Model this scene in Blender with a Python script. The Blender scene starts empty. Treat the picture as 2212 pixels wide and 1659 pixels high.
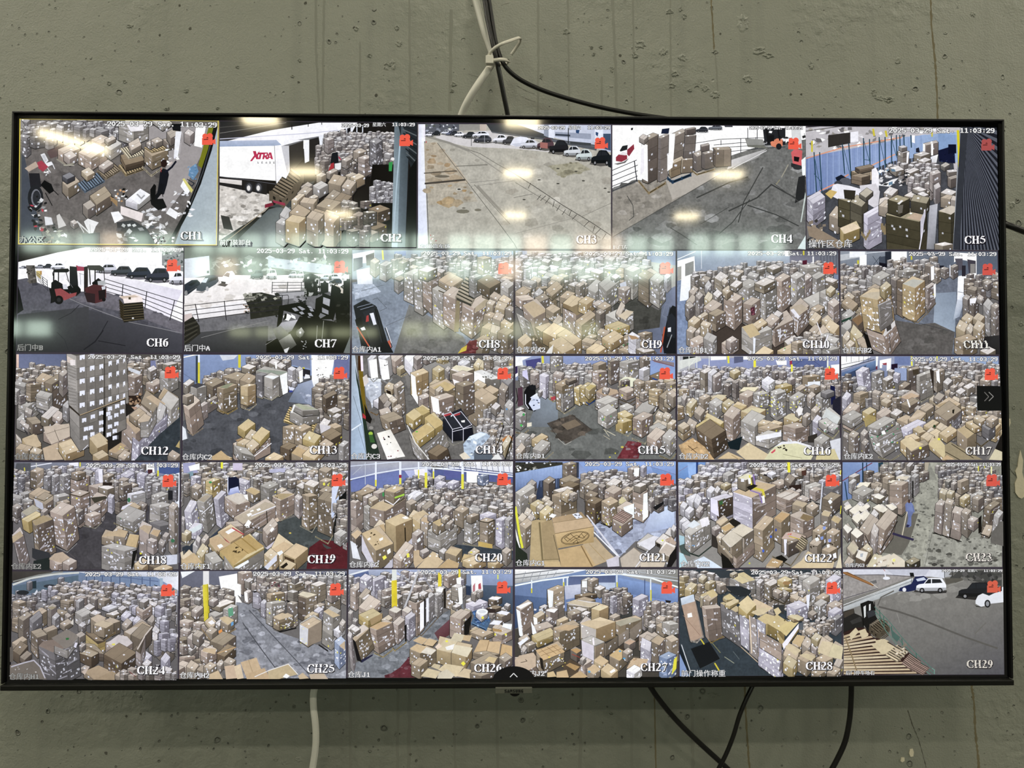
import bpy, math, random
import numpy as np
from mathutils import Matrix, Vector

# ------------------------------------------------------------------ scene, camera, world, exposure
scene = bpy.context.scene
COL = scene.collection
FPX = 1534.0                                   # focal length in pixels of the 2212 x 1659 frame
CAM_POS = Vector((-0.016936, -0.876346, -0.004126))
CAM_R = Vector((0.99985267, -0.01710155, 0.00147599))
CAM_D = Vector((0.00190826, 0.02528751, -0.99967840))
CAM_F = Vector((0.01705873, 0.99953393, 0.02531641))
cam_data = bpy.data.cameras.new('camera')
cam_data.sensor_width = 36.0
cam_data.lens = FPX / 2212.0 * 36.0
cam_data.clip_start = 0.01
cam = bpy.data.objects.new('camera', cam_data)
m = Matrix.Identity(4)
for i in range(3):
    m[i][0] = CAM_R[i]; m[i][1] = -CAM_D[i]; m[i][2] = -CAM_F[i]; m[i][3] = CAM_POS[i]
cam.matrix_world = m
COL.objects.link(cam)
scene.camera = cam
scene.view_settings.view_transform = 'Standard'
scene.view_settings.look = 'None'
scene.view_settings.gamma = 1.0
scene.view_settings.use_curve_mapping = False
scene.view_settings.exposure = 0.0

world = bpy.data.worlds.new('world')
scene.world = world
world.use_nodes = True
bg = world.node_tree.nodes['Background']
bg.inputs[0].default_value = (0.75, 0.85, 0.78, 1)
bg.inputs[1].default_value = 0.02

LAMP_POWER = 20.5          # watts of each near ceiling lamp
LAMP_GLOW = 23.0           # radiance of a lamp's diffuser
WINDOW_GLOW = 6.2          # radiance of the high window band
WINDOW_LOW_GLOW = 3.0      # radiance of the lower panes
SCREEN_GAIN = 1.0

# ------------------------------------------------------------------ helpers
def at(x, y, Y):
    """Point of the plane y = Y that the photograph shows at pixel (x, y)."""
    d = CAM_F + CAM_R * ((x - 1106.0) / FPX) + CAM_D * ((y - 829.5) / FPX)
    return CAM_POS + d * ((Y - CAM_POS.y) / d.y)

def lin(c):
    return c / 12.92 if c <= 0.04045 else ((c + 0.055) / 1.055) ** 2.4

def hexc(s):
    if len(s) == 3:
        s = s[0] * 2 + s[1] * 2 + s[2] * 2
    return tuple(int(s[i:i + 2], 16) / 255.0 for i in (0, 2, 4))

def hexl(s):
    return tuple(lin(c) for c in hexc(s))

def tag(o, label=None, cat=None, group=None, kind=None):
    if label: o['label'] = label
    if cat: o['category'] = cat
    if group: o['group'] = group
    if kind: o['kind'] = kind
    return o

def empty(name, loc):
    o = bpy.data.objects.new(name, None)
    o.location = loc
    o.empty_display_size = 0.05
    COL.objects.link(o)
    return o

def link(name, me, mat=None, parent=None):
    o = bpy.data.objects.new(name, me)
    COL.objects.link(o)
    if mat is not None and not me.materials:
        me.materials.append(mat)
    if parent is not None:
        o.parent = parent
        if parent.type == 'EMPTY':
            o.matrix_parent_inverse = Matrix.Translation(parent.location).inverted()
    return o

class MB:
    """Collects faces in world coordinates."""
    def __init__(self):
        self.v = []; self.f = []; self.smooth = False
    def face(self, pts):
        n = len(self.v); self.v += [tuple(p) for p in pts]
        self.f.append(tuple(range(n, n + len(pts))))
    def box(self, x0, y0, z0, x1, y1, z1):
        n = len(self.v)
        self.v += [(x0,y0,z0),(x1,y0,z0),(x1,y1,z0),(x0,y1,z0),(x0,y0,z1),(x1,y0,z1),(x1,y1,z1),(x0,y1,z1)]
        for q in ((0,3,2,1),(4,5,6,7),(0,1,5,4),(1,2,6,5),(2,3,7,6),(3,0,4,7)):
            self.f.append(tuple(n + i for i in q))
        return self
    def prism(self, pts, y0, y1):
        """Outline of (x, z) points, counter-clockwise seen from the camera, from y0 (near) to y1."""
        n = len(self.v); k = len(pts)
        self.v += [(x, y0, z) for x, z in pts] + [(x, y1, z) for x, z in pts]
        self.f.append(tuple(range(n, n + k)))
        self.f.append(tuple(range(n + 2 * k - 1, n + k - 1, -1)))
        for i in range(k):
            j = (i + 1) % k
            self.f.append((n + j, n + i, n + k + i, n + k + j))
        return self
    def tube(self, path, prof):
        """Sweep a profile [(a, b)...] (a sideways in the wall plane, b off the wall) along world points."""
        n = len(self.v); k = len(prof); N = len(path)
        for i, p in enumerate(path):
            a = path[max(0, i - 1)]; b = path[min(N - 1, i + 1)]
            t = (Vector(b) - Vector(a)).normalized()
            up = Vector((0, -1, 0))
            s = t.cross(up)
            if s.length < 1e-4: s = Vector((1, 0, 0))
            s.normalize(); u = s.cross(t).normalized()
            for (pa, pb) in prof:
                self.v.append(tuple(Vector(p) + s * pa + u * pb))
        for i in range(N - 1):
            for j in range(k):
                j2 = (j + 1) % k
                self.f.append((n + i*k + j, n + i*k + j2, n + (i+1)*k + j2, n + (i+1)*k + j))
        self.f.append(tuple(range(n + k - 1, n - 1, -1)))
        self.f.append(tuple(range(n + (N-1)*k, n + N*k)))
        self.smooth = True
        return self
    def build(self, name, mat, parent=None, bevel=0):
        me = bpy.data.meshes.new(name)
        me.from_pydata(self.v, [], self.f)
        me.update()
        if self.smooth:
            me.polygons.foreach_set('use_smooth', [len(p.vertices) == 4 for p in me.polygons])
        o = link(name, me, mat, parent)
        if bevel:
            b = o.modifiers.new('bevel', 'BEVEL'); b.width = bevel; b.segments = 2; b.limit_method = 'ANGLE'
        return o

def circle(r, k=14, flat=1.0):
    return [(r * math.cos(2*math.pi*i/k), r * flat * math.sin(2*math.pi*i/k)) for i in range(k)]

def smooth_path(pts, step=10):
    """Catmull-Rom through world points."""
    P = [Vector(p) for p in pts]
    P = [P[0] * 2 - P[1]] + P + [P[-1] * 2 - P[-2]]
    out = []
    for i in range(1, len(P) - 2):
        for s in range(step):
            t = s / step
            a, b, c, d = P[i-1], P[i], P[i+1], P[i+2]
            out.append(0.5 * ((2*b) + (c-a)*t + (2*a-5*b+4*c-d)*t*t + (3*b-a-3*c+d)*t*t*t))
    out.append(P[-2])
    return out

def principled(name, rgb, rough=0.5, spec=0.5, **kw):
    mt = bpy.data.materials.new(name); mt.use_nodes = True
    b = mt.node_tree.nodes['Principled BSDF']
    b.inputs['Base Color'].default_value = (*rgb, 1)
    b.inputs['Roughness'].default_value = rough
    b.inputs['Specular IOR Level'].default_value = spec
    for k, v in kw.items():
        b.inputs[k].default_value = v
    return mt

def noisy(name, c0, c1, scale, rough=0.5, spec=0.5, bump=0.0, bscale=None):
    """Principled with a fine two-tone grain and optional bump."""
    mt = principled(name, c0, rough, spec)
    nt = mt.node_tree; N = nt.nodes; L = nt.links
    b = N['Principled BSDF']
    tc = N.new('ShaderNodeTexCoord'); no = N.new('ShaderNodeTexNoise'); no.inputs['Scale'].default_value = scale
    no.inputs['Detail'].default_value = 4
    L.new(tc.outputs['Object'], no.inputs['Vector'])
    mx = N.new('ShaderNodeMix'); mx.data_type = 'RGBA'
    mx.inputs[6].default_value = (*c0, 1); mx.inputs[7].default_value = (*c1, 1)
    L.new(no.outputs['Fac'], mx.inputs[0]); L.new(mx.outputs[2], b.inputs['Base Color'])
    if bump:
        bp = N.new('ShaderNodeBump'); bp.inputs['Strength'].default_value = bump; bp.inputs['Distance'].default_value = 0.001
        n2 = N.new('ShaderNodeTexNoise'); n2.inputs['Scale'].default_value = bscale or scale
        L.new(tc.outputs['Object'], n2.inputs['Vector'])
        L.new(n2.outputs['Fac'], bp.inputs['Height']); L.new(bp.outputs['Normal'], b.inputs['Normal'])
    return mt

def glow(name, rgb, strength):
    mt = bpy.data.materials.new(name); mt.use_nodes = True
    nt = mt.node_tree; nt.nodes.clear()
    e = nt.nodes.new('ShaderNodeEmission'); o = nt.nodes.new('ShaderNodeOutputMaterial')
    e.inputs[0].default_value = (*rgb, 1); e.inputs[1].default_value = strength
    nt.links.new(e.outputs[0], o.inputs[0])
    return mt

# ------------------------------------------------------------------ the hall
WALL_Y = 0.115
FLOOR_Z, CEIL_Z = -1.75, 6.0
X0, X1, FAR = -14.0, 14.0, -16.6

def wall_material():
    mt = principled('painted_concrete', (0.30, 0.30, 0.235), 0.36, 0.5)
    nt = mt.node_tree; N = nt.nodes; L = nt.links
    b = N['Principled BSDF']
    tc = N.new('ShaderNodeTexCoord')
    def noise(scale, detail=4, vec=None, rough=0.5):
        n = N.new('ShaderNodeTexNoise'); n.inputs['Scale'].default_value = scale
        n.inputs['Detail'].default_value = detail; n.inputs['Roughness'].default_value = rough
        L.new(vec or tc.outputs['Object'], n.inputs['Vector']); return n
    def math_(op, a, c=None, d=None):
        n = N.new('ShaderNodeMath'); n.operation = op
        for i, q in enumerate((a, c, d)):
            if q is None: continue
            if isinstance(q, (int, float)): n.inputs[i].default_value = q
            else: L.new(q, n.inputs[i])
        return n.outputs[0]
    def ramp(src, p0, p1):
        n = N.new('ShaderNodeMapRange'); n.interpolation_type = 'SMOOTHSTEP'
        n.inputs[1].default_value = p0; n.inputs[2].default_value = p1
        L.new(src, n.inputs[0]); return n.outputs[0]
    # colour: broad stains of old paint, faint vertical runs
    big = noise(2.2, 5)
    mp = N.new('ShaderNodeMapping'); mp.inputs['Scale'].default_value = (26, 26, 0.8)
    L.new(tc.outputs['Object'], mp.inputs['Vector'])
    runs = noise(1.0, 3, mp.outputs[0])
    fac = math_('ADD', math_('MULTIPLY', big.outputs['Fac'], 0.6), math_('MULTIPLY', ramp(runs.outputs['Fac'], 0.52, 0.72), 0.28))
    mx = N.new('ShaderNodeMix'); mx.data_type = 'RGBA'
    mx.inputs[6].default_value = (0.365, 0.374, 0.312, 1); mx.inputs[7].default_value = (0.262, 0.273, 0.228, 1)
    L.new(fac, mx.inputs[0])
    # small pits: some voronoi cells only, with dark bottoms
    warp = noise(35, 2)
    vadd = N.new('ShaderNodeVectorMath'); vadd.operation = 'MULTIPLY_ADD'
    vadd.inputs[1].default_value = (0.012, 0.012, 0.012)
    L.new(warp.outputs['Color'], vadd.inputs[0]); L.new(tc.outputs['Object'], vadd.inputs[2])
    def pits(scale, keep, r):
        v = N.new('ShaderNodeTexVoronoi'); v.inputs['Scale'].default_value = scale; v.voronoi_dimensions = '3D'
        L.new(vadd.outputs[0], v.inputs['Vector'])
        sep = N.new('ShaderNodeSeparateColor'); L.new(v.outputs['Color'], sep.inputs[0])
        k = math_('GREATER_THAN', sep.outputs[0], keep)
        size = math_('MULTIPLY', sep.outputs[1], r)
        d = math_('SUBTRACT', size, v.outputs['Distance'])
        return math_('MULTIPLY', k, ramp(d, 0.0, r * 0.35)), math_('MULTIPLY', k, math_('SUBTRACT', ramp(math_('ADD', d, r*0.25), 0.0, r*0.2), ramp(d, 0.0, r*0.3)))
    dens = noise(3.1, 2)
    dm = ramp(dens.outputs['Fac'], 0.40, 0.62)
    p1, r1 = pits(48, 0.84, 0.20)
    p2, r2 = pits(120, 0.80, 0.26)
    pit = math_('MULTIPLY', math_('MAXIMUM', p1, p2), math_('ADD', math_('MULTIPLY', dm, 0.7), 0.3))
    rim = math_('MULTIPLY', math_('MAXIMUM', r1, r2), dm)
    mx2 = N.new('ShaderNodeMix'); mx2.data_type = 'RGBA'
    mx2.inputs[7].default_value = (0.10, 0.10, 0.08, 1)
    L.new(mx.outputs[2], mx2.inputs[6]); L.new(math_('MULTIPLY', pit, 0.32), mx2.inputs[0])
    L.new(mx2.outputs[2], b.inputs['Base Color'])
    # height: roller texture, ridges, pits
    fine = noise(420, 2); mid = noise(70, 3); lump = noise(14, 3)
    rough_zone = ramp(noise(4.0, 2).outputs['Fac'], 0.45, 0.6)
    h = math_('MULTIPLY', fine.outputs['Fac'], 0.16)
    h = math_('ADD', h, math_('MULTIPLY', math_('MULTIPLY', mid.outputs['Fac'], 0.9), math_('ADD', math_('MULTIPLY', rough_zone, 0.8), 0.15)))
    h = math_('ADD', h, math_('MULTIPLY', lump.outputs['Fac'], 0.7))
    h = math_('ADD', h, math_('MULTIPLY', rim, 0.9))
    h = math_('SUBTRACT', h, math_('MULTIPLY', pit, 1.6))
    bp = N.new('ShaderNodeBump'); bp.inputs['Strength'].default_value = 0.8; bp.inputs['Distance'].default_value = 0.0042
    L.new(h, bp.inputs['Height']); L.new(bp.outputs['Normal'], b.inputs['Normal'])
    return mt

M_WALL = wall_material()
M_PLAIN = noisy('hall_paint', (0.22, 0.23, 0.20), (0.17, 0.18, 0.16), 0.7, 0.8, 0.2)
M_FLOOR = noisy('concrete_floor', (0.10, 0.10, 0.095), (0.06, 0.06, 0.058), 1.2, 0.7, 0.2)
M_CEIL = noisy('ceiling_paint', (0.10, 0.105, 0.10), (0.07, 0.075, 0.07), 0.6, 0.9, 0.1)

wall = MB(); wall.face([(X0, WALL_Y, FLOOR_Z), (X1, WALL_Y, FLOOR_Z), (X1, WALL_Y, CEIL_Z), (X0, WALL_Y, CEIL_Z)])
wall_back = tag(wall.build('wall_back', M_WALL), 'pitted grey green painted concrete wall behind the television', 'wall', kind='structure')
s = MB(); s.face([(X0, WALL_Y, FLOOR_Z), (X0, FAR, FLOOR_Z), (X1, FAR, FLOOR_Z), (X1, WALL_Y, FLOOR_Z)])
tag(s.build('floor', M_FLOOR), 'dark grey concrete floor of the hall', 'floor', kind='structure')
s = MB(); s.face([(X0, WALL_Y, CEIL_Z), (X1, WALL_Y, CEIL_Z), (X1, FAR, CEIL_Z), (X0, FAR, CEIL_Z)])
tag(s.build('ceiling', M_CEIL), 'high dark ceiling of the hall', 'ceiling', kind='structure')
s = MB(); s.face([(X0, FAR, FLOOR_Z), (X0, WALL_Y, FLOOR_Z), (X0, WALL_Y, CEIL_Z), (X0, FAR, CEIL_Z)])
tag(s.build('wall_left', M_PLAIN), 'plain grey side wall of the hall', 'wall', kind='structure')
s = MB(); s.face([(X1, WALL_Y, FLOOR_Z), (X1, FAR, FLOOR_Z), (X1, FAR, CEIL_Z), (X1, WALL_Y, CEIL_Z)])
tag(s.build('wall_right', M_PLAIN), 'plain grey side wall facing the other', 'wall', kind='structure')
s = MB(); s.face([(X1, FAR, FLOOR_Z), (X0, FAR, FLOOR_Z), (X0, FAR, CEIL_Z), (X1, FAR, CEIL_Z)])
wall_far = tag(s.build('wall_far', M_PLAIN), 'far end wall of the hall with high windows', 'wall', kind='structure')

# windows of the far wall: a high band, and a broken lower row
M_PANE = glow('daylit_pane', (0.80, 1.0, 0.84), WINDOW_GLOW)
M_PANE_WARM = glow('warm_daylit_pane', (1.0, 0.83, 0.62), WINDOW_GLOW * 1.05)
M_PANE_LOW = glow('low_daylit_pane', (0.93, 1.0, 0.62), WINDOW_LOW_GLOW)
M_FRAME = noisy('window_frame_paint', (0.16, 0.17, 0.15), (0.11, 0.12, 0.11), 9, 0.5)
rng = random.Random(5)
def window(n, x0, x1, z0, z1, cols, rows, mats):
    f = MB(); Y = FAR + 0.5
    f.box(x0 - .06, Y - .06, z0 - .06, x1 + .06, Y + .02, z0); f.box(x0 - .06, Y - .06, z1, x1 + .06, Y + .02, z1 + .06)
    w = (x1 - x0) / cols; h = (z1 - z0) / rows; t = 0.055
    for i in range(cols + 1): f.box(x0 + i*w - t, Y - .06, z0, x0 + i*w + t, Y + .02, z1)
    for j in range(1, rows): f.box(x0, Y - .06, z0 + j*h - t, x1, Y + .02, z0 + j*h + t)
    fr = tag(f.build('window_%d' % n, M_FRAME), 'far window with small panes high on the end wall', 'window', kind='structure')
    me = {}
    for i in range(cols):
        for j in range(rows):
            p = MB(); p.face([(x0+i*w+t, Y-.03, z0+j*h+t), (x0+i*w+t, Y-.03, z0+(j+1)*h-t), (x0+(i+1)*w-t, Y-.03, z0+(j+1)*h-t), (x0+(i+1)*w-t, Y-.03, z0+j*h+t)])
            p.build('pane', mats(i, j), fr)
def high(i, j):
    r = rng.random()
    return M_PANE_WARM if r > 0.93 else M_PANE
window(1, -11.4, -7.7, 3.5, 4.05, 6, 1, high)
window(2, -7.4, -1.6, 2.9, 4.05, 10, 2, high)
window(3, -1.3, 4.2, 2.9, 4.05, 9, 2, high)
window(7, 4.5, 6.9, 3.5, 4.1, 4, 1, high)
window(4, -6.5, -2.9, 1.5, 1.8, 6, 1, lambda i, j: M_PANE_LOW)
window(5, -2.4, 2.4, 1.5, 1.95, 8, 1, lambda i, j: M_PANE_LOW)
window(6, -12.0, -10.6, 1.5, 1.95, 2, 1, lambda i, j: M_PANE)

# ceiling lamps: a grid of hung strip fixtures
M_LAMP = glow('lamp_diffuser', (1.0, 0.86, 0.56), LAMP_GLOW)
M_LAMP_BODY = noisy('lamp_housing', (0.3, 0.3, 0.28), (0.22, 0.22, 0.2), 20, 0.4)
LAMP_Z = 3.85
def ceiling_lamp(x, y, label, near, rot=0.0, ln=1.0):
    root = tag(empty('ceiling_lamp', (x, y, LAMP_Z)), label, 'lamp', 'strip lamps hung under the hall ceiling')
    def turned(m_):
        c_, s_ = math.cos(rot), math.sin(rot)
        m_.v = [(x + (p-x)*c_*ln - (q-y)*s_, y + (p-x)*s_*ln + (q-y)*c_, r) for p, q, r in m_.v]
        return m_
    b = MB(); b.box(x-.26, y-.09, LAMP_Z+.03, x+.26, y+.09, LAMP_Z+.11)
    turned(b).build('lamp_housing', M_LAMP_BODY, root)
    d = MB(); d.box(x-.225, y-.075, LAMP_Z-.03, x+.225, y+.075, LAMP_Z+.029)
    turned(d).build('lamp_diffuser', M_LAMP, root)
    c = MB()
    for sx in (-.2, .2): c.box(x+sx-.006, y-.006, LAMP_Z+.11, x+sx+.006, y+.006, CEIL_Z)
    turned(c).build('suspension_rod', M_LAMP_BODY, root)
    if near:
        ld = bpy.data.lights.new('lamp_light', 'AREA'); ld.shape = 'RECTANGLE'; ld.size = .62; ld.size_y = .16
        ld.energy = LAMP_POWER * (1.5 if y > -2 else 0.8) * (3.8 if abs(x) > 6 else 1.0); ld.color = (1.0, 0.95, 0.83)
        lo = bpy.data.objects.new('lamp_light', ld); COL.objects.link(lo)
        lo.location = (0, 0, -.035); lo.parent = root
for y, nm in ((-1.6, 'first'), (-4.0, 'second'), (-6.4, 'third'), (-8.8, 'fourth'), (-11.0, 'fifth'), (-13.7, 'last')):
    for x, side in ((-6.9, 'nearest the left wall'), (-3.3, 'left of the middle'), (0.28, 'in the middle'), (3.85, 'right of the middle'), (7.4, 'nearest the right wall')):
        if abs(x) > 6 and y < -7: continue
        if y == -8.8 and x > 3: continue
        ceiling_lamp(x, y, 'yellowish strip lamp %s, %s row from the television' % (side, nm), y > -7)
ceiling_lamp(-6.36, -9.71, 'yellowish strip lamp hung askew away from the straight rows', False, -0.95, 2.0)
# ------------------------------------------------------------------ painting the pictures on the screen
# Every camera picture is flat print on the screen: coloured faces in the screen plane.
class Tile:
    def __init__(self, ox, oy, w, quad, seed, tint=(1, 1, 1)):
        self.ox, self.oy, self.k = ox, oy, 10.0 * w / 2212.0
        self.q = [(quad[i], quad[i+1]) for i in range(0, 8, 2)]
        self.tint = tint
        self.v = []; self.f = []; self.c = []
        self.r = random.Random(seed)
        self.grid = np.zeros((160, 230), dtype=np.int32)
        self.sl = (self.q[1][1] - self.q[0][1]) / (self.q[1][0] - self.q[0][0])
    def clip(self, pts):
        q = self.q
        for i in range(4):
            (ax, ay), (bx, by) = q[i], q[(i+1) % 4]
            ex, ey = bx - ax, by - ay
            out = []
            n = len(pts)
            if n == 0: return []
            prev = pts[-1]; dp = ex * (prev[1]-ay) - ey * (prev[0]-ax)
            for p in pts:
                d = ex * (p[1]-ay) - ey * (p[0]-ax)
                if d >= 0:
                    if dp < 0:
                        t = dp / (dp - d); out.append(tuple(prev[k] + (p[k]-prev[k])*t for k in range(len(p))))
                    out.append(p)
                elif dp >= 0:
                    t = dp / (dp - d); out.append(tuple(prev[k] + (p[k]-prev[k])*t for k in range(len(p))))
                prev, dp = p, d
            pts = out
        return pts
    def raw(self, pts, nz=0.1, tint=True, z=None):
        """pts: (x, y, r, g, b) in sRGB; painted over everything below."""
        pts = self.clip(pts)
        if len(pts) < 3: return
        a = 0.0
        for i in range(len(pts)):
            p, q = pts[i-1], pts[i]; a += p[0]*q[1] - q[0]*p[1]
        if abs(a) < 1e-3: return
        if a < 0: pts = pts[::-1]
        xs = [p[0] for p in pts]; ys = [p[1] for p in pts]
        i0, i1 = max(0, int(min(ys))), min(159, int(max(ys))) + 1
        j0, j1 = max(0, int(min(xs))), min(229, int(max(xs))) + 1
        if z is None:
            g = self.grid[i0:i1, j0:j1]
            if g.size == 0: return
            z = int(g.max()) + 1; g[:] = z
        n = len(self.v)
        T = self.tint if tint else (1, 1, 1)
        for p in pts[::-1]:
            w = at(self.ox + p[0]*self.k, self.oy + p[1]*self.k, 0.0)
            self.v.append((w.x, -(z + 2) * 6e-6, w.z))
            r_, g_, b_ = p[2]*T[0], p[3]*T[1], p[4]*T[2]
            if tint:                                   # the recorder's washed-out, slightly cool picture
                y_ = .3*r_ + .55*g_ + .15*b_
                r_, g_, b_ = [.5 + ((q*.72 + y_*.28)*k - .5)*1.14 for q, k in ((r_, 1.03), (g_, 1.035), (b_, 1.05))]
            self.c.append((lin(min(1, max(0, r_))), lin(min(1, max(0, g_))), lin(min(1, max(0, b_))), nz))
        self.f.append(tuple(range(n, n + len(pts))))
    def col(self, c, j=0.0):
        if isinstance(c, str): c = hexc(c)
        if j:
            d = 1 + self.r.uniform(-j, j); c = tuple(x*d for x in c)
        return c
    def poly(self, c, pts, nz=0.1, tint=True, z=None):
        c = self.col(c); self.raw([(x, y, *c) for x, y in pts], nz, tint, z)
    def P(self, c, *a, nz=0.1):
        self.poly(c, [(a[i], a[i+1]) for i in range(0, len(a), 2)], nz)
    def G(self, cols, *a, nz=0.1):
        """gradient face: one colour for each corner"""
        cs = [self.col(c) for c in cols.split()]
        self.raw([(a[2*i], a[2*i+1], *cs[i]) for i in range(len(cs))], nz)
    def LN(self, c, w, *a, nz=0.05):
        c = self.col(c)
        for i in range(0, len(a) - 2, 2):
            x0, y0, x1, y1 = a[i:i+4]
            d = math.hypot(x1-x0, y1-y0) or 1e-6
            nx, ny = -(y1-y0)/d*w/2, (x1-x0)/d*w/2
            ex, ey = (x1-x0)/d*w*.3, (y1-y0)/d*w*.3
            self.poly(c, [(x0+nx-ex, y0+ny-ey), (x1+nx+ex, y1+ny+ey), (x1-nx+ex, y1-ny+ey), (x0-nx-ex, y0-ny-ey)], nz)
    def E(self, c, cx, cy, rx, ry, n=14, nz=0.1):
        c = self.col(c)
        self.poly(c, [(cx + rx*math.cos(2*math.pi*i/n), cy + ry*math.sin(2*math.pi*i/n)) for i in range(n)], nz)
    def blob(self, c, cx, cy, rx, ry, nz=0.1):
        r = self.r
        self.poly(c, [(cx + rx*r.uniform(.55, 1.1)*math.cos(i*.785), cy + ry*r.uniform(.55, 1.1)*math.sin(i*.785)) for i in range(8)], nz)
    def FL(self, c, pts, n=0, spots='444', s=4, nz=0.3, asp=.5):
        """floor with n blotches"""
        P = [(pts[i], pts[i+1]) for i in range(0, len(pts), 2)]
        self.poly(c, P, nz)
        base = self.col(c); sp = [self.col(x) for x in spots.split()]
        x0, x1 = min(p[0] for p in P), max(p[0] for p in P); y0, y1 = min(p[1] for p in P), max(p[1] for p in P)
        k = 0; tries = 0
        while k < n and tries < n*8:
            tries += 1
            x, y = self.r.uniform(x0, x1), self.r.uniform(y0, y1)
            if not inside(P, x, y): continue
            k += 1
            t = self.r.uniform(.25, .8); cc = self.r.choice(sp)
            mixc = tuple(base[i]*(1-t) + cc[i]*t for i in range(3))
            q = s*self.r.uniform(.3, 1.2)*(0.5 + (y-y0)/(y1-y0+1e-6))
            self.blob(mixc, x, y, q, q*asp, nz)
    def RP(self, x0, y0, x1, y1, n, s, cols):
        """loose sheets, small things lying about"""
        cs = cols.split()
        for _ in range(n):
            x, y = self.r.uniform(x0, x1), self.r.uniform(y0, y1); a = self.r.uniform(0, 3.14)
            w, h = s*self.r.uniform(.5, 1.2), s*self.r.uniform(.3, .8)
            ca, sa = math.cos(a), math.sin(a)
            self.poly(self.col(self.r.choice(cs), .12), [(x+w*ca, y+w*sa*.7), (x-h*sa, y+h*ca*.7), (x-w*ca, y-w*sa*.7), (x+h*sa, y-h*ca*.7)])
    def face(self, A, B, C, D, c, rows, cols, st, wrap, seam=.72):
        """side of a stack: A,B the top edge, D,C the bottom edge; seams, stickers, film"""
        r = self.r
        def pt(u, v):
            x = (A[0]*(1-u)+B[0]*u)*(1-v) + (D[0]*(1-u)+C[0]*u)*v
            y = (A[1]*(1-u)+B[1]*u)*(1-v) + (D[1]*(1-u)+C[1]*u)*v
            return x, y
        c2 = tuple(x*.86 for x in c)
        self.raw([(*A, *c), (*B, *c), (*C, *c2), (*D, *c2)], .12)
        W = math.hypot(B[0]-A[0], B[1]-A[1]); Hh = math.hypot(D[0]-A[0], D[1]-A[1])
        if W < .8 or Hh < .8: return
        if rows > 1 or cols > 1:
            for i in range(rows):
                for j in range(cols):
                    d = 1 + r.uniform(-.09, .09)
                    cc = tuple(x*d for x in c)
                    if abs(d-1) < .03: continue
                    self.poly(cc, [pt(j/cols, i/rows), pt((j+1)/cols, i/rows), pt((j+1)/cols, (i+1)/rows), pt(j/cols, (i+1)/rows)], .12)
        sc = tuple(x*seam for x in c)
        th = .45/Hh if Hh > 6 else .3/Hh
        for i in range(1, rows):
            v = i/rows + r.uniform(-.02, .02)
            self.poly(sc, [pt(0, v-th/2), pt(1, v-th/2), pt(1, v+th/2), pt(0, v+th/2)])
        tw = .45/W if W > 5 else .3/W
        for j in range(1, cols):
            u = j/cols + r.uniform(-.03, .03)
            self.poly(sc, [pt(u-tw/2, 0), pt(u+tw/2, 0), pt(u+tw/2, 1), pt(u-tw/2, 1)])
        for _ in range(wrap):
            v0, v1 = r.uniform(0, .9), r.uniform(.02, .95); dv = r.uniform(.02, .07)
            u0 = r.uniform(0, .6); u1 = u0 + r.uniform(.25, .45)
            t = r.uniform(.25, .6)
            wc = tuple(x*(1-t) + y*t for x, y in zip(c, (.86, .85, .90)))
            self.poly(wc, [pt(u0, v0), pt(u1, v0*.8+v1*.2), pt(u1, v0*.8+v1*.2+dv), pt(u0, v0+dv*.7)])
        n = int(st * W * Hh / (75.0 if W > 6 else 120.0) + r.random()) if st else 0
        for _ in range(min(n, 40)):
            s = min(2.1, .26*W)*r.uniform(.6, 1.1)
            u, v = r.uniform(.08, .9), r.uniform(.06, .92)
            du, dv = s/W, s*1.05/Hh
            k = r.random()
            cc = (.90, .90, .93) if k < .9 else (.85, .80, .25) if (k < .95 and st > 1) else (.80, .80, .82)
            b = max(c); cc = tuple(x*min(1, .62 + b*.55) for x in cc)
            self.poly(cc, [pt(u, v), pt(u+du, v), pt(u+du, v+dv), pt(u, v+dv)], .03)
    def S(self, xl, yl, xf, yf, xr, yr, h, rows=3, c='k', dx=0, st=1, w=0, cl=1, cr=1, hs=.93, top=1):
        """a box or a stack of boxes seen from above: left, front and right corner of its top, height"""
        sw = c[0].isupper(); T, Lc, R = PAL[c.lower()]
        if sw: Lc, R = R, Lc
        j = 1 + self.r.uniform(-.06, .06)
        T, Lc, R = [tuple(x*j for x in hexc(q)) for q in (T, Lc, R)]
        far = max(0.0, min(.75, (21 - (xr-xl))*.045))
        if far:
            T, Lc, R = [tuple(q*(1-far) + g*far for q, g in zip(z, gg)) for z, gg in ((T, (.80, .79, .81)), (Lc, (.56, .55, .57)), (R, (.43, .41, .43)))]
        L, F, Rr = (xl, yl), (xf, yf), (xr, yr); B = (xl+xr-xf, yl+yr-yf)
        Lb, Fb, Rb = (xl+dx, yl+h*hs), (xf+dx, yf+h), (xr+dx, yr+h*hs)
        o = min(.55, (xr-xl)*.05)
        dk = .14 + far*.18
        self.poly((dk, dk*.97, dk*.97), [(xl-o, yl-o*.4), (Lb[0]-o, Lb[1]+o), (Fb[0], Fb[1]+o*1.6), (Rb[0]+o, Rb[1]+o), (xr+o, yr-o*.4), (B[0], B[1]-o*.5) if top else F])
        self.face(L, F, Fb, Lb, Lc, rows, cl, st, w)
        self.face(F, Rr, Rb, Fb, R, rows, cr, st, w)
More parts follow.
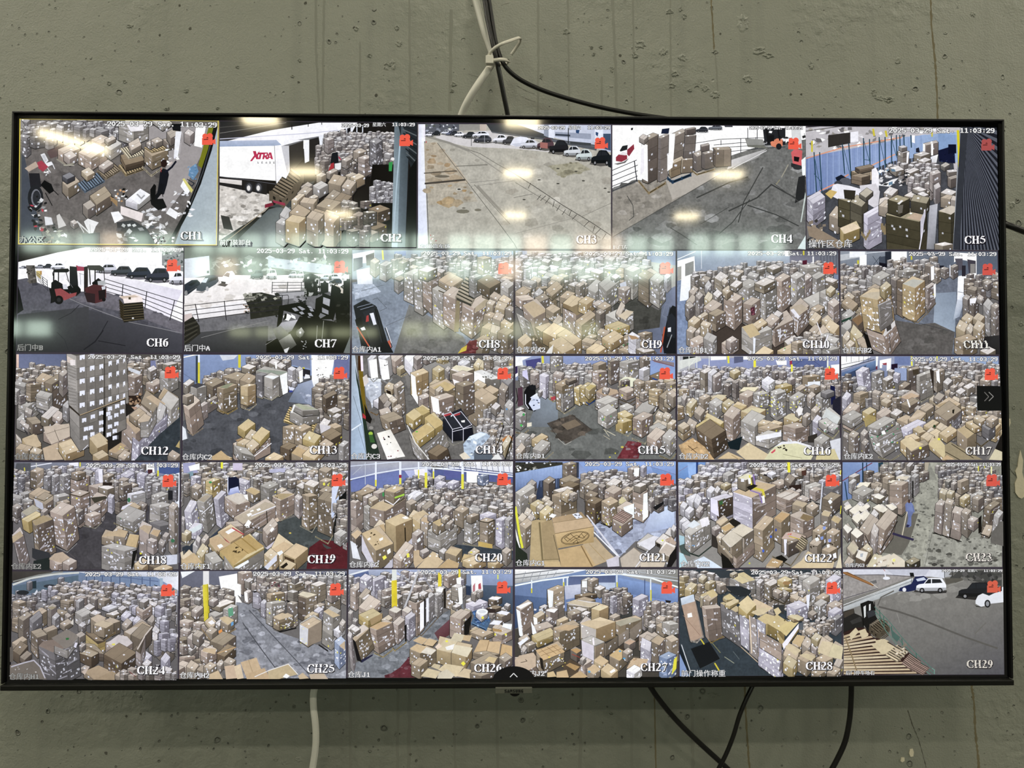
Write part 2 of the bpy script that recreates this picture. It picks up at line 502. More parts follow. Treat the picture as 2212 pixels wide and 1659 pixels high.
        if top:
            Tb = tuple(x*.95 for x in T)
            self.raw([(*L, *T), (*F, *Tb), (*Rr, *T), (*B, *T)], .08)
            wd = math.hypot(xr-xl, yr-yl)
            if wd > 7 and self.r.random() < .8:
                sc = tuple(x*.8 for x in T)
                t = self.r.uniform(.42, .58)
                a = (L[0]*(1-t)+F[0]*t, L[1]*(1-t)+F[1]*t); b2 = (B[0]*(1-t)+Rr[0]*t, B[1]*(1-t)+Rr[1]*t)
                self.LN(sc, .35, *a, *b2)
            if st and wd > 5 and self.r.random() < .75:
                u, v = self.r.uniform(.25, .7), self.r.uniform(.2, .6)
                cx, cy = L[0] + (F[0]-L[0])*u + (B[0]-L[0])*v, L[1] + (F[1]-L[1])*u + (B[1]-L[1])*v
                s = min(1.6, wd*.12)
                self.poly((.93, .93, .95), [(cx-s, cy), (cx, cy+s*.55), (cx+s, cy-.05*s), (cx, cy-s*.6)], .03)
    def FB(self, x, y, wd, h, t=2, sx=1, c='k', rows=1, cols=1, st=1, w=0):
        """box seen nearly face on: front rectangle and the strip of its top"""
        T, Lc, R = [tuple(q*(1 + self.r.uniform(-.05, .05)) for q in hexc(z)) for z in PAL[c.lower()]]
        if c[0].isupper(): Lc = R
        self.face((x, y), (x+wd, y), (x+wd, y+h), (x, y+h), Lc, rows, cols, st, w)
        self.raw([(x, y, *T), (x+wd, y, *T), (x+wd+sx, y-t, *T), (x+sx, y-t, *T)], .08)
    def CL(self, x0, y0, x1, y1, s0, s1, pal='kgk', dens=1.0, hf=1.3, poly=None, st=1, flat=.35, w=1):
        """a crowd of stacks, far to near"""
        r = self.r
        P = [(poly[i], poly[i+1]) for i in range(0, len(poly), 2)] if poly else None
        y = y0
        while y < y1:
            t = (y-y0)/max(1e-6, y1-y0); s = s0 + (s1-s0)*t
            x = x0 - s*r.random()
            while x < x1:
                wd = s*r.uniform(.65, 1.5)
                yy = y + r.uniform(-.35, .35)*s
                if (P is None or inside(P, x + wd*.5, yy)) and r.random() < dens:
                    h = s*hf*r.uniform(.6, 1.7)
                    fx = r.uniform(.3, .75)
                    self.S(x, yy - h*.25, x + wd*fx, yy - h*.25 + wd*flat*fx*r.uniform(.5, 1), x + wd, yy - h*.25 - wd*flat*.3*r.uniform(-.4, 1), h,
                           max(1, int(h/3.2)), r.choice(pal), st=st, w=w if s > 4 else 0)
                x += wd*r.uniform(.8, 1.05)
            y += s*.55
    def PL(self, xl, yl, xf, yf, xr, yr, t=2, c='b3925f', n=6):
        """wooden pallet"""
        c = hexc(c); d = tuple(x*.28 for x in c); e = tuple(x*.75 for x in c)
        L, F, R = (xl, yl), (xf, yf), (xr, yr); B = (xl+xr-xf, yl+yr-yf)
        if n > 5: self.poly(d, [L, F, R, B])
        self.poly(d, [L, F, (F[0], F[1]+t), (L[0], L[1]+t)]); self.poly(d, [F, R, (R[0], R[1]+t), (F[0], F[1]+t)])
        for i in range(n if n > 5 else 0):
            a, b = i/n, (i+.62)/n
            q = lambda u, v: (L[0]+(F[0]-L[0])*v+(B[0]-L[0])*u, L[1]+(F[1]-L[1])*v+(B[1]-L[1])*u)
            self.poly(self.col(c, .1), [q(a, 0), q(b, 0), q(b, 1), q(a, 1)])
        for A, Bb in ((L, F), (F, R)):
            self.LN(e, t*.3, A[0], A[1]+t*.15, Bb[0], Bb[1]+t*.15); self.LN(e, t*.3, A[0], A[1]+t*.9, Bb[0], Bb[1]+t*.9)
            for u in (.03, .5, .97):
                x, y = A[0]+(Bb[0]-A[0])*u, A[1]+(Bb[1]-A[1])*u
                self.LN(e, max(.5, t*.5), x, y, x, y+t)
    def CAR(self, x, y, w, h, c, flip=False, sh='555', win='2a2e33', suv=False):
        """parked car: x, y its lower left, w wide, h high"""
        X = (lambda u: x + w*(1-u)) if flip else (lambda u: x + w*u)
        Y = lambda v: y - h*v
        cc = hexc(c); dk = tuple(q*.72 for q in cc)
        if sh: self.poly(sh, [(X(-.08), Y(.02)), (X(.5), Y(-.12)), (X(1.0), Y(-.06)), (X(1.03), Y(.12)), (X(0), Y(.2))])
        b = .86 if suv else .78
        self.poly(cc, [(X(.0), Y(.15)), (X(.02), Y(.45)), (X(.10), Y(.55)), (X(.26), Y(.6)), (X(.40), Y(.96)), (X(.52), Y(1)), (X(b), Y(.98)), (X(.96), Y(.66)), (X(1), Y(.5)), (X(1), Y(.18)), (X(.9), Y(.1)), (X(.1), Y(.08))], .06)
        self.poly(dk, [(X(0), Y(.15)), (X(.02), Y(.3)), (X(1), Y(.32)), (X(1), Y(.18)), (X(.9), Y(.1)), (X(.1), Y(.08))], .06)
        self.poly(win, [(X(.29), Y(.6)), (X(.41), Y(.9)), (X(.5), Y(.92)), (X(.5), Y(.62))], .03)
        self.poly(win, [(X(.53), Y(.62)), (X(.53), Y(.92)), (X(b-.06), Y(.9)), (X(.88), Y(.66))], .03)
        for u in (.2, .8):
            self.E('1b1b1d', X(u), Y(.12), w*.085, h*.19, 10); self.E('8a8a8c', X(u), Y(.12), w*.045, h*.1, 8)
    # ---- writing
    def bitmap(self, rows, x, y, px, py, c, grow=0.0, sh=None):
        for j, row in enumerate(rows):
            i = 0
            while i < len(row):
                if row[i] == '#':
                    k = i
                    while k < len(row) and row[k] == '#': k += 1
                    xa, xb, ya, yb = x+i*px-grow, x+k*px+grow, y+j*py-grow, y+(j+1)*py+grow
                    s = self.sl
                    self.poly(c, [(xa, ya+s*(xa-self.q[0][0])), (xb, ya+s*(xb-self.q[0][0])), (xb, yb+s*(xb-self.q[0][0])), (xa, yb+s*(xa-self.q[0][0]))], 0.0, False)
                    i = k
                else: i += 1
    def stamp(self, text, x0, x1, y0, y1, c='eeeeee', o='16141a'):
        n = len(text); p = (x1-x0)/(n-.12)
        y0 -= self.sl*((x0+x1)/2-self.q[0][0]); y1 -= self.sl*((x0+x1)/2-self.q[0][0])
        for ps in (0, 1):
            for i, ch in enumerate(text):
                g = OSD.get(ch)
                if not g: continue
                if ps == 0:
                    if o: self.bitmap(g, x0+i*p, y0, p/8, (y1-y0)/9, o, .45)
                else: self.bitmap(g, x0+i*p, y0, p/8, (y1-y0)/9, c, .09)
    def chan(self, text, x0, x1, y0, y1, c='ffffff'):
        ws = [len(SER[ch][0]) for ch in text]; tot = sum(ws)
        px = (x1-x0)/tot; py = (y1-y0)/15
        y0 -= self.sl*(x0-self.q[0][0])
        for ps in (0, 1):
            x = x0
            for ch, wd in zip(text, ws):
                if ps == 0: self.bitmap(SER[ch], x+.35, y0+.45, px, py, '100c16', .62)
                else: self.bitmap(SER[ch], x, y0, px, py, c)
                x += wd*px
    def icon(self, x, y, w, h, c='f0604c', d='5a2420'):
        X = lambda u: x + w*u
        Y = lambda v: y + h*v + self.sl*(x-self.q[0][0])*0
        def pp(col, *a): self.poly(col, [(X(a[i]), Y(a[i+1])) for i in range(0, len(a), 2)], 0.02, False)
        def ee(col, cx, cy, r):
            self.poly(col, [(X(cx)+w*r*math.cos(i*.5236), Y(cy)+w*r*math.sin(i*.5236)) for i in range(12)], 0.02, False)
        ee(c, .22, .24, .20); ee(c, .58, .22, .22)
        pp(c, 0, .42, .18, .3, .62, .3, .78, .42, .78, 1, 0, 1)
        pp(c, .76, .62, 1, .46, 1, .98, .76, .84)
        pp(d, .30, .42, .40, .30, .50, .42); pp(d, .12, .50, .46, .48, .46, .56, .12, .57)
    def cjk(self, text, x, y, size, c='d8d8d8', o='1a181c'):
        """writing in the built-in font, as flat faces"""
        cu = bpy.data.curves.new('writing', 'FONT'); cu.body = text; cu.size = 1.0; cu.resolution_u = 2
        ob = bpy.data.objects.new('writing', cu); COL.objects.link(ob)
        dg = bpy.context.evaluated_depsgraph_get(); dg.update()
        me = ob.evaluated_get(dg).to_mesh()
        me.calc_loop_triangles()
        vs = [(v.co.x, v.co.y) for v in me.vertices]
        tris = [tuple(t.vertices) for t in me.loop_triangles]
        ob.evaluated_get(dg).to_mesh_clear()
        bpy.data.objects.remove(ob); bpy.data.curves.remove(cu)
        if not tris: return
        g = self.grid[int(max(0, y-2)):int(y+size+2), :]
        def put(col, dx, dy):
            z = int(g.max()) + 1; g[:] = z
            for t in tris:
                self.poly(col, [(x + vs[i][0]*size*1.02 + dx, y + size*.86 - vs[i][1]*size + dy) for i in t], 0.0, False, z)
        if o:
            for d in ((-.4, 0), (.4, 0), (0, -.4), (0, .45)): put(o, *d)
        put(c, 0, 0); put(c, .22, 0)
    def build(self, parent, label):
        me = bpy.data.meshes.new('camera_picture')
        me.from_pydata(self.v, [], self.f)
        a = me.color_attributes.new('paint', 'FLOAT_COLOR', 'POINT')
        a.data.foreach_set('color', np.array(self.c, dtype=np.float32).ravel())
        me.update()
        o = link('camera_picture', me, M_PICTURE, parent)
        o['label'] = label
        return o

def inside(P, x, y):
    r = False; j = len(P) - 1
    for i in range(len(P)):
        if (P[i][1] > y) != (P[j][1] > y) and x < (P[j][0]-P[i][0])*(y-P[i][1])/(P[j][1]-P[i][1]) + P[i][0]: r = not r
        j = i
    return r

PAL = {  # top, left side, right side
    'k': ('baa588', '94836c', '74654f'), 'b': ('cdb791', 'b0996f', '8b7350'), 'g': ('b9b4ab', '969088', '7a746c'),
    'w': ('e0dee2', 'c3c0c6', '98948f'), 'd': ('8f7c62', '6a5946', '4d4033'), 'o': ('a49878', '4e4834', '3f3a2b'),
    'n': ('d8cfc6', '857966', '6b5f4e'), 'p': ('c3b3a2', '9c8a7c', '7d6c60'), 'q': ('85817f', '6b6767', '585555'),
    'x': ('5a5a5e', '35353a', '28282c'), 'y': ('cbb888', 'b29a60', '8e7844'), 'l': ('cfcad4', 'b0abba', '8b8694'),
    'e': ('a3937b', '7c6e5c', '62554a'), 'u': ('9fb0cc', '7f93b8', '66789c'), 'v': ('2f333f', '262a38', '1d2030'),
}

OSD = {k: v.split('/') for k, v in {
 '0': '..###.../.##.##../.##.##../##...##./##...##./##...##./.##.##../.##.##../..###...',
 '1': '...##.../.####.../...##.../...##.../...##.../...##.../...##.../...##.../.######.',
 '2': '.#####../##...##./##...##./.....##./....##../...##.../..##..../.##...#./#######.',
 '3': '.#####../##...##./.....##./.....##./..####../.....##./.....##./##...##./.#####..',
 '4': '.....##./....###./...####./..##.##./.##..##./#######./.....##./.....##./....####',
 '5': '#######./##....../##....../######../.....##./.....##./.....##./##...##./.#####..',
 '9': '.#####../##...##./##...##./##...##./.######./.....##./.....##./....##../.####...',
 '-': '......../......../......../......../#######./......../......../......../........',
 ':': '......../......../...##.../...##.../......../......../...##.../...##.../........',
 '.': '......../......../......../......../......../......../......../..##..../..##....',
 'S': '.#####../##...##./##....../.##...../..###.../....##../.....##./##...##./.#####..',
 'a': '......../......../......../.####.../....##../.#####../##..##../##..##../.###.##.',

 'A': '...#..../..###.../..###.../.##.##../.##.##../.#####../##...##./##...##./##...##.',
 'B': '######../.##..##./.##..##./.##..##./.#####../.##..##./.##..##./.##..##./######..',
 'C': '..####../.##..##./##....../##....../##....../##....../##....../.##..##./..####..',
 'D': '#####.../.##.##../.##..##./.##..##./.##..##./.##..##./.##..##./.##.##../#####...',
 'E': '#######./.##...#./.##...../.##.#.../.####.../.##.#.../.##...../.##...#./#######.',
 'F': '#######./.##...#./.##...../.##.#.../.####.../.##.#.../.##...../.##...../####....',
 'G': '..####../.##..##./##....../##....../##....../##..###./##...##./.##..##./..#####.',
 'H': '##...##./##...##./##...##./##...##./#######./##...##./##...##./##...##./##...##.',
 'J': '...####./....##../....##../....##../....##../....##../##..##../##..##../.####...',
 't': '......../..##..../..##..../######../..##..../..##..../..##..../..##.##./...###..'}.items()}
SER = {k: v.split('/') for k, v in {
 'C': '....#####.#./..###..####./.###....###./.###.....##./###.......#./###........./###........./###........./###........./###........./###.......#./.###.....##./.###.....##./..###...##../....#####...',
 'H': '#####..#####./.###....###../.###....###../.###....###../.###....###../.###....###../.###....###../.#########../.###....###../.###....###../.###....###../.###....###../.###....###../.###....###../#####..#####.',
 '0': '..####..../.##..##.../.##..##.../###..###../###..###../###..###../###..###../###..###../###..###../###..###../###..###../###..###../.##..##.../.##..##.../..####....',
 '1': '...##..../.####..../...###.../...###.../...###.../...###.../...###.../...###.../...###.../...###.../...###.../...###.../...###.../...###.../.#######.',
 '2': '..#####.../.#..####../#....###../.....###../.....###../.....###../....###.../....##..../...##...../...##...../..##....../.##......./.##....#../########../########..',
 '3': '..####..../.#..###.../#....##.../.....##.../.....##.../....##..../..####..../....####../.....###../......##../......##../......##../##....#.../###..##.../.####.....',
 '4': '......##../.....###../.....###../....####../...#.###../...#.###../..#..###../.#...###../.#...###../#....###../#########./#########./.....###../.....###../.....###..',
 '5': '...#####../..#####.../..#......./.##......./.#####..../.#######../....#####./......###./.......##./.......##./.......##./##.....#../###...#.../.#####..../..........',
 '6': '.....###../...###..../..###...../.###....../.##......./#######.../###..###../###..###../###..###../###..###../###..###../###..###../.##..##.../.##..##.../..####....',
 '7': '.########./.########./##.....#../#......#../......#.../......#.../.....##.../.....#..../....##..../....##..../....#...../...##...../...##...../..##....../..##......',
 '8': '..####..../.##..##.../##....##../##....##../###...##../.####.#.../..####..../..#####.../.#..####../##...###../##....##../##....##../##....##../.##..##.../..####....',
 '9': '..####..../.##..##.../.##..##.../###..###../###..###../###..###../###..###../###..###../.#######../....###.../....###.../....##..../...###..../..##....../###.......'}.items()}

def picture_material():
    mt = bpy.data.materials.new('screen_picture'); mt.use_nodes = True
    mt.cycles.emission_sampling = 'NONE'
    nt = mt.node_tree; N = nt.nodes; L = nt.links
    b = N['Principled BSDF']
    b.inputs['Base Color'].default_value = (0.004, 0.004, 0.005, 1)
    b.inputs['Roughness'].default_value = SCREEN_ROUGH
    b.inputs['Specular IOR Level'].default_value = SCREEN_SPEC
    b.inputs['IOR'].default_value = 1.6
    at_ = N.new('ShaderNodeAttribute'); at_.attribute_name = 'paint'
    tc = N.new('ShaderNodeTexCoord')
    n1 = N.new('ShaderNodeTexNoise'); n1.inputs['Scale'].default_value = 330; n1.inputs['Detail'].default_value = 3
    n2 = N.new('ShaderNodeTexNoise'); n2.inputs['Scale'].default_value = 95; n2.inputs['Detail'].default_value = 2
    for n in (n1, n2): L.new(tc.outputs['Object'], n.inputs['Vector'])
    def m(op, x, y):
        k = N.new('ShaderNodeMath'); k.operation = op
        for i, q in enumerate((x, y)):
            if isinstance(q, (int, float)): k.inputs[i].default_value = q
            else: L.new(q, k.inputs[i])
        return k.outputs[0]
    s = m('ADD', m('SUBTRACT', n1.outputs['Fac'], .5), m('SUBTRACT', n2.outputs['Fac'], .5))
    g = m('MAXIMUM', m('ADD', m('MULTIPLY', m('MULTIPLY', s, at_.outputs['Alpha']), 3.2), 1.0), 0.15)
    L.new(at_.outputs['Color'], b.inputs['Emission Color'])
    L.new(m('MULTIPLY', g, SCREEN_GAIN), b.inputs['Emission Strength'])
    return mt
SCREEN_ROUGH, SCREEN_SPEC = 0.055, 0.9
M_PICTURE = picture_material()
# ------------------------------------------------------------------ the television
M_RIM = noisy('bezel_plastic', (0.006, 0.006, 0.006), (0.010, 0.010, 0.009), 60, 0.32, 0.4)
M_CHIN = noisy('lower_bezel_plastic', (0.0075, 0.0075, 0.006), (0.011, 0.011, 0.009), 90, 0.38, 0.35)
M_BLACK = principled('screen_glass_black', (0.002, 0.002, 0.003), SCREEN_ROUGH, SCREEN_SPEC, IOR=1.6)
M_SHELL = noisy('rear_shell', (0.012, 0.012, 0.012), (0.02, 0.02, 0.02), 40, 0.6)
M_BADGE = noisy('badge_plastic', (0.125, 0.13, 0.105), (0.14, 0.145, 0.115), 30, 0.45)
M_INK = principled('badge_ink', (0.004, 0.004, 0.004), 0.5)
M_STEEL = noisy('bracket_steel', (0.05, 0.05, 0.05), (0.08, 0.08, 0.08), 30, 0.5)
HW, HT = 0.61595, 0.35177
tv = tag(empty('television', (0, WALL_Y, -HT)), 'large wall mounted television showing a grid of security camera pictures', 'television')
CHIN_T = at(1106, 1469.5, 0).z
def xz(x, y): p = at(x, y, 0); return p.x, p.z
R = 0.0025
b = MB()
b.box(-HW, -.004, HT - R, HW, .022, HT); b.box(-HW, -.004, CHIN_T, -HW + R, .022, HT - R); b.box(HW - R, -.004, CHIN_T, HW, .022, HT - R)
b.build('bezel', M_RIM, tv, bevel=.0006)
b = MB(); b.box(-HW, -.0055, -HT, HW, .024, CHIN_T - .0008)
b.build('lower_bezel', M_CHIN, tv, bevel=.0012)
b = MB(); b.box(-HW + R, 0, CHIN_T - .002, HW - R, .02, HT - R)
screen = b.build('screen', M_BLACK, tv)
b = MB(); b.box(-HW + .004, .0201, -HT + .004, HW - .004, .045, HT - .004); b.box(-.38, .045, -.30, .38, .066, .16)
b.build('rear_shell', M_SHELL, tv, bevel=.004)
b = MB(); b.box(-.22, .066, -.14, -.18, WALL_Y, .10); b.box(.18, .066, -.14, .22, WALL_Y, .10); b.box(-.26, WALL_Y - .012, -.06, .26, WALL_Y, .02)
b.build('wall_bracket', M_STEEL, tv)
# badge that hangs from the lower bezel
x0, z1 = xz(1070.2, 1480.0); x1, z0 = xz(1149.0, 1492.2)
bd = MB(); bd.box(x0, -.0085, z0, x1, .004, z1)
badge = bd.build('brand_badge', M_BADGE, tv, bevel=.0006)
LET = {'S': '.####/##.../##.../.###./...##/...##/####.', 'A': '..#../.###./.#.#./.#.#./#####/##.##/##.##', 'M': '##.##/##.##/#####/#####/#.#.#/#...#/#...#',
       'U': '##.##/##.##/##.##/##.##/##.##/##.##/.###.', 'N': '##.##/##.##/###.#/#.#.#/#.###/##.##/##.##', 'G': '.####/##.../##.../##.##/##.##/##.##/.####'}
ink = MB(); wx0, wz1 = xz(1090.0, 1483.4); wx1, wz0 = xz(1129.6, 1489.6)
px = (wx1 - wx0) / (7*5 + 6*1.5); pz = (wz1 - wz0) / 7
for i, ch in enumerate('SAMSUNG'):
    for j, row in enumerate(LET[ch].split('/')):
        for k, q in enumerate(row):
            if q == '#': ink.box(wx0 + i*6.5*px + k*px, -.0089, wz1 - (j+1)*pz, wx0 + i*6.5*px + (k+1.02)*px, -.0084, wz1 - j*pz)
ink.build('lettering', M_INK, badge)
cx, cz = xz(1112, 1491.5)
sn = MB(); sn.prism([(cx + .0063*math.cos(math.pi + i*math.pi/12), cz + .0048*math.sin(math.pi + i*math.pi/12)) for i in range(13)], -.006, .010)
sn.build('remote_sensor', M_RIM, tv)

# ------------------------------------------------------------------ wall marks: runs, chips, bare patches
M_RUST = noisy('rust_run', (0.25, 0.215, 0.13), (0.19, 0.165, 0.10), 160, 0.7, 0.2)
M_RUN = noisy('dark_paint_run', (0.305, 0.312, 0.26), (0.27, 0.277, 0.23), 120, 0.5, 0.3)
M_BARE = noisy('bare_plaster', (0.95, 0.88, 0.68), (0.8, 0.73, 0.54), 90, 0.8, 0.2, 0.4, 200)
M_CHIP = M_WALL
M_PITDARK = noisy('chipped_concrete', (0.10, 0.10, 0.085), (0.17, 0.165, 0.13), 200, 0.8, 0.2)
rr = random.Random(11)
def ribbon(name, pts, wpx, mat, jit=.4):
    path = smooth_path([at(x, y, WALL_Y - .0003) for x, y in pts], 12)
    m_ = MB(); k = .000627
    prev = None
    for p in path:
        w = wpx*k*(1 + rr.uniform(-jit, jit))/2; o = rr.uniform(-.3, .3)*wpx*k*.5
        cur = [(p.x - w + o, WALL_Y - .0001, p.z), (p.x + o, WALL_Y - .00013, p.z), (p.x + w + o, WALL_Y - .0001, p.z)]
        if prev:
            m_.face([prev[0], cur[0], cur[1], prev[1]]); m_.face([prev[1], cur[1], cur[2], prev[2]])
        prev = cur
    m_.smooth = True
    return m_.build(name, mat, wall_back)
ribbon('rust_run', [(2010, -20), (2013, 60), (2020, 130), (2024, 200), (2026, 290)], 4.2, M_RUST)
ribbon('rust_run', [(2097, 1470), (2104, 1520), (2108, 1590), (2113, 1640), (2116, 1690)], 5, M_RUST)
ribbon('rust_run', [(1535, -20), (1540, 60), (1543, 108)], 3.4, M_RUST)
ribbon('rust_run', [(1545, 112), (1550, 180), (1552, 270)], 3.2, M_RUN)
ribbon('rust_run', [(1608, 1470), (1611, 1540), (1616, 1620), (1622, 1690)], 4, M_RUST, .3)
ribbon('paint_run', [(1413, 1470), (1415, 1560), (1417, 1690)], 3, M_RUST, .3)
for pts, w in (([(1162, -20), (1163, 90), (1162, 265)], 5), ([(1226, -20), (1228, 90), (1230, 265)], 4), ([(1322, -20), (1326, 60), (1330, 160), (1333, 265)], 6),
               ([(1367, -20), (1369, 120), (1371, 265)], 4), ([(1448, -20), (1449, 140), (1450, 265)], 4), ([(1300, 165), (1300, 265)], 5),
               ([(682, -20), (683, 110), (690, 250)], 5), ([(700, -20), (698, 120), (697, 250)], 5), ([(778, 90), (777, 250)], 4), ([(884, -20), (886, 240)], 5),
               ([(975, 20), (972, 240)], 7), ([(757, 1480), (756, 1690)], 6), ([(885, 1480), (882, 1690)], 8), ([(980, 1480), (984, 1690)], 5), ([(1073, 1480), (1076, 1690)], 6),
               ([(1255, 1480), (1253, 1690)], 7), ([(1493, 1480), (1496, 1590), (1497, 1690)], 7), ([(1363, 1480), (1366, 1690)], 6), ([(860, 1490), (858, 1690)], 6)):
    ribbon('paint_run', pts, w, M_RUN, .25)
for pts in ([(1961, 1534), (1972, 1568), (1985, 1600), (2001, 1658)], [(1012, 160), (1022, 163), (1040, 169)], [(1116, 185), (1136, 196), (1154, 203)], [(1126, 208), (1142, 215), (1156, 220)], [(2180, 1010), (2190, 1024), (2198, 1030)], [(2182, 326), (2190, 322), (2196, 322)], [(1082, 12), (1100, 6)]):
    ribbon('scratch', pts, 2, M_PITDARK, .6)
def chip(x, y, rx, ry, mat, lift=.0012, name='paint_chip', seed=None):
    """lump or flake of paint with a sunken middle"""
    c = at(x, y, WALL_Y); k = .000650; n = 18
    m_ = MB(); r = random.Random(seed or int(x*7+y*13))
    rad = [(r.uniform(.5, 1.2) if i % 2 else r.uniform(.75, 1.0)) for i in range(n)]
    ring = lambda s, d: [(c.x + rx*k*s*rad[i]*math.cos(2*math.pi*i/n), WALL_Y - d*r.uniform(.3, 1.5), c.z + ry*k*s*rad[i]*math.sin(2*math.pi*i/n)) for i in range(n)]
    rings = [ring(1, .00002), ring(.8, lift*.55), ring(.55, lift*.8), ring(.25, lift*.35)]
    for a, b_ in zip(rings, rings[1:]):
        for i in range(n):
            j = (i+1) % n
            m_.face([a[i], a[j], b_[j], b_[i]])
    m_.face(rings[-1]); m_.smooth = True
    return m_.build(name, mat, wall_back)
for x, y, rx, ry in ((1384, 96, 14, 11), (1372, 120, 9, 7), (1433, 112, 12, 12), (1605, 50, 18, 24), (1470, 20, 5, 7), (1446, 25, 10, 8), (1478, 35, 7, 8), (1458, 160, 10, 8),
                     (1475, 125, 12, 10), (1545, 112, 9, 6), (1617, 170, 12, 12), (1640, 110, 18, 10), (1660, 120, 14, 8), (1523, 190, 11, 9), (1545, 205, 13, 11), (1752, 140, 7, 12),
                     (1940, 132, 8, 10), (1888, 200, 8, 9), (1900, 212, 12, 7), (1920, 215, 14, 9), (2101, 30, 7, 8), (1322, 150, 5, 9), (1168, 165, 5, 8), (1224, 68, 10, 9), (1278, 103, 4, 5),
                     (1298, 102, 5, 5), (1282, 118, 4, 4), (1452, 185, 9, 8), (1490, 195, 6, 6), (980, 182, 8, 7), (976, 196, 6, 6), (848, 140, 9, 12), (835, 142, 8, 10), (798, 120, 7, 6), (862, 95, 8, 9),
                     (858, 60, 6, 8), (770, 62, 6, 7), (648, 130, 5, 6), (632, 165, 5, 5), (402, 196, 7, 6), (360, 236, 6, 4), (280, 57, 8, 5), (236, 180, 6, 5), (270, 176, 6, 5), (513, 145, 5, 4),
                     (470, 234, 4, 4), (2148, 440, 8, 6), (2186, 443, 7, 9), (2160, 1130, 4, 6), (1160, 1505, 9, 7), (1148, 1555, 7, 9), (645, 1640, 8, 7), (614, 1647, 7, 5), (595, 1640, 6, 5), (577, 1558, 4, 4),
                     (420, 1570, 5, 4), (302, 1503, 4, 3), (1723, 1594, 6, 5), (1540, 1502, 16, 6), (855, 1586, 4, 5), (1110, 1587, 6, 6), (2205, 700, 7, 6), (2190, 880, 5, 6)):
    chip(x, y, rx, ry, M_CHIP, .0013)
for x, y, r in ((74, 237, 2.2), (12.5, 298, 2), (345, 76, 3), (411, 62, 4), (660, 7, 4), (645, 178, 3), (813, 206, 4), (363, 235, 4), (765, 60, 3.5), (1340, 120, 4), (1283, 117, 4), (1545, 113, 6), (388, 12, 3),
                (229, 1627, 4), (273, 1547, 3), (304, 1542, 3), (1708, 204, 3), (1731, 204, 3), (1370, 118, 5), (980, 1586, 3), (886, 1630, 3.5), (661, 1518, 2.5), (2170, 282, 2), (1556, 73, 3), (52, 1446, 2)):
    chip(x, y, r, r, M_PITDARK, .0004, 'paint_pit')
def patch(pts):
    c = [at(x, y, WALL_Y) for x, y in pts]; m_ = MB()
    m_.prism([(p.x, p.z) for p in c], WALL_Y - .0012, WALL_Y + .002)
    return m_.build('bare_patch', M_BARE, wall_back)
patch([(2203, 972), (2199, 990), (2197, 1008), (2192, 1018), (2196, 1032), (2191, 1044), (2192, 1064), (2199, 1074), (2206, 1077), (2212, 1072), (2212, 1040), (2207, 1020), (2209, 995)][::1])
patch([(1965, 1618), (1963, 1627), (1966, 1634), (1972, 1633), (1973, 1624), (1971, 1617)])
patch([(1946, 1636), (1944, 1643), (1948, 1646), (1953, 1643), (1953, 1636)])
patch([(2178, 904), (2177, 914), (2179, 922), (2182, 914), (2181, 905)])

# ------------------------------------------------------------------ cables
M_CBLACK = noisy('black_cable_rubber', (0.012, 0.012, 0.011), (0.020, 0.019, 0.017), 120, 0.33, 0.5)
M_CWHITE = noisy('white_cable_vinyl', (0.97, 0.95, 0.85), (0.92, 0.90, 0.80), 60, 0.4, 0.5)
M_TIE = noisy('nylon_tie', (0.9, 0.87, 0.76), (0.82, 0.79, 0.68), 80, 0.35, 0.5)
def cable(name, pts, wpx, mat, label, flat=1.0, group=None, prof=None):
    path = smooth_path([at(x, y, Y) for x, y, Y in pts], 12)
    r = wpx*.000615/2
    m_ = MB(); m_.tube(path, prof or circle(r, 16, flat))
    return tag(m_.build(name, mat), label, 'cable', group)
W = WALL_Y
cable('power_cable', [(1034, -60, W-.05), (1047, 0, W-.05), (1055, 50, W-.052), (1066, 100, W-.055), (1077, 150, W-.052), (1088, 205, W-.045), (1097, 250, W-.038), (1104, 300, W-.03), (1108, 370, W-.03)], 10.5, M_CBLACK,
      'black cable running straight down behind the top edge of the television')
cable('video_cable', [(1044, -60, W-.045), (1056, 0, W-.045), (1063, 45, W-.047), (1072, 95, W-.05), (1088, 138, W-.052), (1115, 166, W-.048), (1155, 188, W-.042), (1210, 208, W-.038), (1290, 230, W-.034), (1370, 246, W-.03), (1450, 258, W-.028), (1540, 278, W-.028)], 9.5, M_CBLACK,
      'black cable curving away sideways above the television')
cable('network_cable', [(1016, -60, W-.03), (1027, -5, W-.032), (1036, 30, W-.034), (1046, 66, W-.036), (1058, 100, W-.036), (1066, 128, W-.04), (1055, 150, W-.05), (1034, 180, W-.052), (1012, 215, W-.048), (996, 250, W-.04), (980, 300, W-.03), (972, 360, W-.03)], 15.5, M_CWHITE,
      'thick white cable bent sharply at the tie above the television')
tie = tag(empty('cable_tie', at(1063, 131, W - .05)), 'pale nylon cable tie with a long loose tail around the cables', 'cable tie')
def strip(pts, w, t):
    path = smooth_path([at(*p) for p in pts], 10)
    m_ = MB(); k = .000615
    m_.tube(path, [(-w*k/2, -t*k/2), (w*k/2, -t*k/2), (w*k/2, t*k/2), (-w*k/2, t*k/2)])
    return m_
strip([(1060, 131, W-.064), (1072, 129.5, W-.066), (1084, 128.5, W-.065), (1096, 130.5, W-.058), (1099, 134, W-.046), (1092, 138, W-.036), (1075, 137, W-.03), (1062, 134, W-.035), (1056, 132, W-.05)], 7, 2.5).build('tie_band', M_TIE, tie)
strip([(1055, 122, W-.062), (1060, 112, W-.066), (1071, 102, W-.072), (1086, 94, W-.076), (1102, 88, W-.07), (1116, 83, W-.055), (1124, 82, W-.042), (1122, 92, W-.03), (1113, 106, W-.022), (1104, 118, W-.018)], 6.5, 2.2).build('tie_tail', M_TIE, tie)
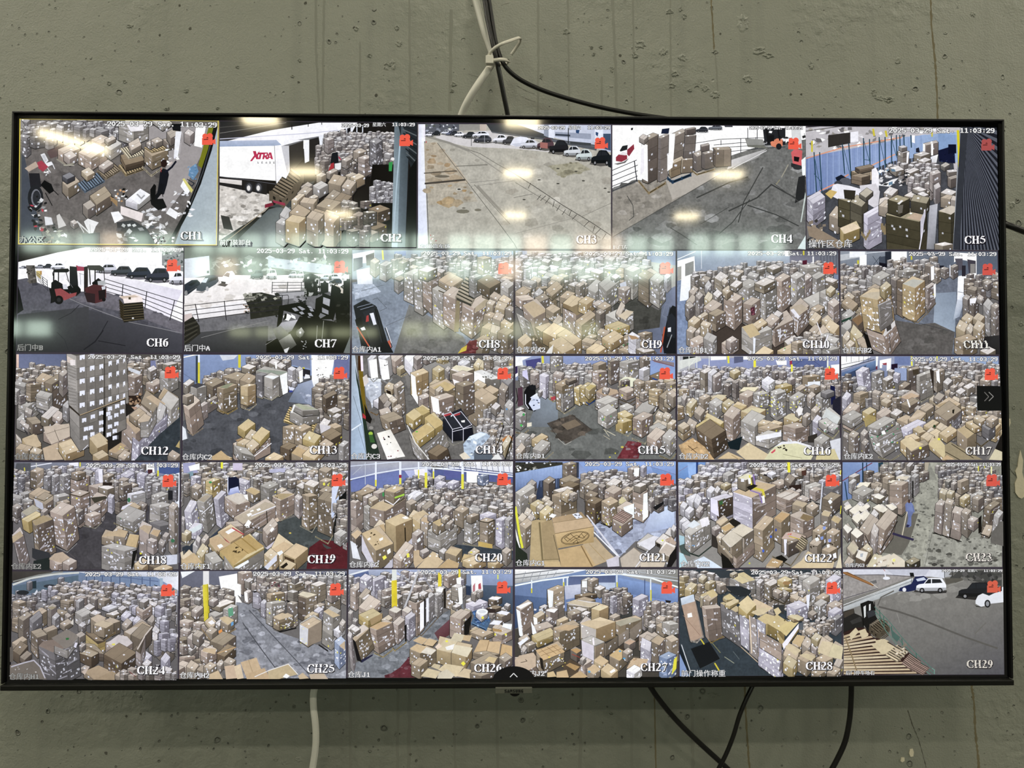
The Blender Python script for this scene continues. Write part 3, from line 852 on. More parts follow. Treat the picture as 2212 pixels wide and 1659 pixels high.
hd = MB(); p = at(1057.5, 130, W - .064); hd.box(p.x - .0052, p.y - .003, p.z - .0056, p.x + .0052, p.y + .005, p.z + .0056)
hd.build('tie_head', M_TIE, tie, bevel=.001)
r3 = 6.9*.000615; prof = []
for cx_ in (-2*.62*r3/1.35, 0, 2*.62*r3/1.35): pass
n3 = 36
prof = [((.0043*math.cos(2*math.pi*i/n3)), (.0016 + .0006*abs(math.cos(3*math.acos(max(-1, min(1, math.cos(2*math.pi*i/n3)))))))*math.sin(2*math.pi*i/n3)) for i in range(n3)]
cable('flat_white_cable', [(686, 1400, W-.07), (682, 1470, W-.074), (677, 1500, W-.076), (677.5, 1530, W-.077), (681, 1560, W-.077), (682.5, 1590, W-.076), (681, 1620, W-.074), (676, 1655, W-.072), (668, 1710, W-.07)], 14, M_CWHITE,
      'flat white ribbed cable hanging below the television', prof=prof)
cable('speaker_cable', [(1370, 1420, W-.055), (1404, 1482, W-.06), (1430, 1519, W-.055), (1465, 1560, W-.048), (1510, 1604, W-.042), (1556, 1646, W-.038), (1592, 1680, W-.036), (1640, 1730, W-.036)], 11.5, M_CBLACK,
      'black cable slanting from the lower bezel and passing behind another cable')
cable('antenna_cable', [(1650, 1420, W-.06), (1627, 1478, W-.068), (1612, 1510, W-.07), (1597, 1547, W-.07), (1584, 1590, W-.068), (1568, 1630, W-.066), (1550, 1665, W-.064), (1522, 1720, W-.06)], 9, M_CBLACK,
      'thin black cable crossing in front of the slanting one')
cable('mains_cable', [(1836, 1410, W-.06), (1839, 1470, W-.062), (1838.5, 1510, W-.06), (1835, 1555, W-.058), (1826, 1600, W-.056), (1810, 1637, W-.054), (1790, 1672, W-.052), (1755, 1720, W-.05)], 11, M_CBLACK,
      'single black cable hanging near the right end of the lower bezel')
cable('side_cable', [(2110, 468, W-.03), (2150, 479, W-.035), (2180, 487.5, W-.045), (2205, 497, W-.047), (2240, 511, W-.045), (2300, 540, W-.04)], 13.5, M_CBLACK,
      'short length of black cable leaving the right edge of the television')
# ------------------------------------------------------------------ the 29 camera pictures
TS = '2025-03-29 Sat. 11:03:29'
SPEC = {  # origin x, y, width of the measured crop; corners of the tile in tenths of the crop's pixels
 1: (20, 230, 470, (11.5,13,213.5,15,211.5,141.5,10,140.5)), 2: (460, 240, 460, (7.3,10.5,212,12.5,211.3,142,6.2,141)),
 3: (890, 240, 450, (6.3,13.5,211.2,15,211.2,146.5,6.5,145.5)), 4: (1310, 240, 450, (6.3,15,211.5,16,211.5,147,6.3,146.5)),
 5: (1730, 240, 482, (4.8,15.2,193.5,16.5,195.5,138,5.8,136.5)), 6: (20, 525, 380, (11.8,4.8,219,6,217.5,138,9.2,137)),
 7: (390, 525, 380, (5,5.5,215.5,6.8,213,138.5,4.2,137)), 8: (750, 530, 370, (6.5,6,214.5,7,214.5,140,6.2,139.5)),
 9: (1105, 530, 370, (5,7,211.8,7.5,211.5,140.5,4.8,140)), 10: (1455, 530, 370, (4.7,7,212.5,7,213.5,140.5,4.6,140.5)),
 11: (1805, 530, 370, (6,7.5,209,8,211,141,6.5,140.5)), 12: (20, 755, 380, (9,5.7,216.5,6.2,215.3,139.5,6.8,139)),
 13: (385, 755, 380, (6.8,6.5,215.5,6.8,214.8,139,5.5,139)), 14: (750, 755, 370, (5.8,7.4,214.5,7.8,214.3,141.8,4.7,142)),
 15: (1105, 755, 370, (4.9,8.4,211.2,8.4,211.8,141.8,4.7,141.8)), 16: (1455, 755, 370, (4.8,8.4,214,8.5,215,143,4.8,142.5)),
 17: (1805, 755, 370, (7.2,8.6,210.5,8.8,213.5,143,8,143)), 18: (15, 990, 380, (9.2,5,217.5,5.3,215.5,139.5,7,139.8)),
 19: (380, 990, 380, (7.3,4.8,217,5,215.5,139,6.4,139.5)), 20: (745, 985, 375, (7.2,6.8,214,6.6,214,141.8,6,142.2)),
 21: (1105, 985, 370, (4.9,6.7,212,6.9,213,143.2,4.7,143)), 22: (1455, 985, 370, (5.8,7.8,215,8,216.2,144,7,144)),
 23: (1810, 985, 370, (5.9,8.1,211,8.3,212.3,143.3,6.2,143.3)), 24: (15, 1225, 380, (6.6,5.4,215.6,5.5,214.8,140.5,5,140.5)),
 25: (380, 1225, 380, (5.7,5,214.8,4.6,213.8,139.8,4.8,140)), 26: (745, 1225, 375, (4.8,3,214,2.6,213.8,141,3.7,141.2)),
 27: (1105, 1225, 370, (4.4,2.6,215,2.6,215,141.8,4.2,141.8)), 28: (1455, 1225, 370, (7.3,3,216.6,2.8,217,139.5,8,141)),
 29: (1810, 1225, 380, (6.5,2.7,207.5,2.5,209,134.8,7,135.5))}
STAMP = {1:(100,211,16,20.8),2:(134,210,13.2,16.6),3:(134,210,16.2,19.4),4:(152,208,16.6,19.4),5:(87,191,17.2,21.8),6:(102,216.5,6.2,11),7:(96,211,7.4,12.8),8:(98,212,8,13),9:(95,208.5,8.6,13.4),10:(96,210,8,12.8),11:(94.5,207.5,8.8,13.6),12:(100,215,7.2,11.8),13:(98,213.5,7.6,12.4),14:(98,212,8.8,13.6),15:(95,209,9.2,14),16:(96,211,9.2,14.2),17:(97,209,10,15),18:(100,215,6.4,11.2),19:(99.5,215,5.8,10.8),20:(98.5,212,7.8,12.8),21:(95,209.5,7.8,12.8),22:(97.5,212.5,9.2,14),23:(139,210,8.8,12.8),24:(98.5,214,6.4,11.4),25:(97.5,212.5,5.6,10.8),26:(97,212,3.6,8.6),27:(96,211.5,3.6,8.6),28:(99.5,214,4,8.8),29:(131,206,2.9,5.8)}
CHAN = {1:(175,197,127.5,135.5),2:(175,197,128,136),3:(174.5,197,132,140.5),4:(175,198,131,139.7),5:(161.5,182.5,124,131.7),6:(173,201.5,120,130),7:(169,197,121,131),8:(170,198.5,122.5,132.5),9:(167,194.5,123,133),10:(165.5,201,123,133),11:(164,197,123,133),12:(167,202,122,132),13:(166,201.5,121,131),14:(166,201.5,124,134),15:(163,198.5,124.5,134.5),16:(166.5,202.5,125.5,135.5),17:(166,200,125.5,135.5),18:(168,203.5,122,132),19:(166.5,202,121,131),20:(166,202,123.5,133.5),21:(165,199.5,125.5,135.5),22:(168,204,126,136),23:(165,199.5,125.5,135.5),24:(166,201.5,123,133),25:(165.5,200.5,122,132),26:(165,201,122.5,132.5),27:(166,201.5,123,133),28:(169,204.5,121,131),29:(162,196,117,126.5)}
ICON = {1:(196,27.5,13.7,11.5),2:(194,25.2,14,12),3:(194,28,14,12),4:(193,28.5,14,12),5:(178,28,13,11.5),6:(198,20.5,17,15),7:(193,22.5,17.5,15),8:(195,23,17,14.5),9:(191,22.5,17,15),10:(192.5,22,17,15.3),11:(189.5,23.5,16.8,15),12:(196,21.5,17.3,14.7),13:(195.5,22,17,15),14:(194,23.5,17.3,15),15:(190.5,23.5,17.3,15),16:(194,24,17,15),17:(191.5,24.5,17,15),18:(197,20.5,17.3,15.2),19:(196.5,19.5,17.3,15.2),20:(194,22,17.3,15),21:(191.5,22.8,17.6,15.2),22:(195,23.8,17.6,15),23:(190.5,23.8,17.6,15),24:(195,21,17.3,14.8),25:(194,20,17.3,15.2),26:(193.5,18,17.3,15.5),27:(193.5,18.5,17.6,15.8),28:(196,18.3,17.6,15.5),29:(187.5,17,17,15)}
NAME = {1:('办公区',10.6,131.8,8.6),2:('前门装卸台',8,134,6.4),3:('右侧停车场',8,141,6.4),4:('后门左',6.6,142,5.4),5:('操作区仓库',6.6,127.6,8.6),6:('后门中B',9.6,127,9),7:('后门中A',4.4,127.6,9),8:('仓库内A1',6.6,130,9),9:('仓库内A2',5.4,130.6,9),10:('仓库内B1',5,131,9),11:('仓库内B2',7.2,131,9),12:('仓库内C1',7.4,130,9),13:('仓库内C2',5.6,130.4,9),14:('仓库内C3',5.2,133,9),15:('仓库内D1',5,132.6,9),16:('仓库内D2',5.6,133,9),17:('仓库内E2',8.6,133,9),18:('仓库内E2',7.6,130.4,9),19:('仓库内F1',6.8,130.4,9),20:('仓库内F2',6,133,9),21:('仓库内G1',5,133.2,9),22:('仓库内G2',7.6,134,9),23:('仓库内G3',8,137.6,6),24:('仓库内H1',5.4,131.4,9),25:('仓库内H2',5.2,130.6,9),26:('仓库J1',4,131.4,9),27:('仓库内J2',4.6,131.6,9),28:('前门操作称重',8.4,131,9.4),29:('后门停车场右',9,129.6,6)}
SHOWS = {}
DRAW = {}
def picture(n, shows, tint=(1, 1, 1)):
    def deco(fn):
        DRAW[n] = (fn, tint); SHOWS[n] = shows
        return fn
    return deco

@picture(1, 'camera picture with boxes on pallets, chairs and a standing worker, framed in yellow')
def ch1(t):
    t.FL('6a6460', (10,13,214,13,214,142,10,142), 50, '4f4a48 7a746e', 9)
    t.P('5e4a4a', 38,46,56,37,64,46,42,53); t.P('97908e', 142,20,204,20,196,48,178,84,160,108,150,92,160,60,142,40)
    t.CL(10,18,112,38,8,12,'qqg', hf=1.2, poly=(10,13,142,13,142,34,104,40,88,26,40,36,16,56,10,50), st=2)
    t.S(112,17,127,21,142,16,19,3,'g',w=4,cl=2,cr=2); t.P('ddd8da',120,19,138,18,137,25,124,26)
    t.S(145,14,156,22,166,17,3,1,'g')
    t.P('4a505a',10,44,16,52,24,90,36,141,10,141); t.G('9aa6b0 8794a0 98a6ac a7b4b6',212,18,204,40,168,141,212,141); t.P('777a10',203,20,209.5,20,200,50,196,63,192,60)
    t.LN('1c1c1e',4,210,20,204,44,193,78,180,108,166,134,160,142); t.LN('44484c',1,207,30,197,66,184,100)
    t.S(50,44,58,49,72,43,11,2,'p'); t.S(56,49,62,54,69,50,7,1,'p'); t.LN('8d8878',1.4,49,54,58,60,66,58); t.LN('a8a290',1,56,60,66,60)
    t.S(84,34,94,38,104,33,8,2,'p',w=2); t.S(71,47,84,53,100,43,13,2,'p',st=2,w=3,cl=2,cr=2); t.S(98,41,104,45,115,38,10,2,'g',w=2); t.S(98,34,101,37,109,33,3.5,1,'k')
    t.P('d2d2d4',32,49,36,47.5,40,55,37,58.5); t.P('b9babd',33.5,50,36,49.2,38.6,55,36.6,56.4); t.P('dcdcde',37,58,43,56,45,59,39,61.5); t.LN('ccccd0',.8,38,61,42,67); t.LN('ccccd0',.8,44,58,46.4,63.5)
    t.P('b13a4c',28.5,57,33,55,40,61.5,34.5,66.5,30,63); t.P('b09c88',16,63,27,56,30,61,20,66.5); t.RP(36,66,42,70,5,1.6,'ddd ccc'); t.P('2b2b30',20,68,31,68,33,82,22,84)
    t.P('17181a',32,80,36,75,43,79,46,86,41,89); t.LN('17181a',.8,37,88,44,101); t.LN('17181a',.8,46,86,50,90); t.E('2a2c30',27,93,8,13,16); t.E('70727a',27.5,93,5,9,14); t.E('33353a',28,93,4,7.5,14)
    t.RP(20,90,40,126,38,3.2,'222 333 999 ccc b34 2a2a2e'); t.RP(30,118,58,140,26,3.6,'222 444 998 ccc 876'); t.P('cfcfd0',36,112,43,113,45,120,37,121); t.P('c3c0ba',48,111,51,109,58,121,50,124)
    t.S(54,77,60,83,71.5,76,11,1,'k',cl=1); t.S(54,70.5,59,74,66.5,70.5,4.5,1,'x',st=0)
    t.PL(70,78,77,86,97,75,2,'6f8296',9); t.S(74,66,80,71.5,87.5,67.5,5,1,'b'); t.PL(90,65,99,73,114,64,2,'9c8a70',8); t.S(91.5,61,97,64.5,106.5,58,4,1,'p')
    t.PL(112,60,119,69.5,138,63,2,'a58f68',8); t.S(114,50,119,60,138,55,6,2,'d',st=0); t.PL(114,43,122,53,140,48,1.2,'d3c5a4',8); t.S(122,38,125,45,135,39.5,5,1,'k')
    t.PL(136,61,145,70,156,62,2,'c9bb9c',5); t.S(138,44,146,51,162,44.5,14,2,'k',w=2); t.PL(138,42,146,47,162,43,1,'b89f70',6); t.S(140,37.5,144,40.5,150,37,4,1,'k'); t.S(145,34.6,150,38,157,35,5,1,'k'); t.S(157,34,163,39,170,37.5,6,1,'d'); t.S(161,27,165,33,174.5,27.5,8,1,'e')
    t.RP(160,44,172,62,14,2.6,'ddd ccd 887'); t.P('dcdce0',170,26,176,26,172,52,168,52); t.S(178,27,184,30,188,26,10,1,'p'); t.P('ece8ea',190,18,200,20,196,42,188,40); t.LN('15161a',3.4,167,20,175,20); t.P('1a1a20',166,20,175,20,175,26,167,25)
    t.P('1d1f28',154,67,157,63.5,162,65,163,70,161,80,158,90,151,89,153,77); t.LN('1d2030',2,160,67,166,62,170,56.5); t.P('33211e',154.6,57,157,54.4,160.6,55,161,60,158.6,62.4,155.4,61.6); t.LN('191b22',4,156,80,154,88,148,95); t.LN('c9b6aa',1.2,163,60,166,57); t.LN('a33',.7,155,63,155,67)
    t.P('151517',144,85,148,79,150,81,149,96,145,96); t.P('1a1a1c',144,95,157,94,161,103,152,106,145,100); t.LN('151517',.8,150,92,156,88,157,92)
    t.S(82,91,89,100,104,90,11,1,'e',cl=1); t.S(75,99.5,80,105,87.5,100.5,10,1,'e'); t.RP(104,84,122,98,22,2.4,'141414 ddd c96 222'); t.P('9a7a50',102,91,110,96,110,102,104,96)
    t.S(119,96,131,100,144,90,6,1,'w',st=0); t.P('e2e2e4',123,93,134,84,144,90,133,100); t.P('9a9a9c',130,90,134,87,139,91,135,95); t.P('dadadc',131,88.6,134,86.4,138,90,135,93)
    t.P('d8ccc8',114,101.5,137,109,135,117.5,114,110); t.RP(136,104,160,132,34,4.2,'d6d6d8 c5c5c8 b4b2b0 e0dede'); t.RP(166,84,186,112,24,3,'dcdce0 c9c9cc e4e4e8'); t.P('5b86ac',184,62,190,58,192.5,66,187,75,182,70); t.RP(182,60,192,74,12,2,'7aa0c4 4a76a0'); t.LN('1a2a38',.8,181,74,188,78,186,81,180,77); t.P('e4e4ea',177,75,185,84,181,90,174,81); t.P('c9c060',176,74,178,73,187,85,185,88)
    t.P('dedede',160,109,164,103,173,109,170,115); t.P('e4e4e4',104,108,112,107,117,114,108,119); t.S(62,117,66,120,70,118,5,1,'k')
    t.P('d9d8d6',76,117,80,114,91,118,88,122,84,133,78,122); t.LN('c9c8c4',1.4,69,117,82,129); t.LN('bfbeba',1,82,120,84,140); t.LN('bfbeba',1,70,118,76,128)
    t.P('3a3c40',110,118,126,116,140,124,150,141,112,141); t.RP(112,120,150,140,20,4,'8a8c8c b0b4b2 5a5c60 c8ccc8'); t.RP(150,130,168,141,16,2.4,'1a2540 ddd 333'); t.P('4b4d52',74,130,92,128,92,141,76,141)

@picture(2, 'camera picture with a white truck trailer backed up to a dock full of cartons')
def ch2(t):
    t.P('241f1c',6,10,213,10,213,143,6,143); t.P('e4e2ee',7,30,60,18,110,12,150,12,140,30,90,40,7,38)
    t.G('2a2a2c 1f1f20 34312f 3c3a3a',7,10,110,12,60,20,7,33); t.LN('55524e',.6,7,17,60,12); t.LN('77746e',.6,7,23,76,12); t.LN('111',1,82,14,82,19); t.LN('111',.8,99,13,99,16); t.LN('111',.8,113,12,113,14)
    t.LN('b9b9cc',.8,7,29,100,23,130,20); t.G('a5b0c8 a9b4cc 90a0bc 8fa0bd',7,31,66,30,72,36,7,37)
    t.G('efeef4 f2f0f4 e8e6ea f0eff3',7,37,66,36,73,73,7,68); t.P('e6e4e6',64,36,72,35,80,64,74,76,66,75); t.LN('77777c',.5,64,36,65.5,74); t.P('bdbcc0',71,36,80,35.5,80,63,77,64)
    t.P('6e6e70',72,36,94,30,94,32,80,36); t.P('3a3632',79,36,94,31,94,50,80,64); t.P('e2e2e8',94,30,100,29.5,100,52,95.5,54); t.P('77787c',87,30,110,26,110,28,100,30); t.P('2d2a28',100,29.5,110,27,112,40,105,54,100,54); t.P('d8dae0',110.5,25.5,115,25,115,38,111,39)
    t.P('1d1b1a',115,25,123,23,123,35,115,38); t.P('cfd3da',123,22.5,125,22.5,125,34,123,34); t.P('1d1b1a',125,22,131,20.5,131,30,125,30); t.P('d0d4dc',131,19.5,133,19.5,133,30,131,30); t.P('1d1b1a',133,20,138,18,138,30,133,30); t.P('ccd0da',138,18,139.4,18,139.4,29,138,29); t.P('1c1a22',139.4,18,143,17,143,27,139.4,27); t.P('ccd0da',143.5,17,145,17,145,24,143.5,24); t.P('ccd0da',149,16,150,16,150,23,149,23); t.P('ccd0da',155,16,156,16,156,22,155,22)
    t.poly('c92a50',[(41.5,41.5),(44.5,41.5),(45.6,45),(48.6,41),(46.8,47),(48,50),(45,50),(44,47.6),(40.6,52),(38.4,52),(42.8,46)],.02)
    t.P('c92a50',46.5,43,53,43,52.4,45,50.4,45,49.4,50,47.4,50,48.4,45,46.2,45); t.P('c92a50',52.6,43,57,43,57.6,45.6,56,47.2,57,50,55,50,54,47.6,53,50,51.2,50); t.P('f0eef2',54.2,44.2,56,44.2,55.6,46,53.8,46); t.P('c92a50',58.4,43,60.6,43,62.4,50,60.4,50,60,48.6,58.2,48.6,57.6,50,55.8,50); t.P('f0eef2',59,45,59.8,47.4,58.6,47.4)
    for i, g in enumerate(('#../#../##.', '##./#../##.', '.#./#.#/#.#', '##./.#./##.', '##./#../##.')): t.bitmap(g.split('/'), 46.4 + i*4.1, 52, .55, .7, '6a6a72')
    t.LN('55555a',.7,7,68,40,72,66,76); t.G('dcd6d2 cfc8c2 bdb4a8 c4bcb2',7,70,30,72,30,82,7,76); t.P('2c2a2a',7,74,30,77,31,82,7,78)
    t.FL('c3bcb2',(7,77,30,82,58,86,62,96,54,104,20,126,6,135),40,'8f887e 6b655c e4ded6',6); t.P('2b2826',30,72,56,75,56,87,32,82)
    for x in (37.5, 47.5): t.E('2e2e30',x,79.5,4.6,6.2); t.E('55555a',x,79.5,3,4.4); t.E('d8d4ce',x-.4,80,1.8,2.8)
    t.P('3c3a36',8,108,17,110,21,124,11,122); t.G('575f60 6a7270 80888a 5a5f5e',58,102,82,96,70,141,18,141); t.LN('98876a',.8,60,98,18,132,7,138); t.P('3f4646',56,100,80,92,100,60,112,60,92,100)
    t.P('302a26',94,58,120,56,122,68,100,74,84,94); t.PL(73,76,84,84,93,66,7,'7c6e58',6); t.PL(60,84,74,92,86,76,8,'84745c',6); t.P('a3324a',62,92.5,75,95.5,75,98.5,63,95); t.P('8a2036',54,97,62,95,63,98,54,101)
    t.CL(116,24,190,60,4.5,8,'edgde', hf=1.5, poly=(116,26,150,14,188,14,190,60,150,66,118,58), st=2, w=1); t.CL(108,40,122,58,6,7,'ded')
    t.S(116,29,120,31,126,29,14,3,'p',w=3); t.S(146,42,152,45,160,42,10,1,'k'); t.S(151,49,158,51,166,48,18,4,'p',w=3,st=2); t.S(163,32,170,35,176,31,26,5,'q',w=5,st=2)
    t.P('1c2026',124,44,130,43,131,55,122,55); t.P('b92a34',123,55,126,54,126,63,120,63); t.LN('c24',1,131,48,133,51); t.P('d8d6d4',127,55,134,54,133,61,127,62); t.S(134,51,139,53,144.5,50,8,1,'k',w=2)
    t.G('1a1714 211d1a 1e1a17 161310',166,56,190,56,186,100,160,110); t.P('2a9a44',183,54,187,53,186,63,183,63); t.CL(167,78,186,96,7,8,'qgq',st=3,w=3); t.P('191513',150,96,190,96,186,142,128,142); t.S(162,102,172,106,184,102,12,3,'d',st=2); t.S(157,120,168,124,181,119,12,2,'d',st=2); t.S(156,126,166,129,172,126,8,1,'e')
    for a in ((118,64,122,66,130,62,6,1,'k'),(138,67,143,69,150,66,7,1,'b'),(143,69,149,72,158,68,9,1,'b'),(108,67,113,69,118,66,8,1,'b'),(120,75,133,78,139,69,11,1,'k'),(104,78,111,82,120,77,9,1,'g'),(134,79,143,82,149,74,9,1,'k'),(92,79,97,82,104,77,8,1,'e'),(88,86,96,89,104,81,9,1,'e'),(116,92,124,96,134,86,9,1,'e'),(126,93,137,97,145,89,10,1,'d'),(82,93,88,94,96,87,13,1,'b'),(100,90,104,92,110,89,6,1,'b'),(91,95,105,97,109,92,9,1,'k'),(108,99,124,103,134,95,9,1,'e'),(70,108,78,114,84,105,10,1,'g'),(80,106,93,113,102,104,14,1,'k'),(66,116,74,119,80,114,22,2,'g'),(76,114,90,117,97,111,24,1,'b'),(98,110,111,114,120,106,28,1,'k'),(111,111,126,116,134,108,28,2,'b')):
        t.S(*a)
    t.CL(132,96,158,138,8,12,'ddo',dens=.7,st=2); t.S(112,112,126,117,132,110,28,2,'k'); t.S(98,111,110,115,116,108,28,2,'k')
    t.G('66747c 5b686e 8fa6b0 9fb4bc',189,12,196,12,196,142,186,142); t.P('2a3034',192,12,213,12,213,142,200,142,206,60,196,30); t.G('4a565c 3e484e 5c6a72 6a7a84',196,14,204,30,200,142,192,142); t.LN('9fb4c0',1.4,195,30,191,80,187,140)
    for i in range(9): t.LN('5a6264' if i % 2 else '23282a', 1.2, 197+i*.6, 16+i*4, 212, 22+i*4.6)
    t.P('171a1a',204,62,212,50,212,142,200,142); t.E('d8d4d0',187,50.5,2,1.6)

@picture(3, 'camera picture of a wide concrete yard with a row of parked cars at the far side')
def ch3(t):
    t.FL('aaa596',(6,13,212,13,212,147,6,147),70,'8f8a7c bdb8aa 9a9384',9,nz=.22)
    t.P('c3bebc',24,26,90,20,130,30,150,44,110,40,60,38,28,31)
    t.P('5b5e66',6,13,60,13,60,20,24,24,12,26); t.RP(14,14,60,21,26,2.4,'3b3f48 cfd2da 8d93a0 566050'); t.P('8f8c84',50,14,72,14,72,20,50,21); t.P('b8a89a',72,14,79,14,79,21,72,21); t.P('3f4348',79,14,110,14,150,24,150,32,85,23)
    t.G('c7cad6 b9bfd2 aab2c8 bcc2d2',112,14,212,15,212,44,150,28); t.P('8e96a8',140,14,145,14,145,28,140,26); t.P('d2d6e2',145,15,151,15,151,29,145,28); t.P('9098ac',152,22,190,24,190,30,152,27); t.P('3a4250',152,24,168,25,168,27,152,26)
    t.P('565a60',140,28,196,36,196,42,140,31); t.LN('70757c',.5,84,22,130,28,196,38); t.P('3e526e',203,24,211,24,211,42,203,40); t.P('cfd4e0',194,18,203,19,203,36,194,34); t.P('2b4a78',195,22,198,23,197,27,195,25); t.P('2b4a78',174,20,178,20,177,24,174,23); t.LN('2a2d32',1,166,18,166,34); t.P('44484a',168,32,190,34,190,37,168,35)
    t.G('c9cade e0e2f4 cdd2e6 c4cae2',7,14,12,14,17,146,6,146); t.LN('5a5c60',.7,13,16,18,146); t.P('e0dce4',12,14,14,14,14,32,12,32); t.LN('c33',.8,15,32,15,46); t.LN('d8d4d0',.8,13,40,19,42)
    t.P('b3a48c',13,34,26,33,48,58,60,76,14,78); t.FL('ada089',(14,34,26,34,56,72,14,78),22,'8a6a44 9c7a50 7d6a50',6,nz=.25); t.FL('a89f8c',(15,78,58,76,70,96,18,100),14,'a07840 8a7250 b09060',6)
    t.LN('5a5246',1.1,13,66,47,63.5); t.LN('4c463e',2,14,77,56,73); t.E('6e6656',32,69.4,8,1.4); t.E('b8b4a6',50,83,3.4,1.6); t.E('3c3a34',50,83,1.9,.8); t.E('75705f',54,106.5,7,2.2); t.E('75705f',70,105,3.6,1.4); t.E('716c5e',55,103,2,.8)
    t.LN('57554c',.55,27,34,46,59,70,90,90,116,108,140,112,147); t.LN('8b877c',2.4,16,27,40,34,60,42); t.LN('8f8b80',1,60,42,80,55,96,66); t.LN('6c695f',.6,60,41,72,45,90,56,108,66); t.LN('7a766a',1,47,58.6,80,57); t.LN('88847a',.6,62,76,92,73); t.LN('8f8b80',.6,62,80,108,74); t.LN('7c786c',.7,66,78,86,100,104,120); t.LN('8e897c',2.5,70,80,100,112)
    t.LN('4a4842',.7,108,66,130,80,160,100,190,118,211,132); t.LN('6a675c',.5,110,76,140,94,170,113,200,135)
    for x, y in ((126,78),(137,90),(142,91),(146,94),(151,98),(157,102),(163,106),(169,107),(175,111),(188,118),(194,124),(200,127),(206,132)): t.LN('3a3834',.6, x, y-1.5+t.r.uniform(-.6,.6), x-4+t.r.uniform(-2,3), y+4)
    t.LN('6e6b62',.5,108,92,128,88); t.LN('807c72',.5,180,112,211,98); t.LN('8a867a',.5,110,130,170,114); t.FL('9d977e',(144,58,176,54,190,62,160,70),10,'857f64 6f6a54',5)
    for x, y in ((135,73),(155,77),(174,64),(182,74),(209,86),(155,61),(119,94),(205,82)): t.E('4a4840',x,y,1.7,.7)
    for a in ((14,27,9,4.6,'dcdce4'),(21,26,9,5,'30343a'),(31,25,9,5,'c9ccd6'),(36,26,9,5,'6a7088'),(40,26,9,5,'3c4048'),(45,27.4,10,5.4,'e0e0e8'),(54,29,14,7,'3c3f42'),(64,28,18,6.6,'d8dae2'),(65.5,33.6,19,8,'4c4e56'),(86,34,15,9,'d8d8e0'),(96,35.5,14,9,'47484e')): t.CAR(*a, sh='6c6a64')
    t.P('d2d4e0',104,36,108,29,115,27,122,28,125,31,120,36,112,38); t.P('b9bcca',106,35,114,34,122,33,119,37,110,38); t.LN('33373c',.6,63,28,63,37); t.LN('9a9ca2',.5,77,26,77,34)
    for a in ((115,39.6,18,9.4,'c6c8d2'),(132.6,41,18,12.4,'5a4048'),(146,45,20,14,'26272c'),(161,48,18,11,'c4c8cc'),(174,52.5,17,12,'bfcac8'),(190,57,21,15.5,'1e2428')): t.CAR(*a, sh='5e5a54')
    t.P('20262a',208,48,212,46,212,61,208,59); t.P('a8655c',136,33,144,34,144,40,136,39); t.RP(19,130,28,142,8,1.6,'c33 ddd a44'); t.P('2c3038',126,28,130,28,130,30,126,30)

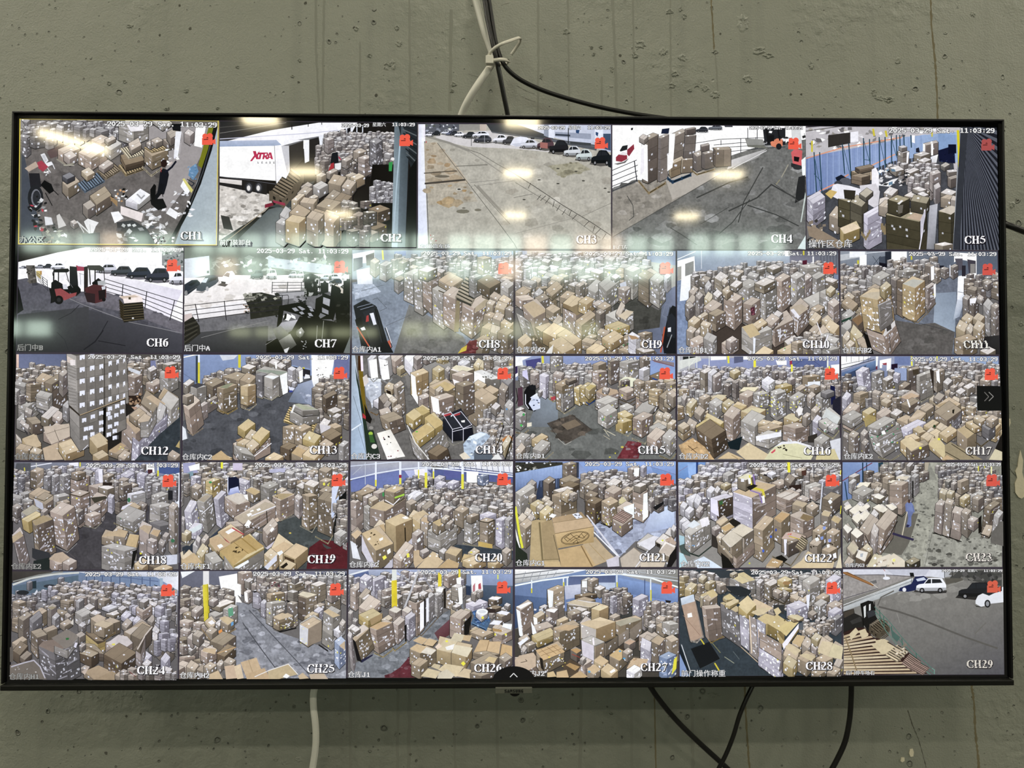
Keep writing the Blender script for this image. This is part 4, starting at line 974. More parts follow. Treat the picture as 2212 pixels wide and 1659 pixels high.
@picture(4, 'camera picture of a dock with tall carton stacks, railings and orange forklifts in daylight')
def ch4(t):
    t.P('f0eef6',6,14,212,14,212,60,6,90); t.FL('6e6e6a',(6,82,34,74,100,58,160,38,212,30,212,148,6,148),90,'4c4c4a 8a8a88 5a5a58 9a9a98',9,nz=.35)
    t.FL('8f887c',(6,86,34,75,100,62,122,66,60,102,6,134),30,'6a655c a9a298 7b756a',7,nz=.3); t.P('aaa296',62,70,92,64,122,66,84,88,70,94); t.LN('55534e',.7,124,65,70,97,6,134); t.G('c9c6c4 a9a7a4 8d8b88 b9b6b4',132,52,170,40,160,50,128,62); t.LN('d4d2d0',.7,170,42,134,61)
    t.P('1f2a44',59,19,67,18,66,24,58,24); t.CAR(95,22.5,13,6,'3c3e46',sh='888'); t.CAR(108,20,15,5.6,'6a6e76',sh='888'); t.P('44464c',124,14,134,14,134,17,126,17); t.P('2a2c30',26,18,28.4,17.6,28,20,26,20.4)
    t.poly('e8e4e6',[(15,40),(24,34),(29,34),(29,40),(22,45)],.05); t.P('a03040',10,49,14,45,22,47,22,51,16,54,10,53); t.P('9a3040',22,41,29,35,29.6,40,24,48,22,46); t.P('2a2e30',14,42,17,37,22.6,36,22,41,15,43); t.P('d8d0d0',12,46,18,43,22,45,20,47); t.P('6a6664',8,56,18,54,24,50,20,55,12,57)
    for a in ((6,63,32,52),(6,68.6,33,57.4),(6,74.4,33,63.4),(6,80,33,69),(6,85,32,74)): t.LN('2c3038',.7,*a)
    t.LN('2c3038',1,29.6,53,32.4,75)
    for a in ((95,34,120,30,160,28.4,200,29),(114,36,142,33.6,190,33),(112,39.4,150,37,196,35),(130,43,160,40,190,38)): t.LN('2c3038',.6,*a)
    for x, a, b in ((121.6,31,36),(142.6,29,44),(158.6,28,40),(150,18,30),(160,18,40)): t.LN('30343c',.7,x,a,x,b)
    t.P('6e6f64',147,29,168,37,172,40,150,38); t.P('8a8a84',147,29,166,30,168,36,150,36); t.P('2a2c30',166,18,190,18,190,36,168,36); t.RP(168,18,210,34,22,3,'222 444 8a8a8c ddd 333')
    t.P('e07a54',174,33,181,29,187,30,187,37,181,39,175,37); t.E('26262a',183,37.6,3,3.4); t.LN('1d1d20',2.4,170,18,172,34); t.LN('1d1d20',1.6,182,19,184,31); t.P('1c1c1e',172,26,178,25,178,32,173,32)
    t.P('c9cac8',196,18,206,18,208,40,198,40); t.P('d8585a',196,44,200,40,208,42,207,58,198,56); t.P('1f1a1c',199,48,205,49,204,54,199,53); t.P('333336',196,55,207,58,206,62,196,59); t.E('38383a',203,60,5,2.4)
    t.P('dfe4e2',207,52,212,48,212,70,208,68); t.P('2e2f30',204,70,211,68,211,92,200,98,202,80); t.P('b8c4bc',206,118,211,86,212,90,207,118); t.LN('9a9480',1,193,57,186,70); t.LN('8e8868',.9,184,73,180,78)
    t.PL(34,73,45,86,63,75,2.4,'b49a6c',4); t.P('e8e6ec',38,28,44,28,44,76,35,70); t.S(38,29,43.6,31,55,25,46,4,'e',dx=.4,st=.5,hs=1,cr=1); t.P('efedf2',38,34,43.6,36,44,75,34.4,70); t.P('ddd9dc',37,40,40,39,40,64,36,68); t.S(35,28,40,30.6,44,27,5,1,'k',st=0); t.S(55,28,58,29,66,25,46,4,'E',dx=-1,st=.5,hs=1); t.LN('4a3d30',.7,54.6,30,53.8,76)
    t.PL(65,70,70,74,90,66,3,'33587c',4); t.S(70,24,73,27,84,21.6,28,3,'E',st=1,hs=1,dx=-2); t.P('efedf2',66.6,24,73,24,71,52,66,50); t.S(83.6,19,85,20,94.6,18,6,1,'d',st=0); t.S(83.6,26,84,27,95,26,25,3,'E',dx=-2,st=.6,hs=1); t.S(66,54,68,57,82,51,14,2,'b',dx=.6,hs=1); t.P('e8e6ea',64.6,46,71,50,70,60,64.6,64); t.S(80,51,81,52,92,51,14,1,'b',dx=-1,hs=1)
    t.PL(90,62,96,66.6,115,61,1.8,'b9a070',4); t.S(92,45,96,48.6,105,44.6,16,1,'E',st=.3,hs=1); t.S(101,44,104.6,46,114,43.6,16,1,'E',hs=1,st=1); t.S(100,36,101,38,109,36,5.6,1,'D',st=0,hs=1); t.S(113.6,39,116,41.6,132,40.6,17.6,1,'E',st=.3,cr=2,hs=1)
    for a in ((22,90,28,100,29,112,24,116),(96,92,130,76,150,70),(130,106,160,92,175,78,200,92),(100,120,130,102),(140,118,146,96,166,60),(96,142,78,130,68,124),(150,100,180,110,204,122),(120,130,134,118,152,94)): t.LN('3f403e',t.r.uniform(.5,1.6),*a)
    t.P('c9d8d4',203,146,211.5,132,212,147); t.LN('4a4a48',.7,178,77,204,96)

@picture(5, 'camera picture of a packing aisle beside a blue fence with dark carton stacks in front')
def ch5(t):
    t.P('b5b0b2',4,14,196,14,196,60,4,60); t.RP(6,16,150,40,90,4,'8a8684 d5d2d4 6a6666 f0eef0 9a948a'); t.P('3a3632',27,24,49,21,49,32,27,36); t.P('dcdadf',49,21,57,20,57,30,49,31); t.LN('55524e',.8,4,20,40,15,60,14); t.LN('3a3838',1,4,16,30,14)
    t.G('6c80b4 8ea6d0 9ab4dc 5f74a8',4,46,124,23,124,60,6,84); t.P('8aa4cc',100,26,160,20,160,50,100,58); t.P('7a98c4',136,22,155,24,155,42,136,42)
    t.FL('4a4c52',(20,80,90,50,150,40,160,138,6,138),20,'3a3c40 666',6)
    for x in range(5, 124, 3): t.LN('7389bc' if x % 2 else '94aad4', .5, x, 46-(x-5)*.19, x, 83-(x-5)*.26)
    t.LN('e08a62',1,5,47,42,36,100,26); t.LN('e08a62',1.2,15,81,36,71); t.LN('e0966c',1.1,70,54,93,43); t.LN('e08a62',1.2,42,66,47,63)
    for x, a, b in ((13,41,80),(18.6,41,84),(41,33,62),(47.4,32,66),(62,27,54),(68,28,54),(77.6,26,60),(83.4,26,58),(89.6,25,52),(94.6,24,44),(98,24,44),(102,24,40),(109,24,36)):
        t.LN('24485a',1.1,x,a,x+2.4 if x < 60 else x+.5,b)
    for a in ((13,44,20,78),(42,35,49,64),(62.6,30,68.6,52),(78,28,84,56),(90,28,95,46),(13,62,20,70),(62,48,69,49)): t.LN('31586a',.6,*a)
    t.LN('c8b820',2,71.6,18,72.6,24); t.LN('c8b820',2,84,20,85,25); t.LN('c8b820',1.4,130,18,130,25); t.LN('c8b820',1.8,11,30,11,40)
    t.G('dcdce6 eceaf0 b9b9c2 a0a0a8',128,44,136,43,133,58,128,58); t.P('e4e4ee',110,24,113,24,113,32,110,31); t.S(122,32,124,34,136,31,12,1,'p'); t.P('ece8ea',121,32,123,33,123,44,121,43); t.P('ece8ea',129,32,131,32,131,44,129,44); t.P('1a2040',136,39,152,34,153,52,137,50); t.P('141a34',146,33,154,33,154,42,146,42); t.RP(137,40,152,52,10,1.4,'2a3860 101830'); t.P('2a2c3a',114,37,117,36,118,41,114,41)
    t.S(96,40,101,41.6,107,40,14,3,'n'); t.S(97,35,100,36.6,105,35.6,4,1,'n'); t.P('e8e4e6',105,41,107.4,40.6,106,52,104.6,52); t.S(112,43,119,45,128,42,8,2,'n'); t.S(116,49,122,51,129,48,14,3,'n',st=1); t.CL(88,54,132,62,5,7,'nnp',hf=1.2); t.S(88,56,94,60,102,58,5,1,'n'); t.S(103,60,108,62,117,58,8,1,'n',st=0); t.CL(108,66,128,76,7,8,'npn'); t.S(127,61,130,64,138,61,17,2,'p'); t.S(131,74,133,78,138,75,16,1,'p'); t.S(138,54,142,56,147,53,4,1,'o'); t.S(144,59,146,61,155,60,5,1,'n'); t.S(145,66,148,68,156,65.6,9,1,'d')
    t.P('dcdad8',78,74,90,68,96.6,66.4,88,75); t.RP(76,58,92,74,22,3,'dcdadc c5c3c4 5a7a92 333 e6e4e4'); t.S(82,81,90,84,96,78,4,1,'n'); t.RP(96,60,108,74,14,2.4,'d8d4d2 999 2e3036')
    t.P('1c2436',34,66,40,63,45,66,43,71,36,70); t.E('5b5d66',44,70,6,4); t.E('44464e',37,72,4,3); t.P('d9d6dc',32,73,36,72,48,74,62,78,58,86,38,88,28,83); t.P('c9a858',24,82,29,78,36,80,30,87); t.P('e0deec',33,76,34,73,37,77,36,78)
    t.S(50,60,57,62,74,58,10,1,'K',cr=3,st=.3); t.S(54,56,58,58,72,55,4,2,'D',st=0); t.S(50,64,60,66,68,64,8,2,'d',st=0); t.P('e0dce0',70,58,74,56,77,62,77,84,70,86); t.P('c9c4c8',58,74,74,72,78,80,76,98,66,92,60,84)
    t.S(6,86,12,92,24,85,24,4,'l',w=6); t.S(28,103,37,107,44,98,15,1,'k'); t.S(37,87,50,91,62,92,27,3,'o',st=.5,hs=1); t.S(49,90,60,95,66,88,26,3,'o',hs=1,st=.3); t.P('3a352a',42,78,54,79,53,88,43,87); t.S(58,82,64,86,71,80,4,1,'o',st=0)
    t.S(62,102,66,106,80,98,32,4,'l',w=7,hs=1); t.PL(60,120,64,125,68,118,3,'b9a070',4); t.PL(80,112,83,117,86,108,5,'b9a070',3)
    t.P('d4c8bc',78,87,84,85,94,90,92,95,77,93); t.S(77,94,86,96,92,90,10,1,'k'); t.S(102,84,115,87,127,80,4,1,'n'); t.S(110,77,118,80,124,78,4,1,'n'); t.S(115,82,121,85,126,83,3,1,'n')
    t.S(84,103,117,110,124,100,36,4,'o',st=.4,hs=1,dx=1); t.P('b99f84',104,106,113,101,121,104,118,109); t.S(86,88,98,91.6,107,87,13,1,'o',st=.4,hs=1); t.P('d8d6d2',95,92,99,88.6,101,89,97,93); t.P('6a6458',95.6,94,101,93,100,101,96,102); t.S(108.6,89,124,92,127,86,10.6,1,'o',st=.4,hs=1); t.LN('d8d4e0',1,122,98,120,120,117,137); t.P('b9b4c0',118,108,123,97,123,104,118,128)
    t.G('a9a9b0 b4b4bc 76787c 8a8a90',127,94,135,92,132,137,124,137); t.S(138,81,148,84,154,80,5,1,'n'); t.S(138,86,149,88,155,85,10,1,'k'); t.S(148,88,156,90,158,86,12,1,'k'); t.S(136,100,148,102,158,96,30,3,'o',hs=1,st=.5); t.P('c2b6a4',136,99,148,94,158,96,148,103)
    t.RP(6,108,34,136,16,4,'8a7a66 3a3632 b9a890 55504a'); t.P('8f7c66',6,114,16,116,44,132,38,137,8,124); t.S(38.6,116,42,122,58,115,13,1,'y',st=.4,hs=.9); t.P('d8c2a0',38.6,116,52,111,59,116,43,122); t.S(132,132,140,134,150,132,6,1,'n')
    t.G('8b8e92 6a6e74 74787c 90949a',156,20,164,16,158,138,150,138); t.LN('d4c400',2.4,155,20,157,68); t.LN('3a3c40',.8,163,18,160,80,152,138); t.P('2e3138',163,18,196,16,196,138,152,138)
    for i in range(56):
        e = [(196, 16 + q*4.2) if q < 29 else (196 - (q-29)*1.7, 138) for q in (i, i+1)]
        t.poly('595d68' if i % 2 else '25272f', [(160, 13), e[0], e[1]])
    t.P('3a3d44',158,12,166,13,164,26,156,138,150,138)
def rails(t, c, w, tops, bots, n, posts):
    """railing: n rails between the top line and the bottom line"""
    for i in range(n):
        u = i/(n-1)
        t.LN(c, w, *[tops[k]*(1-u) + bots[k]*u for k in range(len(tops))])
    for x0, y0, x1, y1 in posts: t.LN(c, w*1.3, x0, y0, x1, y1)

@picture(6, 'camera picture of two forklifts and a pallet pile by a railing above the car park', (.98, .98, 1))
def ch6(t):
    t.P('eceaf0',11,4,220,4,220,100,11,60); t.G('2a2724 3a3430 4a3e36 1d1b19',11,4,98,5,60,12,11,24); t.P('8a8c8a',192,10,219,10,219,36,192,28); t.RP(192,10,218,34,34,3,'55605a a9b4a8 c9d0c4 3c4440')
    t.G('efeaf4 ece8f0 d5d0da e6e0e8',11,33,100,33,218,60,200,96)
    t.FL('5c5b62',(11,46,22,44,60,60,124,62,218,102,218,139,9,139),40,'3c3c42 77767e 4a4a50',10,nz=.3); t.FL('6e6a70',(78,70,124,62,218,100,218,114,150,88,94,76),22,'55525a 8a868c',6); t.G('3c3c3e 4a4a4c 38383a 2e2e30',11,90,100,80,100,139,9,139); t.G('4a4a4e 505056 44444a 363638',100,84,218,115,218,139,100,139); t.P('1c1c1c',9,48,13,60,18,84,9,90)
    t.LN('8a8888',.7,76,70,94,78,150,99,216,113); t.LN('2c2c30',.8,62,96,78,88,88,78); t.LN('2a2a2e',1.6,118,110,108,124,94,134); t.LN('2a2a2e',1,112,123,146,129); t.LN('2f2f33',1,124,98,116,112); t.LN('2f2f33',.8,60,112,70,122,74,134)
    for a in ((12,32,10,3.4,'b9bac0'),(18,32,10,3.6,'44464c'),(32,32,12,5,'9a9ca4'),(42,32,12,6,'3c3e46'),(52,33,18,8,'e2e2ea')): t.CAR(*a, sh='aaa8ae')
    t.P('b03a54',84,28,95,30,95,35,84,35); t.P('e2dee4',86,27,94,28,94,30,86,29)
    for a in ((110,37.5,25,11,'c3c4cc'),(128,41,26,12,'444c52'),(148,44.5,30,14,'343c4a'),(172,48.5,29,17,'3a3e4c'),(202,51.5,17,15,'e0e0ea')): t.CAR(*a, sh='6e6a70', flip=False, suv=True)
    t.G('6a645c 57524a 4a463e 645e54',21,28,32,28,35,50,25,51); t.RP(22,30,33,50,18,2.4,'4a463e 7a746a 332f2a'); t.P('c9b060',34,35,39,35,40,46,34,40); t.P('b8863c',39,35,41,35,41,40,39,40)
    rails(t,'3a3c44',.6,(33,36,48,47),(36,46,48,59),5,((47.6,47,48.6,60),(42,43,43,54))); t.LN('8a8890',.6,88,38,94,40); t.LN('8a8890',.6,89,38,90,52)
    rails(t,'2a2830',.85,(120,45,143,52,172,61,218,75),(120,60,143,66.5,172,77,218,97),4,((143,52,142,67),(173,61,170.6,82),(208,72,202,97)))
    # forklifts
    t.P('1d1b1c',56,33,74,32,76,35,73,37,55,37); t.LN('1d1b1c',1.8,56,36,56,52); t.LN('1d1b1c',1.4,62,35,62,48); t.LN('1d1b1c',1,71,35,75,49); t.LN('1d1b1c',.8,54.4,37,55,41); t.P('26282a',76,29,85,30,87,56,82,62,76,56); t.P('1a1c1c',74,54,86,53,90,58,90,62,84,67,76,62); t.P('1d1d1e',53,50,58,46,68,52,76,56,76,68,52,76); t.P('a04848',57,58,65,57,76,64,85,62,84,66,70,72,60,70); t.P('c9c8cc',67,52,72,52,74,58,68,58); t.P('201e1e',50,57,57,56,58,72,54,74); t.E('1a191a',62.5,71.5,5.6,5.6); t.E('333',62.5,71.5,2.6,2.8); t.LN('777',.5,72,45,80,56)
    t.P('332a2a',94,30,99,29,99,60,94,62); t.P('44463f',98,28,114,28,120,32,119,35,100,34); t.LN('221e20',1.6,108,34,108,50); t.LN('221e20',1,119,34,120,47); t.LN('221e20',1.4,101,34,102,52); t.P('1a181a',104,50,112,44,116,47,114,56,106,56); t.P('a8aaa8',111,48,120,47,122,52,112,55); t.P('5a2e30',95,57,106,52,122,54,122,68,119,73,108,76,98,73); t.P('38282a',94,62,108,64,108,76,98,74); t.P('c9ccd0',116,55,121,54,121,58,117,59); t.P('2a2022',112,60,121,58,121,68,113,72); t.E('1e1c1d',119,71,2.4,2.6)
    t.P('e8d8cc',142,67,160,64,167,68,168,75,145,77); t.P('cbb49c',138,67,158,65.6,163,68,142,70); t.P('2e2a20',144,76,168,74,170,96,144,100); t.P('38301f',138,70,144,77,144,99,140,92); t.P('554a32',150,68,153,68,153,71,150,71)
    for i in range(7): t.LN('5c4f36' if i % 2 else '6f6244', .8, 144, 79+i*3.1, 169, 76.6+i*3.1); t.LN('473d28', .7, 138.5, 73+i*3, 144, 78+i*3.2)
    t.E('d8d8d4',155.6,94.5,1.4,1)

@picture(7, 'camera picture of dark forklift mast and gas bottles with a railing and parked cars beyond')
def ch7(t):
    t.P('6a7266',4,5,216,5,216,40,4,40); t.P('c4cad2',5,20,36,16,37,40,5,46); t.P('30343a',33,35,36,34.6,36,38,33,38); t.RP(38,16,210,38,70,6,'6a7468 8a9488 a5b0a4 55605a c9d0d0'); t.P('aeb8c0',110,18,190,28,190,40,110,30); t.RP(112,20,188,32,24,3,'e0e4ea 8a94a0')
    t.G('e8e6e8 e4e2e4 d8d2cc dcd8d8',5,44,212,38,212,70,5,98); t.FL('e0dad6',(5,66,60,40,150,42,180,52,150,66,118,66,5,84),20,'c4bcb4 b0a89e',7,nz=.15)
    for a in ((88,45,16,11,'5a6a66'),(108,45,13,12,'dadfe2'),(136,43.5,10,8,'c9ccd4'),(146,43.5,9,8,'dadce2'),(176,47,12,7,'b9c4d0'),(184,47,16,8,'cfd6de'),(187,51,16,6,'3a4a58')): t.CAR(*a, sh='8e8c88', suv=True)
    t.poly('2c3440',[(5,52),(14,46.6),(21,46),(25,50),(24,54),(8,66),(5,66)],.05); t.P('18202a',9,53,18,47.6,22,48,14,54); t.E('888',7,63,2,3.4); t.LN('555',.5,8,62,24,53)
    t.poly('4a535c',[(20,57),(26,50),(32,42),(40,40),(47,42),(48,48),(44,52),(34,58),(28,61),(20,60)],.05); t.P('c9d4dc',26,49.4,31,44.4,35,44,32,50); t.P('272c33',34,50,38,44,46,43,45,46); t.E('a9a9ac',33.6,57.6,1.8,3); t.P('8e8a88',16,62,32,60,28,63)
    t.poly('eef0f4',[(50,46),(54,41),(58,36),(65,35),(68.4,39),(67,45),(62,50),(56,53),(50,51)],.04); t.P('4a545c',54,41,58.4,37,62,38,61,43); t.P('2c3036',51,48,57,49,56,52,51.4,51); t.P('5a5450',46,53,52,50,60,52,56,55)
    t.FL('6c6b6e',(5,98,60,92,120,84,120,62,156,60,216,62,213,139,4,139),40,'4a4a4c 88868a 5c5b60',9,nz=.3); t.G('4a4b4c 505050 3a3b3b 333435',4,114,110,104,110,139,4,139); t.P('a09ea2',118,64,156,61,156,68,120,72); t.LN('8a8886',.5,26,119,60,110,110,98)
    rails(t,'3c3a40',.7,(115,49.6,155,49.6),(115,61,155,60),4,((115.6,49,115,63),(135,49,134,62),(152,49,152,60)))
    t.P('2a2a22',79,66,90,63,102,62,127,68,128,84,126,90,88,96,87,84); t.RP(80,64,126,72,46,4,'1d1d18 6a685c 8a887c 2e2e28 a4a294'); t.RP(82,74,126,92,36,4,'1d1d18 36362c 26261f'); t.RP(79,78,86,90,8,2,'b0907c 8a7868')
    rails(t,'2e2a32',.85,(5,79,60,73,128,65.6),(5,98,60,91,128,83),4,((18.6,77,23,99),(55,73,57.6,97),(128,66,127.6,80))); t.LN('2e2a32',.8,128,66,135,65.4,136,68,135,78)
    t.P('33312a',5,90,14,90,24,104,25,114,10,126,5,128); t.P('c4b2ac',5,90,14,88,15,93,5,99)
    for i in range(8): t.LN('4d4a3c' if i % 2 else '232219', 1, 5, 101+i*3.4, 22-abs(3-i)*.4, 96+i*2.6)
    t.P('1c1f1a',155,40,164,38,174,42,172,66,156,68); t.RP(154,38,212,66,50,4,'14160f 2a2c24 8a8c86 b9bab4 3c3e36'); t.P('c9c0b0',190,56,196,52,208,60,202,66); t.LN('15150f',1.8,158,40,160,66); t.LN('15150f',1.6,168,42,168,64); t.LN('15150f',1,175,42,175,60); t.P('191a15',176,50,186,50,186,62,176,64); t.P('14130f',205,48,213,46,213,72,204,70)
    t.P('8e8c90',143,66,150,66,158,73,150,76,142,72); t.RP(140,66,160,76,14,3,'222 555 777')
    # mast
    t.P('15140f',170,70,178,66,178,100,168,99); t.P('121210',178,62,192,68,190,96,178,96); t.P('9fa0a6',179.6,68,188.6,71,188,80,179,76); t.P('8f9096',178,81,186,85,186,90,178,87); t.P('77787c',176,88,183,91,176,95,174,92); t.P('11110f',190,52,200,56,202,60,192,98,186,92); t.P('151510',192,60,213,66,213,139,196,100); t.RP(194,70,212,98,20,4,'1f201a 33342c 12120e')
    t.P('12120f',124,79,152,74,170,84,168,99,148,90,126,84)
    for a in ((140,82,145,81,149,85,144,86),(147,80,150,79.4,157,83,153,85),(149,87,153,86,156,89,152,90),(159,79,163,79,167,83,162,82),(162,83,166,83,168,86,164,86),(160,88,164,88,167,92,162,92),(160,92,166,95,166,98,161,95)): t.P('96979e',*a)
    t.P('17170f',124,80,130,84,127,102,121,106); t.P('e8e8ec',129,92,133,88,140,92,136,98,130,96); t.P('1a1914',131,89,134,88,133,95,129,98); t.P('e4e4e0',139,89,144,92,145,96,140,94)
    t.G('a6a4aa c0bec4 8a898c 74747a',127,100,150,96,156,106,118,112); t.P('151512',150,92,190,98,213,104,213,139,110,139,118,124,140,110); t.G('77786e 8e8f86 55564c 3a3b34',116,108,126,104,140,118,122,124); t.G('6a6a60 a8a89e 55564e 2a2a24',122,124,138,114,146,128,132,138); t.P('c9c9c6',130,134,137,131,134,138,131,138); t.E('5a5b50',150,113,5,5.4); t.G('6b6c60 b4b5ac 77786e 3a3b33',146,112,152,106,156,112,150,120); t.E('e2e2dc',150.6,112.6,1.2,1.4); t.RP(152,120,158,134,8,1.4,'ccc aaa'); t.LN('8a8c80',.7,172,104,171,122); t.LN('8a8c80',.7,180,98,178,120)
    t.P('14150f',108,124,122,120,132,139,108,139); t.LN('8a8a86',.5,107,128,120,120); t.P('6a706c',205,138,213,118,213,139)

@picture(8, 'camera picture of wrapped pallet loads standing along a wide bluish concrete aisle')
def ch8(t):
    t.P('8e9aa8',6,6,215,6,215,44,6,44); t.P('dfe0e4',7,11,35,6,36,22,8,24); t.P('5a4a4c',24,13,35,9,35,26,25,26); t.P('6a6e78',8,17,20,15,20,28,8,34); t.LN('d8d840',2.2,45.6,7,46.4,18); t.P('7280b4',61,8,76,7,76,13,61,14); t.P('8fa2bc',132,10,215,8,215,30,132,22)
    t.FL('7d8898',(6,48,60,40,90,56,164,122,164,140,6,140),30,'6a7482 93a0b0 5e6874',9,nz=.25); t.G('7a7a78 84827c 6e6c66 66665f',80,76,150,118,160,140,60,140); t.FL('73726e',(80,82,150,118,150,140,70,140),24,'5e5d58 88867e',7,nz=.3); t.G('dfe2ea e6e9f2 c2c9d8 d4dae6',12,32,32,28,33,52,14,60); t.FL('a9b4c6',(8,50,34,50,44,60,10,70),10,'d8deea 8a96a8',6)
    t.LN('55585e',.5,50,104,82,90); t.LN('4c5058',.5,33,70,39,68,51,81,42,85); t.LN('4c5058',.5,18,59,48,51)
    t.CL(60,14,215,40,7,12,'gkgn', hf=1.6, poly=(60,16,100,12,215,18,215,46,150,46,60,36)); t.S(42,25,50,27,58,22,20,2,'g',w=5); t.S(30,20,36,24,42,20,18,2,'k'); t.S(66,22,72,24,80,20,18,4,'d',st=2); t.S(168,16,176,18,186,16,22,3,'k',st=3)
    t.S(61,37,66,40,74,35.6,23,4,'g',st=3,w=3); t.S(61,43,68,46,76,42,1,1,'d'); t.S(73.5,36.5,85.5,39.5,100,33,37,6,'g',st=3,w=4); t.S(86,38,97,41,110,34,50,6,'g',st=1.6,w=8,dx=1); t.S(97,38,108.6,46,121,37,44,6,'p',w=8,st=1,dx=1); t.S(92,32,104,35,116,30,12,2,'n',st=2,w=2)
    t.S(110,56,124,63,140,54,46,4,'g',st=2.4,w=6,dx=1); t.S(118,45,135,54,150,44,8,3,'k',st=1,w=2); t.PL(118,58,136,65,152,54,1.4,'8a7450',5); t.S(124,63,140,70,152,60,42,5,'p',st=2,w=6,dx=0); t.P('8a7c5c',141,72,146,70,144,112,138,112)
    t.S(149,74,164,82,184,66,39,6,'p',st=2,w=5,cl=1,dx=-3); t.P('a9997c',166,80,186,64,186,72,178,80,164,88); t.PL(140,66,160,76,174,50,3,'b2a48c',7); t.P('3c3a34',141,68,160,76,160,79,142,71)
    t.CL(150,44,215,62,12,15,'gkk', poly=(150,42,215,44,215,70,190,70,156,50)); t.S(168,46,184,56,198,48,14,2,'d'); t.S(198,50,208,56,216,50,22,3,'g',w=3)
    for a in ((184,66,194,72,200,66,8,1,'k'),(196,70,206,76,212,70,9,1,'b'),(180,75,188,78,192,73,13,1,'b',-1),(191,80,203,84,207,76,18,1,'b',-2),(177,90,188,94,196,90,14,1,'k',-2),(188,94,198,98,203,90,16,1,'k',-3),(174,106,186,110,194,104,20,1,'k',-4),(185,112,197,116,199,106,22,1,'k',-4),(166,122,176,126,186,120,20,1,'k',-3),(198,100,210,106,216,100,12,1,'b'),(194,112,207,116,216,110,28,3,'e'),(204,82,212,86,218,82,14,1,'e')): t.S(*a[:9], dx=a[9] if len(a) > 9 else 0, st=2)
    t.FL('7a2f36',(158,124,168,122,166,140,144,140),14,'9a5a5a 5a2228',4); t.P('c9b030',148,133,155,129,154,136,143,140)
    t.P('23262c',8,78,22,70,37,78,40,84,52,124,58,132,50,139,30,139,18,130); t.LN('2a2c32',1.2,9,79,22,71,38,80,28,86); t.LN('8a94a8',.6,13,80,31,75); t.LN('8a94a8',.6,17,83,34,78); t.P('2c3038',20,86,36,80,42,98,46,124,40,132); t.P('d5d8e4',29,88,34,87,38,102,34,103); t.LN('15161a',1.4,36,82,46,124); t.P('b93a3a',25,91,27.6,90,28,98,24,99); t.P('d8dade',17,107,22,105,24,109,19,110); t.P('1b1d22',10,96,18,92,20,104,12,104); t.LN('cc5a3a',1.6,13,106,28,130); t.LN('1a1a1e',1,49,107,58,131); t.LN('d8d8dc',.8,50.4,106,57,126); t.LN('8a9690',.9,26,112,36,132); t.P('cc5a40',52,124,55,122,57,132,53,134); t.P('202226',30,128,52,124,60,139,26,139); t.G('3a3c40 2a2c30 222428 333',24,110,40,108,44,128,32,134)

